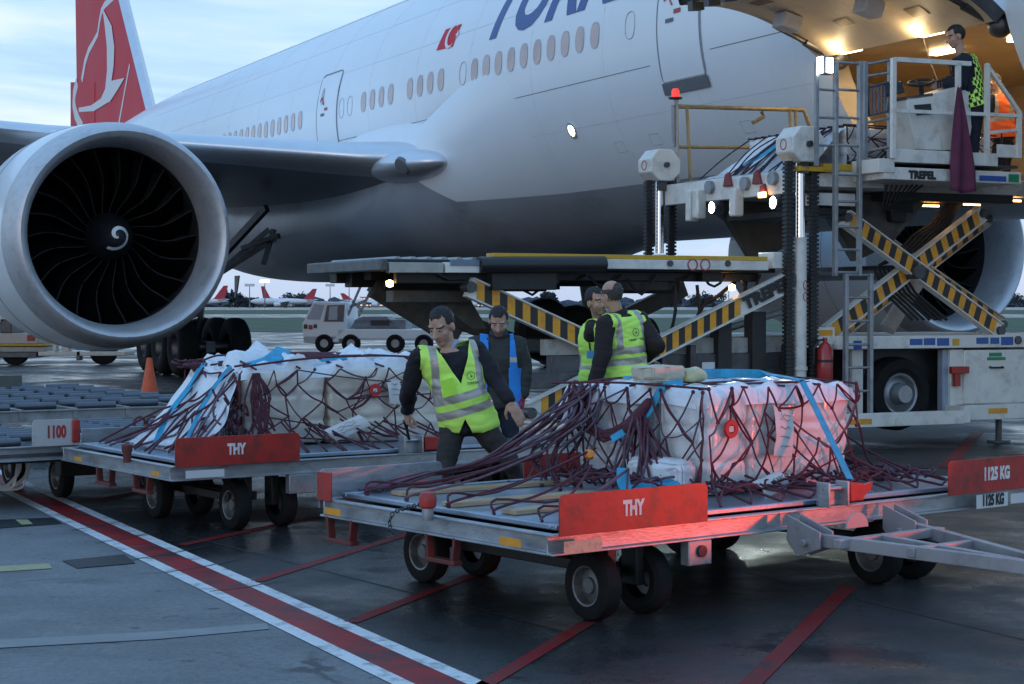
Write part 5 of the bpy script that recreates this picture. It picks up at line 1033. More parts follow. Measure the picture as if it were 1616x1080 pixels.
def net_front(mb, rd):
    zt1 = 1.165; X0, X1, Y0, Y1 = 1.66, 2.93, .60, 1.80
    face_net(mb, V((X0-.02, Y0, zt1)), V((X1-X0, 0, 0)), V((0, 0, -.58)), 6, 4, rd, r=.0068)
    face_net(mb, V((X0, Y1, zt1-.02)), V((0, Y0-Y1, 0)), V((0, 0, -.58)), 6, 4, rd, r=.0068, outw=V((-1, 0, 0)))
    # top strands
    for i in range(5): y = Y0+.1+(Y1-Y0)*i/4.5; a = V((X0-.01, y+rd.uniform(-.05, .05), zt1-.005)); b = V((X1, y+rd.uniform(-.1, .1), zt1+.0)); strand(mb, [a, a+(b-a)*.3+V((0, rd.uniform(-.06, .06), .018)), a+(b-a)*.65+V((0, rd.uniform(-.06, .06), .018)), b], .0075)
    for i in range(5): x = X0+(X1-X0)*i/4; a = V((x, Y0-.01, zt1-.0)); b = V((x+rd.uniform(-.2, .2), Y1, zt1+.0)); strand(mb, [a, (a+b)/2+V((rd.uniform(-.05, .05), 0, .02)), b], .0075)
    # slack bundle from the far left top corner down to the pallet end
    for i in range(26):
        t = i/26; a = V((X0-.02+.08*rd.random(), 1.55+.28*rd.random(), 1.12+.06*rd.random())); e_ = V((.20+.14*rd.random()*(i % 3), 1.93+.13*rd.random(), ZP+.02)) if i % 2 else V((1.30+.25*rd.random(), 1.45+.5*rd.random(), ZP+.015))
        b = V((1.32+.16*rd.random(), 1.55+.25*rd.random(), .88+.12*rd.random())); c = V((.95+.1*rd.random(), 1.83+.12*rd.random(), .66+.05*rd.random()))
        if i % 2: strand(mb, [a, b, c, c+(e_-c)*.5+V((0, 0, .0+.03*rd.random())), e_], .0075+.002*rd.random(), k=i % 4 == 1)
        else: strand(mb, [a, b+V((.1, -.1, 0)), (b+e_)/2+V((rd.uniform(-.1, .1), rd.uniform(-.1, .1), 0)), e_, e_+V((rd.uniform(-.15, .15), rd.uniform(-.15, .15), 0))], .008, k=i % 4 == 0)
    # hanging hank on the left face
    K = V((X0-.06, 1.12, 1.0)); mb.cap(K+V((.03, -.05, .06)), K-V((.02, -.06, .08)), .035, .05)
    for i in range(26):
        a = K+V((rd.uniform(-.03, .02), rd.uniform(-.07, .07), rd.uniform(-.05, .03))); e_ = V((X0-.10+rd.uniform(-.14, .06), 1.05+rd.uniform(-.22, .2), ZP+.01+.14*rd.random())); m = (a+e_)/2+V((rd.uniform(-.05, .02), rd.uniform(-.05, .05), 0))
        strand(mb, [a, m, e_], .0085, k=i % 3 == 0)
    # thick rope across to the hank and tangles at the foot
    for i in range(10): a = V((X0-.05, 1.62+.1*rd.random(), .88+.1*rd.random())); strand(mb, [a, V((X0-.10, 1.4, .80+.08*rd.random())), K+V((0, .05, -.05*rd.random()))], .010)
    for i in range(20):
        c = V((X0-.16+rd.uniform(-.2, .15), .95+rd.uniform(-.25, .85), ZP+.03)); pts = []; a0 = rd.uniform(0, 6.3); R_ = rd.uniform(.04, .15)
        for k in range(7): pts.append(c+V((R_*cos(a0+k*.8)*(1+.3*rd.random()), R_*sin(a0+k*.8), .05*rd.random()+.05*abs(sin(k*1.3)))))
        strand(mb, pts, .008, k=i % 5 == 0)
    # side ropes to the pallet edge fittings
    for i in range(5):
        y = .25+1.6*i/4; q = V((.14, y, ZP+.01)); j_ = V((1.2+.25*rd.random(), y*.5+.8, .68+.14*rd.random())); strand(mb, [j_, (j_+q)/2-V((0, 0, .02)), q+V((.02, 0, .03)), q], .0085, k=i % 3 == 0); strand(mb, [q, q+V((.05, .05, .07)), q+V((.35, .2*rd.uniform(-1, 1), .06)), j_], .0075)
    for i in range(9):
        x = 1.3+1.9*i/8; q = V((x, .13, ZP+.012)); a = V((min(X1, max(X0, x+rd.uniform(-.15, .15))), Y0-.03, .62+.12*rd.random())); strand(mb, [a, (a+q)/2-V((0, 0, .01)), q], .0085); strand(mb, [q, q+V((.1, .1, .04)), a+V((rd.uniform(-.3, .3), 0, -.03))], .0075)
    for i in range(34):
        c = V((rd.uniform(1.5, 3.15), rd.uniform(.28, .58), ZP+.03)); a0 = rd.uniform(0, 6.3); R_ = rd.uniform(.03, .12); strand(mb, [c+V((R_*1.4*cos(a0+k*.8), R_*.7*sin(a0+k*.8), .05*rd.random()+.02)) for k in range(6)], .008)
    # slack net spread on the right end of the pallet
    for i in range(30):
        a = V((X1+.0, rd.uniform(.62, 1.7), rd.uniform(.7, 1.1))); e_ = V((rd.uniform(3.1, 3.68), rd.uniform(.2, 1.95), ZP+.015)); m = a*.45+e_*.55; m.z = ZP+.03+.16*rd.random(); strand(mb, [a, a*.75+e_*.25-V((0, 0, .04)), m, e_*.85+a*.15*1.0-V((0, 0, max(0, (e_*.85+a*.15).z-ZP-.02-.03*rd.random()))), e_], .008, k=i % 3 == 0, jit=.03, rnd=rd)
    for i in range(34):
        c = V((rd.uniform(2.98, 3.5), rd.uniform(.25, 1.6), ZP+.03)); a0 = rd.uniform(0, 6.3); R_ = rd.uniform(.05, .16); strand(mb, [c+V((R_*cos(a0+k*.8), R_*sin(a0+k*.8), .09*rd.random()*(1-(c.x-2.98)*1.2 if c.x < 3.6 else 0))) for k in range(6)], .008, k=i % 2)
net(FR1, 'maroon rope net over the front load, slack and bunched at its left side', net_front)
def net_rear(mb, rd):
    zt1 = 1.14; X0, X1, Y0, Y1 = .99, 2.92, .85, 1.85
    face_net(mb, V((X0+.05, Y0, zt1)), V((X1-X0, 0, 0)), V((0, 0, -.58)), 8, 5, rd, r=.0072); face_net(mb, V((X0, Y1, zt1-.02)), V((0, Y0-Y1, 0)), V((0, 0, -.5)), 4, 4, rd, r=.009, outw=V((-1, 0, 0)))
    for i in range(8): y = Y0+.02+(Y1-Y0)*i/7; a = V((X0, y, zt1+.03)); b = V((X1, y+rd.uniform(-.1, .1), zt1+.03)); strand(mb, [a, a+(b-a)*.25+V((0, rd.uniform(-.05, .05), .05)), a+(b-a)*.5+V((0, rd.uniform(-.05, .05), .07)), a+(b-a)*.75+V((0, 0, .06)), b], .009)
    for i in range(6): x = X0+.1+(X1-X0)*i/5; a = V((x, Y0-.01, zt1+.01)); b = V((x+rd.uniform(-.3, .3), Y1, zt1+.05)); strand(mb, [a, (a+b)/2+V((rd.uniform(-.05, .05), 0, .08)), b], .009)
    for i in range(30):                         # fan of ropes sloping to the left end of the pallet
        a = V((X0-.0+rd.uniform(-.03, .1), rd.uniform(.85, 1.85), rd.uniform(.85, 1.15))); e_ = V((rd.uniform(.14, .5), rd.uniform(.25, 2.0), ZP+.015)); m = (a+e_)/2+V((0, 0, -.06+.05*rd.random())); strand(mb, [a, a*.7+e_*.3-V((0, 0, .03)), m, e_], .009, k=i % 4 == 0, jit=.035, rnd=rd)
    for i in range(30):
        c = V((X0-.08+rd.uniform(-.22, .12), rd.uniform(.75, 1.1), rd.uniform(ZP+.1, .95))); a0 = rd.uniform(0, 6.3); R_ = rd.uniform(.04, .13); strand(mb, [c+V((R_*.5*cos(a0+k*.9), R_*.4*sin(a0+k*.9), -R_*1.3*k*.35+.06*rd.random())) for k in range(6)], .009, k=i % 4 == 0)
    for i in range(16):                         # hank hung over the corner
        a = V((1.06+.05*rd.random(), .83, zt1-.02)); strand(mb, [a, a+V((rd.uniform(-.1, .1), -.04, -.2)), a+V((rd.uniform(-.12, .14), -.05, -.4-.1*rd.random()))], .009)
    for i in range(20):
        x = rd.uniform(1.0, 2.9); q = V((x+rd.uniform(-.2, .2), .12, ZP+.012)); a = V((x, Y0-.03, .66+.1*rd.random())); strand(mb, [a, (a+q)/2, q], .0085)
    for i in range(24):
        c = V((X0+rd.uniform(-.1, .1), 1.75+rd.uniform(-.1, .12), zt1-.02+.06*rd.random())); a0 = rd.uniform(0, 6.3); strand(mb, [c+V((.06*cos(a0+k), .06*sin(a0+k), .03*rd.random())) for k in range(5)], .009)
net(FR2, 'maroon rope net over the rear load, fanning down to its left end', net_rear)
# straps
def strap(fr, pts, label, wd_=.05, up_=(0, -.5, 1)):
    o = MB().ribbon(smooth_path(pts, 5), wd_, .004, up_).build('strap', STRAP, None, angle=60); o.matrix_world = fr.m; tag(o, label, 'strap', 'light blue lashing straps'); return o
strap(FR1, [(2.30, 1.5, 1.215), (2.40, .9, 1.225), (2.42, .60, 1.20), (2.42, .545, 1.165), (2.36, .32, .92), (2.29, .07, .645)], 'taut blue strap running down the red-lit near side of the front load', .055, (1, -.6, .6) if False else (0, -1, .6))
strap(FR1, [(1.75, .9, 1.185), (1.66, .98, 1.16), (1.62, 1.05, 1.02), (1.60, 1.16, .93), (1.52, 1.28, .84)], 'twisted blue strap slung over the left face of the front load', .05, (-1, -.3, .5))
strap(FR1, [(1.32, .95, .70), (1.25, .85, .60), (1.30, .70, .565), (1.42, .62, .57), (1.5, .74, .62), (1.42, .9, .60), (1.3, .8, .57)], 'loose blue strap end heaped on the front pallet behind the red plate', .075, (-.4, -.5, 1))
strap(FR1, [(1.9, 1.6, 1.195), (2.2, 1.3, 1.2), (2.5, 1.55, 1.2), (2.75, 1.2, 1.2), (2.85, 1.5, 1.195)], 'blue strap lying in loops on top of the front load', .04)
strap(FR2, [(1.5, 1.0, 1.21), (1.2, 1.2, 1.22), (.98, 1.1, 1.15), (.72, 1.0, .88), (.42, .75, ZP+.02)], 'blue strap slanting down the left side of the rear load', .035, (-.6, -.5, 1))
strap(FR2, [(1.0, 1.6, 1.18), (.85, 1.5, 1.02), (.6, 1.4, .78), (.40, 1.2, ZP+.02)], 'blue strap at the far left end of the rear load', .06, (-.7, -.3, 1))
strap(FR2, [(1.10, 1.0, 1.17), (1.3, 1.0, 1.22), (1.5, 1.15, 1.30)], 'broad blue strap flap on the top corner of the rear load', .13, (0, -.4, 1))
strap(FR2, [(1.75, 1.0, 1.20), (2.0, 1.05, 1.22), (2.25, 1.0, 1.19)], 'blue strap crumpled along the top of the rear load', .04)
# planks under the front net
for i, (x0, x1, y) in enumerate(((.30, 1.6, 1.80), (.20, 1.25, 1.15), (.24, .95, .66))):
    o = MB().bx(0, x1-x0, -.06, .06, 0, .024).build('wood_plank', WOOD, None, bevel=.003); o.matrix_world = fr_ = FR1.m @ MX.Translation((x0, y, ZP)) @ MX.Rotation(radians((-3, -1, 2)[i]), 4, 'Z')
    tag(o, ('longest pine plank lying on the front pallet, nearest the man', 'middle pine plank lying on the front pallet', 'short pine plank on the front pallet beside the red plate')[i], 'plank', 'pine planks on the front pallet')
# tags and slips
def scribble(mb, o, x, y, w_, rows, rd, h=.02):
    z = x.cross(y).normalized()
    for r in rows:
        p = o+y*r-x*w_*.5; pts = []
        for i in range(12): pts.append(p+x*w_*i/11+y*rd.uniform(-h/2, h/2)+z*.0015)
        mb.tube(pts, .0016, 4)
def slip(fr, c, x, y, w_, h, label, rows, bend=.02, name='paper_tag', seed=1, m=PAPER):
    c, x, y = V(c), V(x).normalized(), V(y).normalized(); z = x.cross(y).normalized(); r_ = thing(name, label, 'paper tag', fr, 'paper tags on the loads')
    MB().grid(lambda u, v: c+x*w_*(u-.5)+y*h*(v-.5)+z*(bend*sin(pi*v)+.01*noise.noise(V((u*3, v*4, seed)))), 8, 10).build('sheet', m, r_)
    mb = MB(); scribble(mb, c+z*(bend+.004), x, y, w_*.5, [h*q for q in rows], random.Random(seed)); mb.build('handwriting', INK, r_); return r_
slip(FR1, (2.23, .545, .90), (1, 0, -.1), (.1, .12, 1), .155, .30, 'hand-written paper tag hanging on the red-lit side of the front load', (.3, .22, .06, -.14, -.32), seed=2)
slip(FR2, (2.32, .80, .95), (1, 0, -.12), (-.12, .1, 1), .13, .22, 'hand-written paper tag beside the red disc on the rear load', (.25, .05, -.15), seed=3)
slip(FR2, (1.78, .62, .68), (1, .0, .35), (-.6, .3, .6), .34, .13, 'crumpled white label lying at the foot of the rear load', (.25, .05, -.2), seed=4)
s_ = slip(FR1, (2.02, .44, .60), (1, .1, .22), (-.2, .5, .6), .24, .12, 'crumpled CARGO label at the foot of the front load', (), bend=.03, name='cargo_label', seed=5)
text('label_lettering', 'CARGO', .045, INK, s_, plane_m((2.05, .385, .64), (1, .1, .22), (-.2, .5, .6)), sx=.9)
def seal(fr, c, out, label):
    r_ = thing('net_tag', label, 'net tag', fr, 'red plastic net tags'); c = V(c); MB().lathe([(.022, 0), (.026, .012), (.052, .012), (.056, 0), (.052, -.008), (.022, -.008)], c, V(out), 20).build('red_ring', mat('red tag plastic', (.50, .02, .02), .4) if 'red tag plastic' not in MATS else MATS['red tag plastic'], r_); x, y, z = basis(V(out)); MB().beam(c+z*.0-x*.02, c+x*.02, .035, .01, z).build('tag_label', PAPER, r_)
seal(FR2, (2.14, .80, .96), (0, -1, 0), 'round red tag on the net of the rear load'); seal(FR1, (1.80, .55, .93), (0, -1, 0), 'square red tag on the net of the front load, lit by the red glow')
o = MB().lathe([(.001, -.01), (.03, -.01), (.034, .02), (.001, .03)], (1.36, 1.3, .75), (-.4, -.6, .6), 8).build('orange_buckle', mat('orange plastic', (.75, .22, .03), .5), None, bevel=.003); o.matrix_world = FR1.m; tag(o, 'small orange buckle in the bunched net at the left of the front load', 'buckle')
# yellowish bag on the front load
BAGM = mat('yellowish translucent bag', (.50, .47, .26), .4, var=.15, scale=8, coat=.3, bump=.5, bscale=14); BAGC = mat('cream paper sack', (.52, .47, .36), .55, var=.12, bump=.2, bscale=10)
r_ = thing('wrapped_parcel', 'cream paper parcel with a yellow plastic bag lying on the front load', 'parcel', FR1)
def lump(c, r, seed, R=None):
    mb = MB(); mb.ball(c, r, R, 26, 18)
    for i, p in enumerate(mb.v): d = p-V(c); mb.v[i] = V(c)+d*(1+.22*noise.noise(d*14+V((seed, 0, 0)))+.12*noise.noise(d*30)); mb.v[i].z = max(mb.v[i].z, c[2]-r[2]*.8)
    return mb
o = bale(FR1, 1.60, 1.87, 1.0, 1.2, 1.19, 1.285, BAGC, 'x', 12, .010, rnd=.02); o.name = 'paper_sack'; o.parent = r_; o.matrix_basis = MX.Identity(4)
for k in ('label', 'category', 'group'): del o[k]
lump((1.95, 1.02, 1.225), (.085, .075, .05), 3).build('plastic_bag', BAGM, r_)
# red lamp of a tug standing just out of frame to the right
ld = bpy.data.lights.new('tug_tail_lamp', 'SPOT'); lo = bpy.data.objects.new('tug_tail_lamp', ld); col.objects.link(lo); ld.color = (1, .075, .028); ld.energy = 250; ld.spot_size = radians(74); ld.spot_blend = .12; ld.shadow_soft_size = .12
lo.location = FR1.w((3.3, -2.7, .52)); lo.rotation_euler = (FR1.w((1.3, .2, 2.35))-lo.location).to_track_quat('-Z', 'Y').to_euler()
# ---- traffic cone, plastic wrap on the ground
c = W(236, 632, 30.0)
CO = mat('traffic cone orange', (.62, .085, .02), .5, var=.12, dirt=(.4, .2, .15), dscale=12, damt=.5)
FRC = Frame((c.x, c.y, 0), .3); r_ = thing('traffic_cone', 'orange traffic cone on the ground in front of the main landing gear', 'cone', FRC)
MB().lathe([(.17, .03), (.155, .12), (.07, .6), (.045, .76), (.001, .765)], (0, 0, 0), (0, 0, 1), 24).build('cone_body', CO, r_); MB().bx(-.23, .23, -.23, .23, 0.002, .035).build('cone_base', CO, r_, bevel=.01)
pc = G(8, 776); FRP = Frame((pc.x, pc.y, 0), 0); mb = MB(); rd = random.Random(5)
for i in range(6):
    a = V((-.15+.2*rd.random(), rd.uniform(-.1, .1), .02)); mb.ribbon(smooth_path([a, a+V((.1+.08*rd.random(), 0, .02)), a+V((.22, .02, .12+.05*rd.random())), a+V((.20+.05*rd.random(), .05, .27+.04*rd.random())), a+V((.14, .06, .33))], 5), .012+.022*rd.random(), .002, (0, -1, .3))
o = mb.build('plastic_wrap', mat('clear plastic film', (.6, .63, .68), .2, var=.1, coat=.5, alpha=.8), None); o.location = FRP.loc; tag(o, 'clear plastic film trailing to the ground at the left edge beside the striped line', 'plastic wrap')
# ---- the load on the bridge
ZB = zbt+.02
pb = thing('aluminium_pallet', 'grey aluminium pallet on the raised loader bridge', 'pallet', LD, 'aluminium pallets on the dollies'); del pb['group']; MB().bx(.15, 3.3, -1.15, 1.3, zbt-.09, zbt-.07).build('pallet_sheet', PALM, pb); e_ = MB(); e_.bx(.10, 3.35, -1.2, -1.15, zbt-.1, zbt-.05); e_.bx(.10, .15, -1.15, 1.3, zbt-.1, zbt-.05); e_.build('edge_rail', PALM, pb, bevel=.005)
bale(LD, .95, 2.0, -1.05, 1.0, zbt-.06, zbt+.48, WRAPW, 'cream wrapped bale on the raised bridge behind the ladder', 21, .02)
bale(LD, 2.03, 3.2, -1.0, 1.0, zbt-.06, zbt+.43, WRAPW, 'cream wrapped bale on the bridge nearest the aircraft hold', 22, .02)
flap(LD, 'white plastic sheet sloping down the outer end of the bridge load', ((.93, -1.05, zbt+.47), (.93, .75, zbt+.47)), ((.16, -1.0, zbt-.04), (.3, 1.1, zbt-.04)), 7)
def net_bridge(mb, rd):
    face_net(mb, V((.93, -1.07, zbt+.49)), V((2.3, 0, 0)), V((0, 0, -.5)), 7, 3, rd, r=.010)
    for i in range(26):
        a = V((.92, rd.uniform(-1.05, .95), zbt+.48)); e_ = V((.14, a.y+rd.uniform(-.35, .35), zbt-.05)); m = (a+e_)/2+V((0, rd.uniform(-.1, .1), .03)); strand(mb, [a, m, e_], .009, jit=.03, rnd=rd, k=i % 5 == 0)
    for i in range(14): y = -1.05+2*i/13; strand(mb, [(.92, y, zbt+.5), (1.5, y+rd.uniform(-.1, .1), zbt+.51), (2.3, y+rd.uniform(-.1, .1), zbt+.50), (3.2, y, zbt+.46)], .011)
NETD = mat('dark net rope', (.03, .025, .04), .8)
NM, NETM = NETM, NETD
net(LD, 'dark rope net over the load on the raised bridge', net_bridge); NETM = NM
strap(LD, [(.9, -.2, zbt+.5), (.75, -.15, zbt+.42), (.5, -.05, zbt+.22), (.3, .1, zbt+.08)], 'blue strap on the sheeted load of the raised bridge', .09, (-.7, -.2, 1))
# ------------------------------------------------------------------ people (each in a frame at the feet; x picture-right, y away, z up)
SKIN = mat('skin', (.47, .28, .20), .5, var=.1, scale=18, spec=.4, dirt=(.34, .15, .11), dscale=12, damt=.35)
SKIND = mat('skin shadow stubble', (.27, .165, .125), .6, var=.15, scale=60)
LIPS = mat('lips', (.30, .12, .10), .5); BROW = mat('eyebrow hair', (.022, .016, .013), .8); EYE = mat('eye', (.30, .28, .27), .25); IRIS = mat('dark iris', (.012, .008, .006), .15)
HAIR = mat('dark hair', (.016, .013, .012), .65, var=.5, scale=40, bump=.5, bscale=120, stretch=(1, 1, .25)); HAIRG = mat('greying hair', (.055, .048, .045), .75, var=.6, scale=60, bump=.4, bscale=120)
KNIT = mat('black knit sweater', (.014, .013, .019), .9, var=.3, scale=30, bump=.3, bscale=130); SHIRT = mat('pale shirt collar', (.34, .37, .48), .8, var=.06)
TROU = mat('dark brown trousers', (.030, .027, .025), .85, var=.25, scale=10, bump=.15, bscale=90); NAVY = mat('navy work jacket', (.012, .016, .028), .85, var=.3, scale=12, bump=.1)
OLIV = mat('dark olive jacket', (.030, .031, .027), .8, var=.25, scale=10, bump=.2, bscale=30); COAT = mat('dark brown coat', (.020, .012, .013), .85, var=.25, scale=10, bump=.15, bscale=40)
HIVI = mat('hi-vis yellow green fabric', (.62, 1.0, .15), .75, var=.05, scale=7); REFL = mat('reflective tape', (.42, .39, .34), .4, .25, var=.1, scale=20); HORN = mat('hi-vis orange fabric', (.80, .13, .03), .7, var=.1)
BVES = mat('blue vest fabric', (.02, .22, .62), .7, var=.12); BVES2 = mat('blue vest tape', (.45, .44, .38), .5); SHOE = mat('black shoe leather', (.012, .012, .012), .4); REDG = mat('red glove', (.45, .012, .02), .75, var=.2, bump=.3, bscale=90)
CHK = mat('black checker', (.012, .014, .02), .8)
def remesh(mb, name, mats, root, vox, smooth=4, fold=0., fscale=7., seed=0, keep=None):
    me = bpy.data.meshes.new(name); me.from_pydata([tuple(p) for p in mb.v], [], mb.f); bm = bmesh.new(); bm.from_mesh(me); bmesh.ops.recalc_face_normals(bm, faces=bm.faces); bm.to_mesh(me); bm.free()
    t = bpy.data.objects.new(name, me); col.objects.link(t); r = t.modifiers.new('r', 'REMESH'); r.mode = 'VOXEL'; r.voxel_size = vox; s = t.modifiers.new('s', 'SMOOTH'); s.iterations = smooth; s.factor = .5
    m2 = evaluated_mesh(t); bpy.data.objects.remove(t); bpy.data.meshes.remove(me)
    if fold:
        off = V((seed*3.7, seed*1.9, 0))
        nv = len(m2.vertices); cs = [0.0]*(3*nv); m2.vertices.foreach_get('co', cs); ns = [0.0]*(3*nv); m2.vertices.foreach_get('normal', ns)
        for i in range(0, 3*nv, 3):
            p = V(cs[i:i+3]); f_ = (noise.noise(p*fscale+off)+.6*abs(noise.noise(V((p.x*fscale*1.2, p.y*fscale*1.2, p.z*fscale*2.6))-off))-.2)*fold
            for q in range(3): cs[i+q] += ns[i+q]*f_
        m2.vertices.foreach_set('co', cs); m2.update()
    m2.materials.clear()
    for m in mats: m2.materials.append(m)
    m2.polygons.foreach_set('material_index', [0]*len(m2.polygons)); shade(m2, 70)
    o = bpy.data.objects.new(name, m2); col.objects.link(o); o.parent = root; return o
def paint(o, fn):                              # material per face by place
    for p in o.data.polygons: p.material_index = fn(p.center, p.normal)
def cut(o, planes, kill=None, fn=None, thick=.0):
    bm = bmesh.new(); bm.from_mesh(o.data)
    for co, no in planes: bmesh.ops.bisect_plane(bm, geom=bm.verts[:]+bm.edges[:]+bm.faces[:], plane_co=co, plane_no=no, dist=1e-5)
    if kill: bmesh.ops.delete(bm, geom=[f for f in bm.faces if kill(f.calc_center_median())], context='FACES')
    if fn:
        for f in bm.faces: f.material_index = fn(f.calc_center_median(), f.normal)
    bm.to_mesh(o.data); bm.free(); shade(o.data, 70)
    if thick: s = o.modifiers.new('cloth', 'SOLIDIFY'); s.thickness = thick; s.offset = 1
def torso(mb, J, e_, lo=-.10, hi=1.0, belly=0.):
    P, Nk = J['P'], J['N']; up_ = (Nk-P); L_ = up_.length
    rows = []
    prof = [(-.16, .150, .105), (-.06, .168, .118), (.06, .168, .118), (.2, .155, .112+belly*.7), (.36, .152, .112+belly), (.52, .160, .118+belly*.6), (.66, .170, .122), (.78, .172, .115), (.88, .158, .10), (.955, .11, .082), (1.0, .062, .062)]
    for t, a, b in prof:
        if t < lo-.07 or t > hi: continue
        tt = min(1, max(0, t)); c = P+up_*t+J['bend']*sin(pi*tt)
        r = (J['HR']-J['HL']).normalized()*(1-tt)+(J['SR']-J['SL']).normalized()*tt; r.normalize(); f = up_.normalized().cross(r); f.normalize(); r2 = f.cross(up_.normalized())
        rows.append([c+r*(a+e_)*math.copysign(abs(cos(q))**.85, cos(q))+f*(b+e_)*math.copysign(abs(sin(q))**.9, sin(q)) for q in [2*pi*k/28 for k in range(28)]])
    n = 28; b0 = len(mb.v)
    for r in rows: mb.v += r
    for i in range(len(rows)-1): mb.f += [(b0+i*n+k, b0+i*n+(k+1) % n, b0+i*n+n+(k+1) % n, b0+i*n+n+k) for k in range(n)]; mb.k += [0]*n
    m = len(rows)-1; mb.f += [tuple(b0+k for k in range(n-1, -1, -1)), tuple(b0+m*n+k for k in range(n))]; mb.k += [0, 0]
def hand(mb, w_, d, pn, side, curl=.5, grip=0., s=1.):
    # w_ wrist, d direction of the palm, pn palm normal (towards the object held), side = thumb side
    d = V(d).normalized(); pn = (V(pn)-d*V(pn).dot(d)).normalized(); sd = V(side)-d*V(side).dot(d)-pn*V(side).dot(pn); sd.normalize()
    R = MX((sd, d, pn)).transposed(); mb.ball(w_+d*.050*s, (.040*s, .052*s, .017*s), R, 14, 10); mb.cap(w_-d*.01, w_+d*.02, .026*s, .026*s, 10)
    tips = []
    for i, (o, L_) in enumerate(((.031, .072), (.011, .082), (-.010, .076), (-.030, .060))):
        p = w_+d*.088*s+sd*o*s; ang = curl*(.9+.12*i); dd = d; r = .0095*s
        for k, f in enumerate((.46, .30, .24)):
            a = (ang*(.75 if k == 0 else 1.)+grip); ax = dd.cross(pn); n_ = dd*cos(a*.8)+pn*sin(a*.8); pn2 = pn; q = p+n_*L_*f*s*1.15
            mb.cap(p, q, r, r*.9, 8); p = q; r *= .9
            pn_new = pn*cos(a*.8)-dd*sin(a*.8); dd = n_; pn = pn_new
        pn = R.col[2].copy() if False else V((R[0][2], R[1][2], R[2][2])); dd = d
        tips.append(p)
    p = w_+d*.028*s+sd*.030*s; q = p+(d*.6+sd*.55+pn*.35).normalized()*.045*s; t = q+(d*.8+sd*.1+pn*.5).normalized()*.034*s; mb.cap(p, q, .0125*s, .011*s, 8); mb.cap(q, t, .0105*s, .0085*s, 8); return tips
def person(label, foot, J, fwd, skin=SKIN, hair=HAIR, hairline=.045, bald=0., R_hand=None, L_hand=None, beard=False, bend=(0, 0, 0), vox=.0075, headk=1., group=None, glove_l=None):
    """J: world joints; SR/SL right and left shoulder, E elbows, W wrists, HR/HL hips, KR/KL knees, AR/AL ankles, N neck base, H head centre"""
    fr = Frame(foot, 0); r_ = thing('person', label, 'person', fr, group); j = {k: fr.l(v) for k, v in J.items()}
    j['P'] = (j['HR']+j['HL'])/2+V((0, 0, .03)); j['bend'] = V(bend); f = V(fwd).normalized()
    u = (j['H']-j['N']).normalized(); u = (u*.5+V((0, 0, .5))); u = (u-f*u.dot(f)).normalized(); rt = f.cross(u).normalized(); H = j['H']; k = headk
    j['f'], j['u'], j['rt'], j['k'] = f, u, rt, k
    R = MX((rt, f, u)).transposed(); mb = MB()
    hp = lambda a, b, c: H+(rt*a+f*b+u*c)*k
    B = lambda c, r: mb.ball(c, V(r)*k, R, 22, 16)
    B(hp(0, -.012, .030), (.076, .094, .092)); B(hp(0, .030, -.030), (.062, .064, .080)); B(hp(0, .048, -.092), (.036, .038, .030)); B(hp(0, .018, -.066), (.056, .058, .046))
    mb.cap(hp(0, .088, .012), hp(0, .112, -.030), .010*k, .0145*k, 10); mb.cap(hp(-.012, .098, -.034), hp(.012, .098, -.034), .009*k, .009*k, 8)
    for s in (-1, 1): B(hp(.034*s, .068, .030), (.027, .017, .011)); B(hp(.042*s, .054, -.026), (.022, .022, .020)); B(hp(.079*s, -.012, -.008), (.010, .022, .034)); B(hp(.031*s, .074, .010), (.014, .010, .009))
    B(hp(0, .082, -.066), (.023, .011, .0062)); B(hp(0, .081, -.077), (.020, .011, .0070))
    mb.cap(j['N']-u*.03, H-u*.06*k-f*.012, .060, .054, 14); torso(mb, j, 0)
    for s in 'RL':
        mb.cap(j['S'+s], j['E'+s], .052, .041); mb.cap(j['E'+s], j['W'+s], .041, .029); mb.cap(j['H'+s], j['K'+s], .086, .056); mb.cap(j['K'+s], j['A'+s], .056, .040); mb.cap(j['S'+s], j['N']-(j['N']-j['P']).normalized()*.06, .055, .06)
        ft = V(J.get('f'+s, f)); ft.z = 0; ft.normalize(); mb.cap(j['A'+s]-V((0, 0, .05)), j['A'+s]+ft*.15-V((0, 0, .06)), .038, .03)
    for s, hd in (('R', R_hand), ('L', L_hand)):
        if hd: hand(mb, j['W'+s], *hd)
        else: hand(mb, j['W'+s], j['W'+s]-j['E'+s], (1 if s == 'R' else -1, 0, 0), f, .35)
    b = remesh(mb, 'body', [skin, SKIND, LIPS, BROW], r_, vox*.8, 2)
    def pf(c, n_):
        d = (c-H)/k; a, b_, c_ = d.dot(rt), d.dot(f), d.dot(u)
        if b_ > .05 and abs(abs(a)-.033-.002) < .024 and .020 < c_-.16*(abs(a)-.033) < .031 and abs(a) > .012: return 3
        if b_ > .06 and abs(a) < .025 and -.082 < c_ < -.062 and b_ > .082: return 2
        if beard and -.13 < c_ < -.045 and b_ > -.02 and d.length < .17: return 1
        return 0
    paint(b, pf)
    for s in (-1, 1):
        e1 = MB().ball(hp(.031*s, .0805, .008), V((.0125, .0075, .0055))*k, R, 12, 8).build('eye', EYE, r_); MB().ball(hp(.031*s-.002, .0855, .0075), V((.006, .004, .0055))*k, R, 10, 8).build('iris', IRIS, e1)
    # hair
    off = V((sum(map(ord, label)) % 17, 0, 0)); hb = MB()
    def hf(a_, b_):
        t = 2*pi*a_; q = pi*(b_-.5)*.999; d = V((cos(t)*cos(q), sin(t)*cos(q), sin(q))); g = 1+.05*noise.noise(d*6+off)+.03*noise.noise(d*17+off)
        return hp(d.x*.083*g, -.014+d.y*.103*g, .030+d.z*.101*g)
    hb.grid(hf, 64, 44, cu=True); ho = hb.build('hair', [hair, HAIRG], r_, angle=80)
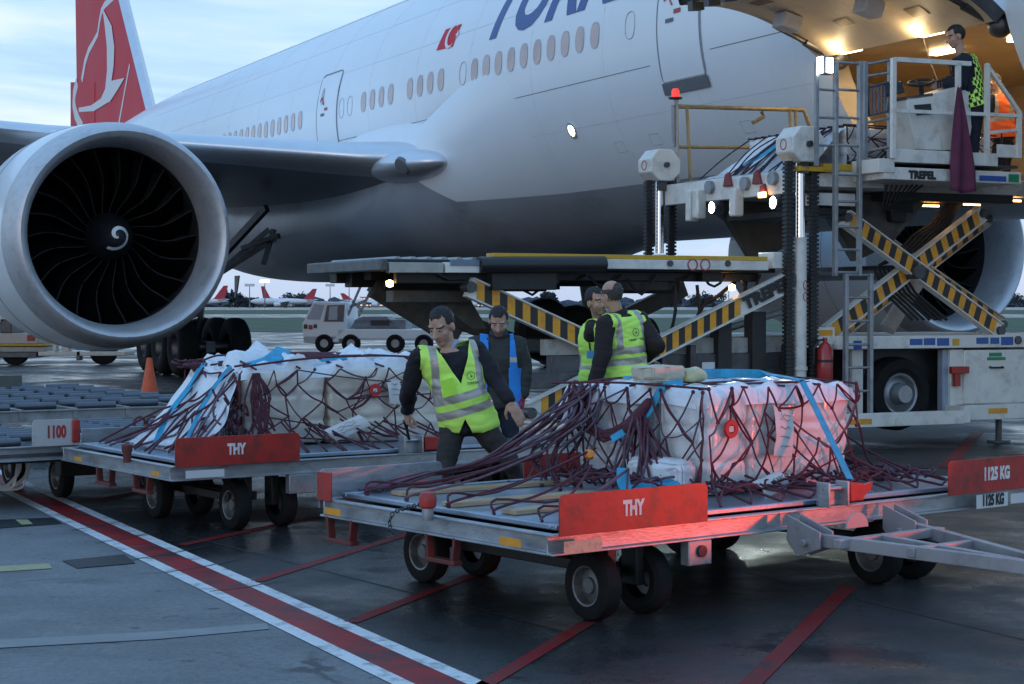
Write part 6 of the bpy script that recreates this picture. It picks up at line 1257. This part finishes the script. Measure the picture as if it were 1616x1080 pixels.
    def kill(c):
        d = (c-H)/k; a, b_, c_ = d.dot(rt), d.dot(f), d.dot(u); n_ = .010*noise.noise(c*60)
        if bald and c_ > .085-bald and b_ > -.085: return True
        if b_ > .03: return c_ < hairline+.035+n_+(.012 if abs(a) > .045 else 0)
        if b_ > -.005: return c_ < .028+n_ if abs(a) < .2 else False
        return c_ < (-.045 if b_ < -.045 else -.005)+n_
    cut(ho, [], kill); s_ = ho.modifiers.new('thick', 'SOLIDIFY'); s_.thickness = .006; s_.offset = -1
    return r_, j
def sleeves(mb, j, e_, to=.93):
    for s in 'RL':
        mb.cap(j['S'+s], j['E'+s], .056+e_, .048+e_); mb.cap(j['E'+s], j['E'+s]+(j['W'+s]-j['E'+s])*to, .047+e_, .036+e_); mb.cap(j['S'+s], j['N']-(j['N']-j['P']).normalized()*.07, .056+e_, .05+e_)
def top(r_, j, m, e_=.012, name='sweater', fold=.010, lo=-.12, belly=0, hi=.94, seed=1):
    mb = MB(); torso(mb, j, e_, lo=lo, hi=hi, belly=belly); sleeves(mb, j, e_); return remesh(mb, name, [m], r_, .010, 4, fold, 8, seed)
def legs(r_, j, m, name='trousers', seed=2, waist=.06):
    mb = MB(); torso(mb, j, .010, lo=-.2, hi=.22)
    for s in 'RL': mb.cap(j['H'+s], j['K'+s], .100, .072); mb.cap(j['K'+s], j['A'+s], .072, .058); mb.cap(j['HR'], j['HL'], .1, .1)
    return remesh(mb, name, [m], r_, .011, 4, .014, 8, seed)
def shoes(r_, j, f, m=SHOE):
    for s in 'RL':
        ft = V(f); ft.z = 0; ft.normalize(); a = j['A'+s]; mb = MB(); z = .04; mb.cap(V((a.x, a.y, z+.01))-ft*.04, V((a.x, a.y, z))+ft*.17, .045, .038); mb.cap(V((a.x, a.y, z))-ft*.04, a+V((0, 0, .03)), .045, .05)
        for i, v in enumerate(mb.v): mb.v[i] = V((v.x, v.y, max(v.z, .004)))
        remesh(mb, 'shoe', [m], r_, .01, 2)
def vest(r_, j, m, e_, hem, bands, vneck=.0, vtop=.0, open_=0., arm=.075, braces=.115, seed=3, stripe=None, front=1, belly=0., fold=.012, name='hi_vis_vest', tape=REFL, lo=-.22, ah=.87, notch=False):
    mb = MB(); torso(mb, j, e_, lo=lo, hi=.97, belly=belly)
    for s in 'RL': mb.cap(j['S'+s]*.92+j['N']*.08, j['N']-(j['N']-j['P']).normalized()*.07, .062+e_*.6, .056+e_*.6)
    o = remesh(mb, name, [m, tape, CHK], r_, .009, 4, fold, 6.5, seed)
    P, N_ = j['P'], j['N']; up_ = (N_-P); L_ = up_.length; ud = up_.normalized()
    def fr_(c):
        t = (c-P).dot(ud)/L_; tt = min(1, max(0, t)); r = ((j['HR']-j['HL']).normalized()*(1-tt)+(j['SR']-j['SL']).normalized()*tt).normalized(); f = ud.cross(r).normalized(); q = c-(P+up_*tt+j['bend']*sin(pi*tt)); return t, q.dot(r), q.dot(f)
    rS = (j['SR']-j['SL']).normalized(); rH = (j['HR']-j['HL']).normalized()
    pls = [(P+ud*L_*hem, ud)]+[(P+ud*L_*b, ud) for p in bands for b in p]
    mid = P+up_*.6+j['bend']*.9; fr0 = ud.cross(rS).normalized()
    halfw = (j['SR']-j['SL']).length/2; ctr = (j['SR']+j['SL'])/2; vpl = []; apl = []
    for s in (-1, 1):
        pls += [(mid+rS*s*braces, rS), (mid+rS*s*(braces-.05), rS)]
        if vneck: pls.append((P+up_*vneck+j['bend'], (rS*s*L_*(1.0-vneck)-ud*.115).normalized())); vpl.append(pls[-1])
        pls.append((ctr+rS*s*halfw*ah+ud*.02, (rS*s+ud*.10).normalized())); apl.append(pls[-1])
    pls.append((P+ud*L_*.50, ud))
    npl = []
    if notch:
        for s in (-1, 1): npl.append((P+ud*L_*.04+rH*.02, (rH*s*.9+ud*.42).normalized()))
        pls += npl
    def kill(c):
        t, a, b = fr_(c)
        if t < hem: return True
        if notch and b > 0 and t < .05 and all((c-co).dot(no) < 0 for co, no in npl): return True
        if t > .50 and any((c-co).dot(no) > 0 for co, no in apl): return True
        if vneck and b > -.02 and all((c-co).dot(no) < 0 for co, no in vpl): return True
        if open_ and b > 0 and abs(a) < open_: return True
        return False
    def fn(c, n_):
        t, a, b = fr_(c)
        for p in bands:
            if p[0] < t < p[1]: return 1
        if braces and braces-.05 < abs((c-mid).dot(rS)) < braces and t > (bands[-1][0] if bands else 0): return 1
        if stripe: return stripe(t, a, b)
        return 0
    cut(o, pls, kill, fn, .006); return o
def badge(r_, o, x, y, rad, lines, parent, m):        # round emblem with a bird stroke and a line of lettering
    x = V(x).normalized(); y = V(y).normalized(); z = x.cross(y); mb = MB()
    mb.lathe([(rad, 0), (rad, .002), (rad*.86, .002), (rad*.86, 0)], o, z, 24); P = [(-.5, -.5), (.1, -.35), (.55, -.1), (.25, -.3), (.15, .2), (-.05, .65), (0, .1), (-.12, -.25)]; mb.add([V(o)+x*a*rad+y*b*rad+z*.002 for a, b in P], [tuple(range(8))]); mb.build('vest_emblem', m, parent, smooth=False)
    if lines: text('vest_lettering', lines, rad*.75, m, parent, plane_m(V(o)-y*rad*1.75+z*.002, x, y), sx=.9, bold=.0008, ext=.0004)
EMB = mat('dark print', (.05, .10, .07), .6)
# --- the leaning man between the dollies
D_ = 12.5
def Jm(d, spec): return {k: W(p[0], p[1], d+(p[2] if len(p) > 2 else 0)) for k, p in spec.items()}
J = Jm(D_, dict(H=(697, 515, -.06), N=(706, 551, .0), SR=(661, 565, -.02), SL=(753, 553, .06), ER=(645, 614, .12), WR=(634, 655, .55), EL=(783, 602, .0), WL=(803, 633, -.12), HR=(716, 669, .03), HL=(757, 667, .05), KR=(701, 745, -.08), KL=(806, 728, .0), AR=(700, 829, .1), AL=(838, 832, .15)))
J['WR'] = FR2.w((1.90, -.085, DH+.335)); J['ER'] = (J['ER']+J['WR'])/2*.55+J['ER']*.45 if False else J['ER']
foot = V((W(765, 851, D_).x, D_+.1, 0)); J['AR'].z = J['AL'].z = .09
r_, j = person('man in yellow-green hi-vis vest leaning over with his hand on the rear dolly lever', foot, J, (-.46, -.80, -.46), hair=HAIR, hairline=.052, headk=1.06, bend=(0, .02, 0), vox=.0085,
    R_hand=(V((.0, .12, -1)), V((.8, .5, 0)), V((.3, -.8, 0)), 1.15, .1, 1.1), L_hand=(V((.55, -.15, -.85)), V((-.3, .9, -.1)), V((-.7, -.5, -.3)), .25, 0, 1.12))
top(r_, j, KNIT, .016, 'sweater', .018, belly=.02, hi=.97)
mb = MB(); 
for s in (-1, 1): mb.cap(j['N']+j['rt']*.05*s-j['f']*.02+j['u']*.03, j['N']+j['rt']*.025*s+j['f']*.085-j['u']*.045, .022, .016)
mb.cap(j['N']+j['rt']*.055-j['f']*.05+j['u']*.03, j['N']-j['rt']*.055-j['f']*.05+j['u']*.03, .022, .022); mb.cap(j['N']+j['f']*.075-j['u']*.03, j['N']+j['f']*.10-j['u']*.085, .024, .02); remesh(mb, 'shirt_collar', [SHIRT], r_, .008, 3)
legs(r_, j, TROU); shoes(r_, j, (-.2, -1, 0))
vt = vest(r_, j, HIVI, .042, -.20, ((.09, .20), (.29, .40)), vneck=.52, braces=.175, belly=.03, lo=-.26, ah=.97, notch=True, fold=.026)
c = j['P']+(j['N']-j['P'])*.62+(j['SL']-j['SR']).normalized()*.085; fz = (j['N']-j['P']).normalized().cross((j['SR']-j['SL']).normalized()).normalized()
badge(r_, c+fz*.178, (j['SL']-j['SR']), (j['N']-j['P']), .030, 'TURKISH', vt, EMB)
x_, y_ = (j['SL']-j['SR']).normalized(), (j['N']-j['P']).normalized(); c = j['P']+(j['N']-j['P'])*.50-x_*.085+fz*.176; MB().ribbon([c-y_*.06, c+y_*.06], .095, .004, fz).build('vest_pocket', mat('paler vest pocket', (.50, .90, .07), .6), vt)
MB().tube([j['WL']+(j['EL']-j['WL']).normalized()*.02+x for x in [V((cos(t)*.034, sin(t)*.034, .015*cos(t))) for t in [2*pi*i/14 for i in range(14)]]], .009, 6, closed=True).build('wristwatch', BLK, r_)
# --- olive jacket
J = Jm(15.0, dict(H=(787, 507, -.06), N=(787, 534, .02), SR=(752, 545, 0), SL=(815, 545, .02), ER=(744, 590, 0), WR=(748, 632, -.05), EL=(826, 586, .02), WL=(824, 621, -.03), HR=(768, 634, 0), HL=(803, 634, 0), KR=(770, 705, 0), KL=(806, 705, 0), AR=(768, 775, .05), AL=(808, 775, .05)))
foot = V((W(787, 790, 15).x, 15.05, 0)); J['AR'].z = J['AL'].z = .09
r_, j = person('bearded man in dark olive jacket and blue vest looking down, wearing red gloves', foot, J, (-.05, -.82, -.5), hair=HAIR, hairline=.045, beard=True, L_hand=(V((.05, -.1, -1)), V((-1, .1, 0)), V((0, -1, 0)), .7, .0, 1.05))
top(r_, j, OLIV, .034, 'jacket', .016, lo=-.34, hi=1.0, seed=5); legs(r_, j, NAVY, seed=6); shoes(r_, j, (0, -1, 0))
mb = MB(); mb.lathe([(.066, 0), (.078, .02), (.078, .06), (.07, .085)], j['N']-j['u']*.015-j['f']*.01, (j['H']-j['N']), 22); o = mb.build('jacket_collar', OLIV, r_); s_ = o.modifiers.new('t', 'SOLIDIFY'); s_.thickness = .012
vest(r_, j, BVES, .050, -.2, ((.60, .68),), open_=.088, braces=0, seed=8, name='blue_vest', tape=BVES2, fold=.008, lo=-.3)
mb = MB(); hand(mb, j['WL'], V((.05, -.1, -1)), V((-1, .1, 0)), V((0, -1, 0)), .7, 0, 1.16); remesh(mb, 'glove', [REDG], r_, .006, 2)
mb = MB(); hand(mb, j['WR'], V((.05, -.1, -1)), V((1, .1, 0)), V((0, -1, 0)), .7, 0, 1.16); remesh(mb, 'glove', [REDG], r_, .006, 2)
# --- man seen from behind
J = Jm(15.3, dict(H=(965, 466, .0), N=(976, 497, .02), SR=(1016, 508, -.12), SL=(957, 515, .12), ER=(1036, 545, -.02), WR=(1015, 566, .25), EL=(951, 560, -.2), WL=(939, 602, -.22), HR=(1004, 601, 0), HL=(968, 602, .03), KR=(1004, 690, 0), KL=(966, 690, 0), AR=(1005, 770, 0), AL=(965, 770, 0)))
J['SR'] = W(1010, 507, 15.38); J['SL'] = W(956, 513, 15.14)
foot = V((W(985, 784, 15.3).x, 15.3, 0)); J['AR'].z = J['AL'].z = .09
r_, j = person('balding man in yellow-green vest and dark coat standing with his back to us', foot, J, (-.66, .74, -.05), hair=HAIRG, hairline=.02, bald=.03, headk=1.02)
top(r_, j, COAT, .030, 'coat', .012, lo=-.3, hi=1.0, seed=11); legs(r_, j, NAVY, seed=12); shoes(r_, j, (-.6, .8, 0))
mb = MB(); mb.lathe([(.066, 0), (.080, .015), (.080, .045), (.072, .065)], j['N']-j['u']*.02-j['f']*.01, (j['H']-j['N']), 22); o = mb.build('coat_collar', COAT, r_); s_ = o.modifiers.new('t', 'SOLIDIFY'); s_.thickness = .012
vt = vest(r_, j, HIVI, .050, -.24, ((.20, .31), (.37, .48)), braces=.150, seed=13, ah=.95, fold=.026, lo=-.3, arm=0)
up_ = (j['N']-j['P']).normalized(); rs = (j['SR']-j['SL']).normalized(); bk = -(up_.cross(rs).normalized()); c = j['P']+(j['N']-j['P'])*.70+bk*.180+rs*.02
badge(r_, c, rs, up_, .036, 'TURKISH CARGO', vt, EMB)
# --- the man half hidden behind him
J = Jm(16.0, dict(H=(941, 476, -.02), N=(947, 506, .05), SR=(935, 519, .1), SL=(968, 519, .05), ER=(929, 560, .12), WR=(934, 596, .02), EL=(985, 560, .1), WL=(985, 590, 0), HR=(938, 602, .05), HL=(966, 602, .05), KR=(938, 690, 0), KL=(966, 690, 0), AR=(936, 760, 0), AL=(968, 760, 0)))
J['SR'] = W(936, 521, 15.85); J['SL'] = W(972, 519, 16.2)
foot = V((W(950, 771, 16).x, 16.0, 0)); J['AR'].z = J['AL'].z = .09
r_, j = person('man in yellow-green vest with blue badge, half hidden behind the balding man', foot, J, (.62, -.78, -.05), hair=HAIR, hairline=.05, headk=1.02, beard=True)
top(r_, j, COAT, .026, 'coat', .012, lo=-.3, hi=1.0, seed=15); legs(r_, j, NAVY, seed=16); shoes(r_, j, (.6, -.8, 0))
vt = vest(r_, j, HIVI, .046, -.3, ((-.29, -.20), (.17, .24)), vneck=.62, braces=.14, seed=17, fold=.02, lo=-.34, arm=0, ah=1.0)
c = fr16 = W(932, 560, 15.72)-foot; MB().bx(c.x-.035, c.x+.035, c.y-.006, c.y, c.z-.035, c.z+.035).build('id_badge', mat('blue badge', (.10, .32, .62), .3), vt, bevel=.006); MB().ribbon(smooth_path([j['N']+V((-.05, -.06, 0)), j['N']+V((-.10, -.16, -.18)), c+V((0, .0, .03))], 5), .016, .003, (0, -1, 0)).build('lanyard', BLK, vt)
# --- the loader operator
D_ = LD.w((1.9, OY+.35, 0)).y
J = Jm(D_, dict(H=(1508, 58, -.0), N=(1517, 88, .02), SR=(1533, 98, .16), SL=(1523, 96, -.14), ER=(1524, 128, .2), WR=(1503, 138, .2), EL=(1516, 132, -.2), WL=(1494, 134, -.1), HR=(1540, 170, .1), HL=(1538, 170, -.08), KR=(1536, 226, .1), KL=(1536, 226, -.08), AR=(1536, 270, .1), AL=(1536, 270, -.08)))
foot = V((W(1536, 282, D_).x, D_, zfl-.32)); 
r_, j = person('loader operator in navy overalls and green-black checkered vest standing at the control console', foot, J, (-.93, -.12, -.30), hair=HAIR, hairline=.05, headk=1.05)
top(r_, j, NAVY, .030, 'jacket', .012, lo=-.2, hi=1.0, seed=21); legs(r_, j, NAVY, seed=22); shoes(r_, j, (-1, 0, 0))
def chk(t, a, b): return 2 if (int(math.floor((a+9)*25))+int(math.floor((b+9)*25))+int(math.floor((t+9)*12.5))) % 2 else 0
vt = vest(r_, j, HIVI, .044, -.05, (), braces=0, seed=23, fold=.004, open_=.05, stripe=lambda t, a, b: (chk(t, a, b) if (t < .26 or b < -.06) else 3), arm=0, name='checkered_vest'); vt.data.materials.append(NAVY)
# --- the crew member in the hold doorway
D_ = LD.w((2.9, .2, 0)).y
J = Jm(D_, dict(H=(1570, 130, 0), N=(1574, 148, .02), SR=(1562, 158, 0), SL=(1592, 158, .05), ER=(1560, 188, 0), WR=(1560, 212, 0), EL=(1598, 188, 0), WL=(1600, 214, 0), HR=(1570, 216, 0), HL=(1588, 216, 0), KR=(1570, 250, 0), KL=(1588, 250, 0), AR=(1570, 275, 0), AL=(1588, 275, 0)))
foot = V((W(1578, 284, D_).x, D_, W(1578, 284, D_).z)); 
r_, j = person('crew member in orange hi-vis vest standing in the hold doorway behind the railing', foot, J, (-.7, -.7, 0), hair=HAIR, headk=.9)
top(r_, j, NAVY, .012, 'jacket', .010, lo=-.2, hi=1.0, seed=31); legs(r_, j, NAVY, seed=32); vest(r_, j, HORN, .030, -.1, ((.3, .38),), braces=.12, seed=33, arm=0, name='orange_vest')
# ------------------------------------------------------------------ far background: parked aircraft, lamps, trees, vehicles
FWH = mat('far aircraft white', (.76, .75, .76), .4, var=.06, scale=.1); FRED = mat('far tail red', (.46, .03, .05), .4)
TREE = mat('hazy far foliage', (.050, .062, .068), .9, var=.5, scale=1.5); TRUNK = mat('bark', (.05, .04, .03), .9); POLE = mat('lamp pole', (.16, .17, .2), .5, .3)  # foliage colour lightened, with the distance haze put into it
def far_plane(px, py_tail_top, d, rz, label, Lf=42., fh=4.0):
    c = W(px, 480, d); fr = Frame((c.x, c.y, 0), rz); r_ = thing('parked_airliner', label, 'airplane', fr, 'airliners parked across the airfield'); R_ = 1.95; zc = fh
    f = MB().lathe([(.05, 0), (.5, .4), (1.1, 1.6), (1.7, 3.4), (R_, 6), (R_, 24), (1.7, 30), (1.1, 36), (.4, 40), (.1, Lf)], (Lf/2, 0, zc), (-1, 0, 0), 28).build('fuselage', FWH, r_)
    zt = W(px, py_tail_top, d).z; MB().prism([(-Lf/2+9.0, -.12, zc+1.4), (-Lf/2+3.0, -.12, zt), (-Lf/2+.4, -.12, zt), (-Lf/2+2.4, -.12, zc+1.2)], (0, .24, 0)).build('tail_fin', FRED, r_)
    for s in (-1, 1): MB().lathe([(1.3, 0), (1.45, .5), (1.35, 2), (.9, 4)], (5, s*6, 2.1), (-1, 0, 0), 18).build('engine', FWH, r_); MB().prism([(4, s*1.5, zc-1), (-5, s*17, zc), (-6.6, s*17, zc), (-3, s*1.5, zc-1.2)], (0, 0, .35)).build('wing', FWH, r_); MB().prism([(-Lf/2+7, s*.8, zc+.7), (-Lf/2+2, s*6.5, zc+1.2), (-Lf/2+.5, s*6.5, zc+1.2), (-Lf/2+2.5, s*.8, zc+.7)], (0, 0, .2)).build('tailplane', FWH, r_)
    g = MB()
    for x, y in ((15, 0), (-1, 3), (-1, -3)): g.cyl((x, y, 2.3), (x, y, .5), .15); g.cyl((x, y-.3, .55), (x, y+.3, .55), .55)
    g.build('landing_gear', STEEL, r_); return r_, fr
def bird_on(fr, r_, Lf, zc, zt): MB().prism([(-Lf/2+5.2, -.13, zc+3.0), (-Lf/2+3.0, -.13, zc+4.2), (-Lf/2+3.4, -.13, zc+5.4), (-Lf/2+2.4, -.13, zc+4.4), (-Lf/2+2.6, -.13, zc+3.2)], (0, -.02, 0))
far_plane(305, 451, 1050, radians(180), 'far red-tailed airliner beside the big engine rim, cut off by it')
far_plane(418+35, 452, 1400, radians(0), 'far pale airliner under the lamp posts, nose hidden by a van'); 
far_plane(448, 456, 1100, radians(178), 'far red-tailed airliner behind the white transporter cab')
far_plane(585, 463, 1200, radians(0), 'far red-tailed airliner right of the transporter cab, under the loader')
far_plane(755, 470, 1300, radians(184), 'far airliner under the loader, behind the olive-jacketed man')
def lamp_post(px, ptop, d, label, on=True):
    d *= 2; c = W(px, 480, d); h = W(px, ptop, d).z; fr = Frame((c.x, c.y, 0), 0); r_ = thing('floodlight_mast', label, 'floodlight mast', fr, 'floodlight masts on the horizon')
    MB().cyl((0, 0, 0), (0, 0, h), .34, .2, n=10).build('pole', POLE, r_); h_ = MB().bx(-2.6, 2.6, -.3, .3, h-.1, h+1.3).build('lamp_head', POLE, r_); MB().bx(-2.5, 2.5, -.42, -.31, h-.0, h+1.2).build('lamp_glass', mat('mast lamp', (1, .8, .5), .4, emit=(1, .74, .42), es=18) if on and 'mast lamp' not in MATS else (MATS['mast lamp'] if on else FWH), h_)
lamp_post(394, 452, 480, 'unlit floodlight mast left of the bright one', False); lamp_post(418, 446, 480, 'bright floodlight mast beside the grey wing underside'); lamp_post(521, 452, 520, 'unlit mast above the transporter cab', False); lamp_post(1150, 458, 600, 'bright mast under the loader platform near the TREPEL arm'); lamp_post(1078, 461, 650, 'bright mast between the hoses under the loader'); lamp_post(713, 455, 500, 'bright mast seen under the loader cross beam'); lamp_post(551, 448, 560, 'bright mast behind the rear end of the loader')
# trees: uneven crowns of leaf clumps on trunks
def tree(px, d, h, wd_, seed, label):
    d *= 1.75; h *= 1.05; wd_ *= 1.35; c = W(px, 480, d); fr = Frame((c.x, c.y, 0), 0); r_ = thing('tree', label, 'tree', fr, 'trees on the horizon'); rd = random.Random(seed)
    t = MB(); t.cyl((0, 0, 0), (0, 0, h*.5), .35, .2, n=8)
    for i in range(4): t.cyl((0, 0, h*.35), (rd.uniform(-wd_, wd_)*.3, rd.uniform(-1, 1), h*.7), .18, .06, n=6)
    t.build('trunk', TRUNK, r_); cr_ = MB(); blobs = [(V((rd.uniform(-.36, .36)*wd_, rd.uniform(-.2, .2)*wd_, h*rd.uniform(.4, .88))), rd.uniform(.10, .24)*wd_) for _ in range(9)]
    for b, r in blobs:
        for k in range(110):
            q = V((rd.gauss(0, 1), rd.gauss(0, 1), rd.gauss(0, 1))).normalized()*r*rd.uniform(.2, 1.0); s = rd.uniform(.8, 1.7); a = V((rd.gauss(0, 1), rd.gauss(0, 1), rd.gauss(0, 1))).normalized()*s; e2 = V((rd.gauss(0, 1), rd.gauss(0, 1), rd.gauss(0, 1))).normalized()*s; p = b+V((q.x, q.y, q.z*.75)); cr_.add([p, p+a, p+a+e2, p+e2], [(0, 1, 2, 3)])
    cr_.build('crown', TREE, r_, smooth=False)
for i, (px, d, h, wd_, lb) in enumerate(((362, 640, 9.5, 14, 'dark bushy tree behind the red tail nearest the engine'), (462, 760, 9, 20, 'broad tree between the masts and the transporter cab'), (388, 700, 6, 16, 'low tree at the foot of the unlit mast'), (866, 620, 9, 8, 'small tree seen under the loader past the striped arm'), (1115, 800, 10, 24, 'wide low tree under the loader near the TREPEL arm'), (1600, 800, 9, 26, 'tree at the right edge below the port engine'), (1060, 780, 8, 18, 'dark tree behind the standing men'), (1215, 760, 9, 16, 'tree glimpsed left of the white post'))): tree(px, d, h, wd_, i+3, lb)
# far trees and buildings along the horizon as one mass
rd = random.Random(9); mb = MB()
for i in range(420):
    x = -800+1600*rd.random(); y = 1500+80*rd.random(); hh = 4+5*rd.random()+2*noise.noise(V((x*.02, 0, 0))); w_ = 5+8*rd.random(); mb.add([(x-w_, y, 0), (x-w_*.6, y, hh*.8), (x, y+1, hh), (x+w_*.7, y, hh*.75), (x+w_, y, 0), (x, y-3, hh*.5)], [(0, 1, 5), (1, 2, 5), (2, 3, 5), (3, 4, 5), (4, 0, 5)])
o = mb.build('far_treeline', mat('hazy far trees', (.06, .075, .095), .95, var=.3, scale=.05), None, smooth=False); o['kind'] = 'stuff'
TW = mat('terminal wall', (.22, .22, .25), .7, var=.2, scale=.1); TL = mat('lit terminal windows', (.8, .5, .3), .5, emit=(1, .62, .38), es=.9)
def building(px0, px1, d, h, label):
    a, b = W(px0, 480, d), W(px1, 480, d); fr = Frame(((a.x+b.x)/2, d, 0), 0); r_ = thing('terminal_building', label, 'building', fr); w_ = (b.x-a.x)/2; MB().bx(-w_, w_, 0, 14, 0, h).build('wall', TW, r_); MB().bx(-w_-.5, w_+.5, -.6, 14.5, h, h+.5).build('roof', FWH, r_)
    n = 12
    for i in range(n): x = -w_+2*w_*(i+.5)/n; MB().bx(x-w_/n*.7, x+w_/n*.7, -.06, -.01, 1.2, h-.6).build('window', TL, r_)
building(568, 622, 1420, 8, 'far lit terminal building right of the transporter cab'); building(700, 800, 1440, 7.5, 'far lit terminal building under the loader cross beam')
# ---- white container transporter
d = 63.0; c = W(590, 480, d); TR = Frame((c.x, d, 0), radians(180-6)); r_ = thing('container_transporter', 'white container transporter truck parked beyond the rear load', 'truck', TR); S_ = 1/44.4
def tx(px, py, y=0.): p = TR.pl(px, py, 1, y); return p
def tb(mb, x0, y0, x1, y1, yn, dep, k=None): a, b = tx(x0, y0, yn), tx(x1, y1, yn); return mb.bx(min(a.x, b.x), max(a.x, b.x), min(yn, yn-dep), max(yn, yn-dep), max(0, min(a.z, b.z)), max(a.z, b.z), k)
Y = 1.2
m = MB(); m.prism([tx(494, 476, Y), tx(546, 477, Y), tx(546, 521, Y), tx(520, 545, Y), tx(478, 541, Y), tx(477, 512, Y)], (0, -2.2, 0)); cab = m.build('cab', FWH, r_, bevel=.05)
GL = mat('dark cab glass', (.03, .04, .05), .1); m = MB(); m.prism([tx(516, 482, Y+.01), tx(544, 481, Y+.01), tx(542, 508, Y+.01), tx(511, 508, Y+.01)], (0, -.008, 0)); m.build('side_window', GL, cab); MB().prism([tx(520, 484, Y+.02), tx(533, 483, Y+.02), tx(532, 505, Y+.02), tx(518, 505, Y+.02)], (0, -.008, 0)).build('sky_pane', mat('pale sky glass', (.3, .34, .4), .15), cab)  # pale pane over the dark glass, sky brightness put into its colour
MB().prism([tx(496, 480, Y+.012), tx(512, 482, Y+.012), tx(505, 505, Y+.012), tx(484, 504, Y+.012)], (0, -.01, 0)).build('windscreen', MATS['pale sky glass'], cab)
m = MB(); tb(m, 479, 512, 485, 519, Y+.02, .02); tb(m, 495, 512, 500, 518, Y+.02, .02); m.build('lamp_housing', BLK, cab); tb(MB(), 487, 513, 493, 520, Y+.02, .02).build('red_number', REDP, cab)
m = MB(); tb(m, 533, 520, 690, 536, Y, 2.2); tb(m, 478, 530, 535, 541, Y, 2.2); m.build('chassis', FWH, r_, bevel=.03)
m = MB(); tb(m, 560, 505, 640, 520, Y-.3, 1.4); m.prism([tx(560, 505, Y-.3), tx(572, 500, Y-.3), tx(610, 500, Y-.3), tx(632, 519, Y-.3), tx(553, 519, Y-.3)], (0, -1.2, 0)); m.build('engine_cover', mat('grey cover', (.2, .21, .23), .6), r_); tb(MB(), 585, 506, 614, 514, Y-.28, .03).build('cover_vent', BLK, r_); 
for px in (512, 554, 624, 669):
    q = tx(px, 536, Y-.05); MB().lathe([(.08, .02), (.14, .04), (.16, .1), (.27, .14), (.32, .08), (.32, -.14), (.08, -.14)], (q.x, q.y, .32), (0, 1, 0), 24, cap=True).build('wheel', RUB, r_); MB().cyl((q.x, q.y+.02, .32), (q.x, q.y+.06, .32), .15).build('rim', GALV, r_)
m = MB()
for a, b in (((549, 498), (570, 450)), ((566, 500), (588, 452)), ((552, 485), (578, 474)), ((556, 475), (572, 492)), ((560, 452), (592, 452))): m.beam(tx(*a, Y-.4), tx(*b, Y-.4), .08, .08)
m.build('lift_frame', mat('pale steel', (.3, .32, .34), .5, .3), r_)
m = MB(); m.beam(tx(583, 452, Y-.2), tx(672, 514, Y-.2), .12, .34); m.build('ramp', mat('green grey ramp', (.12, .14, .13), .4, .3), r_)
# ---- loader far left under the engine
d = 49.0; c = W(100, 480, d); FL = Frame((c.x, d, 0), 0); r_ = thing('far_loader', 'white and yellow cargo loader standing far left behind the big engine', 'cargo loader', FL)
def fx_(px, py): return FL.pl(px, py, 1, 0)
def fb(x0, y0, x1, y1, name, m, dep=1.5): a, b = fx_(x0, y0), fx_(x1, y1); return MB().bx(a.x, b.x, 0, dep, max(0.02, b.z), a.z).build(name, m, r_, bevel=.02)
fb(-60, 526, 60, 543, 'side_box', mat('pink lit white', (.55, .46, .42), .5)); fb(-60, 543, 70, 547, 'yellow_edge', YEL); fb(-60, 548, 72, 556, 'side_beam', LWHD); fb(-60, 556, 58, 565, 'skirt', STEEL); fb(60, 555, 198, 562, 'tow_platform', LWH, 1.2); fb(96, 540, 110, 556, 'post', LWH, .3); fb(83, 540, 90, 555, 'post', LWH, .3); fb(120, 555, 127, 569, 'stand', STEEL, .3)
MB().prism([fx_(-30, 512), fx_(14, 492), fx_(18, 500), fx_(-30, 522)], (0, 1, 0)).build('conveyor', LWH, r_); fb(0, 503, 18, 526, 'cabin', STEEL); fb(43, 529, 55, 538, 'red_label', REDP, -.02)
for px in (20, 160): q = fx_(px, 566); MB().cyl((q.x, .1, .35), (q.x, .5, .35), .35, n=18).build('wheel', RUB, r_)
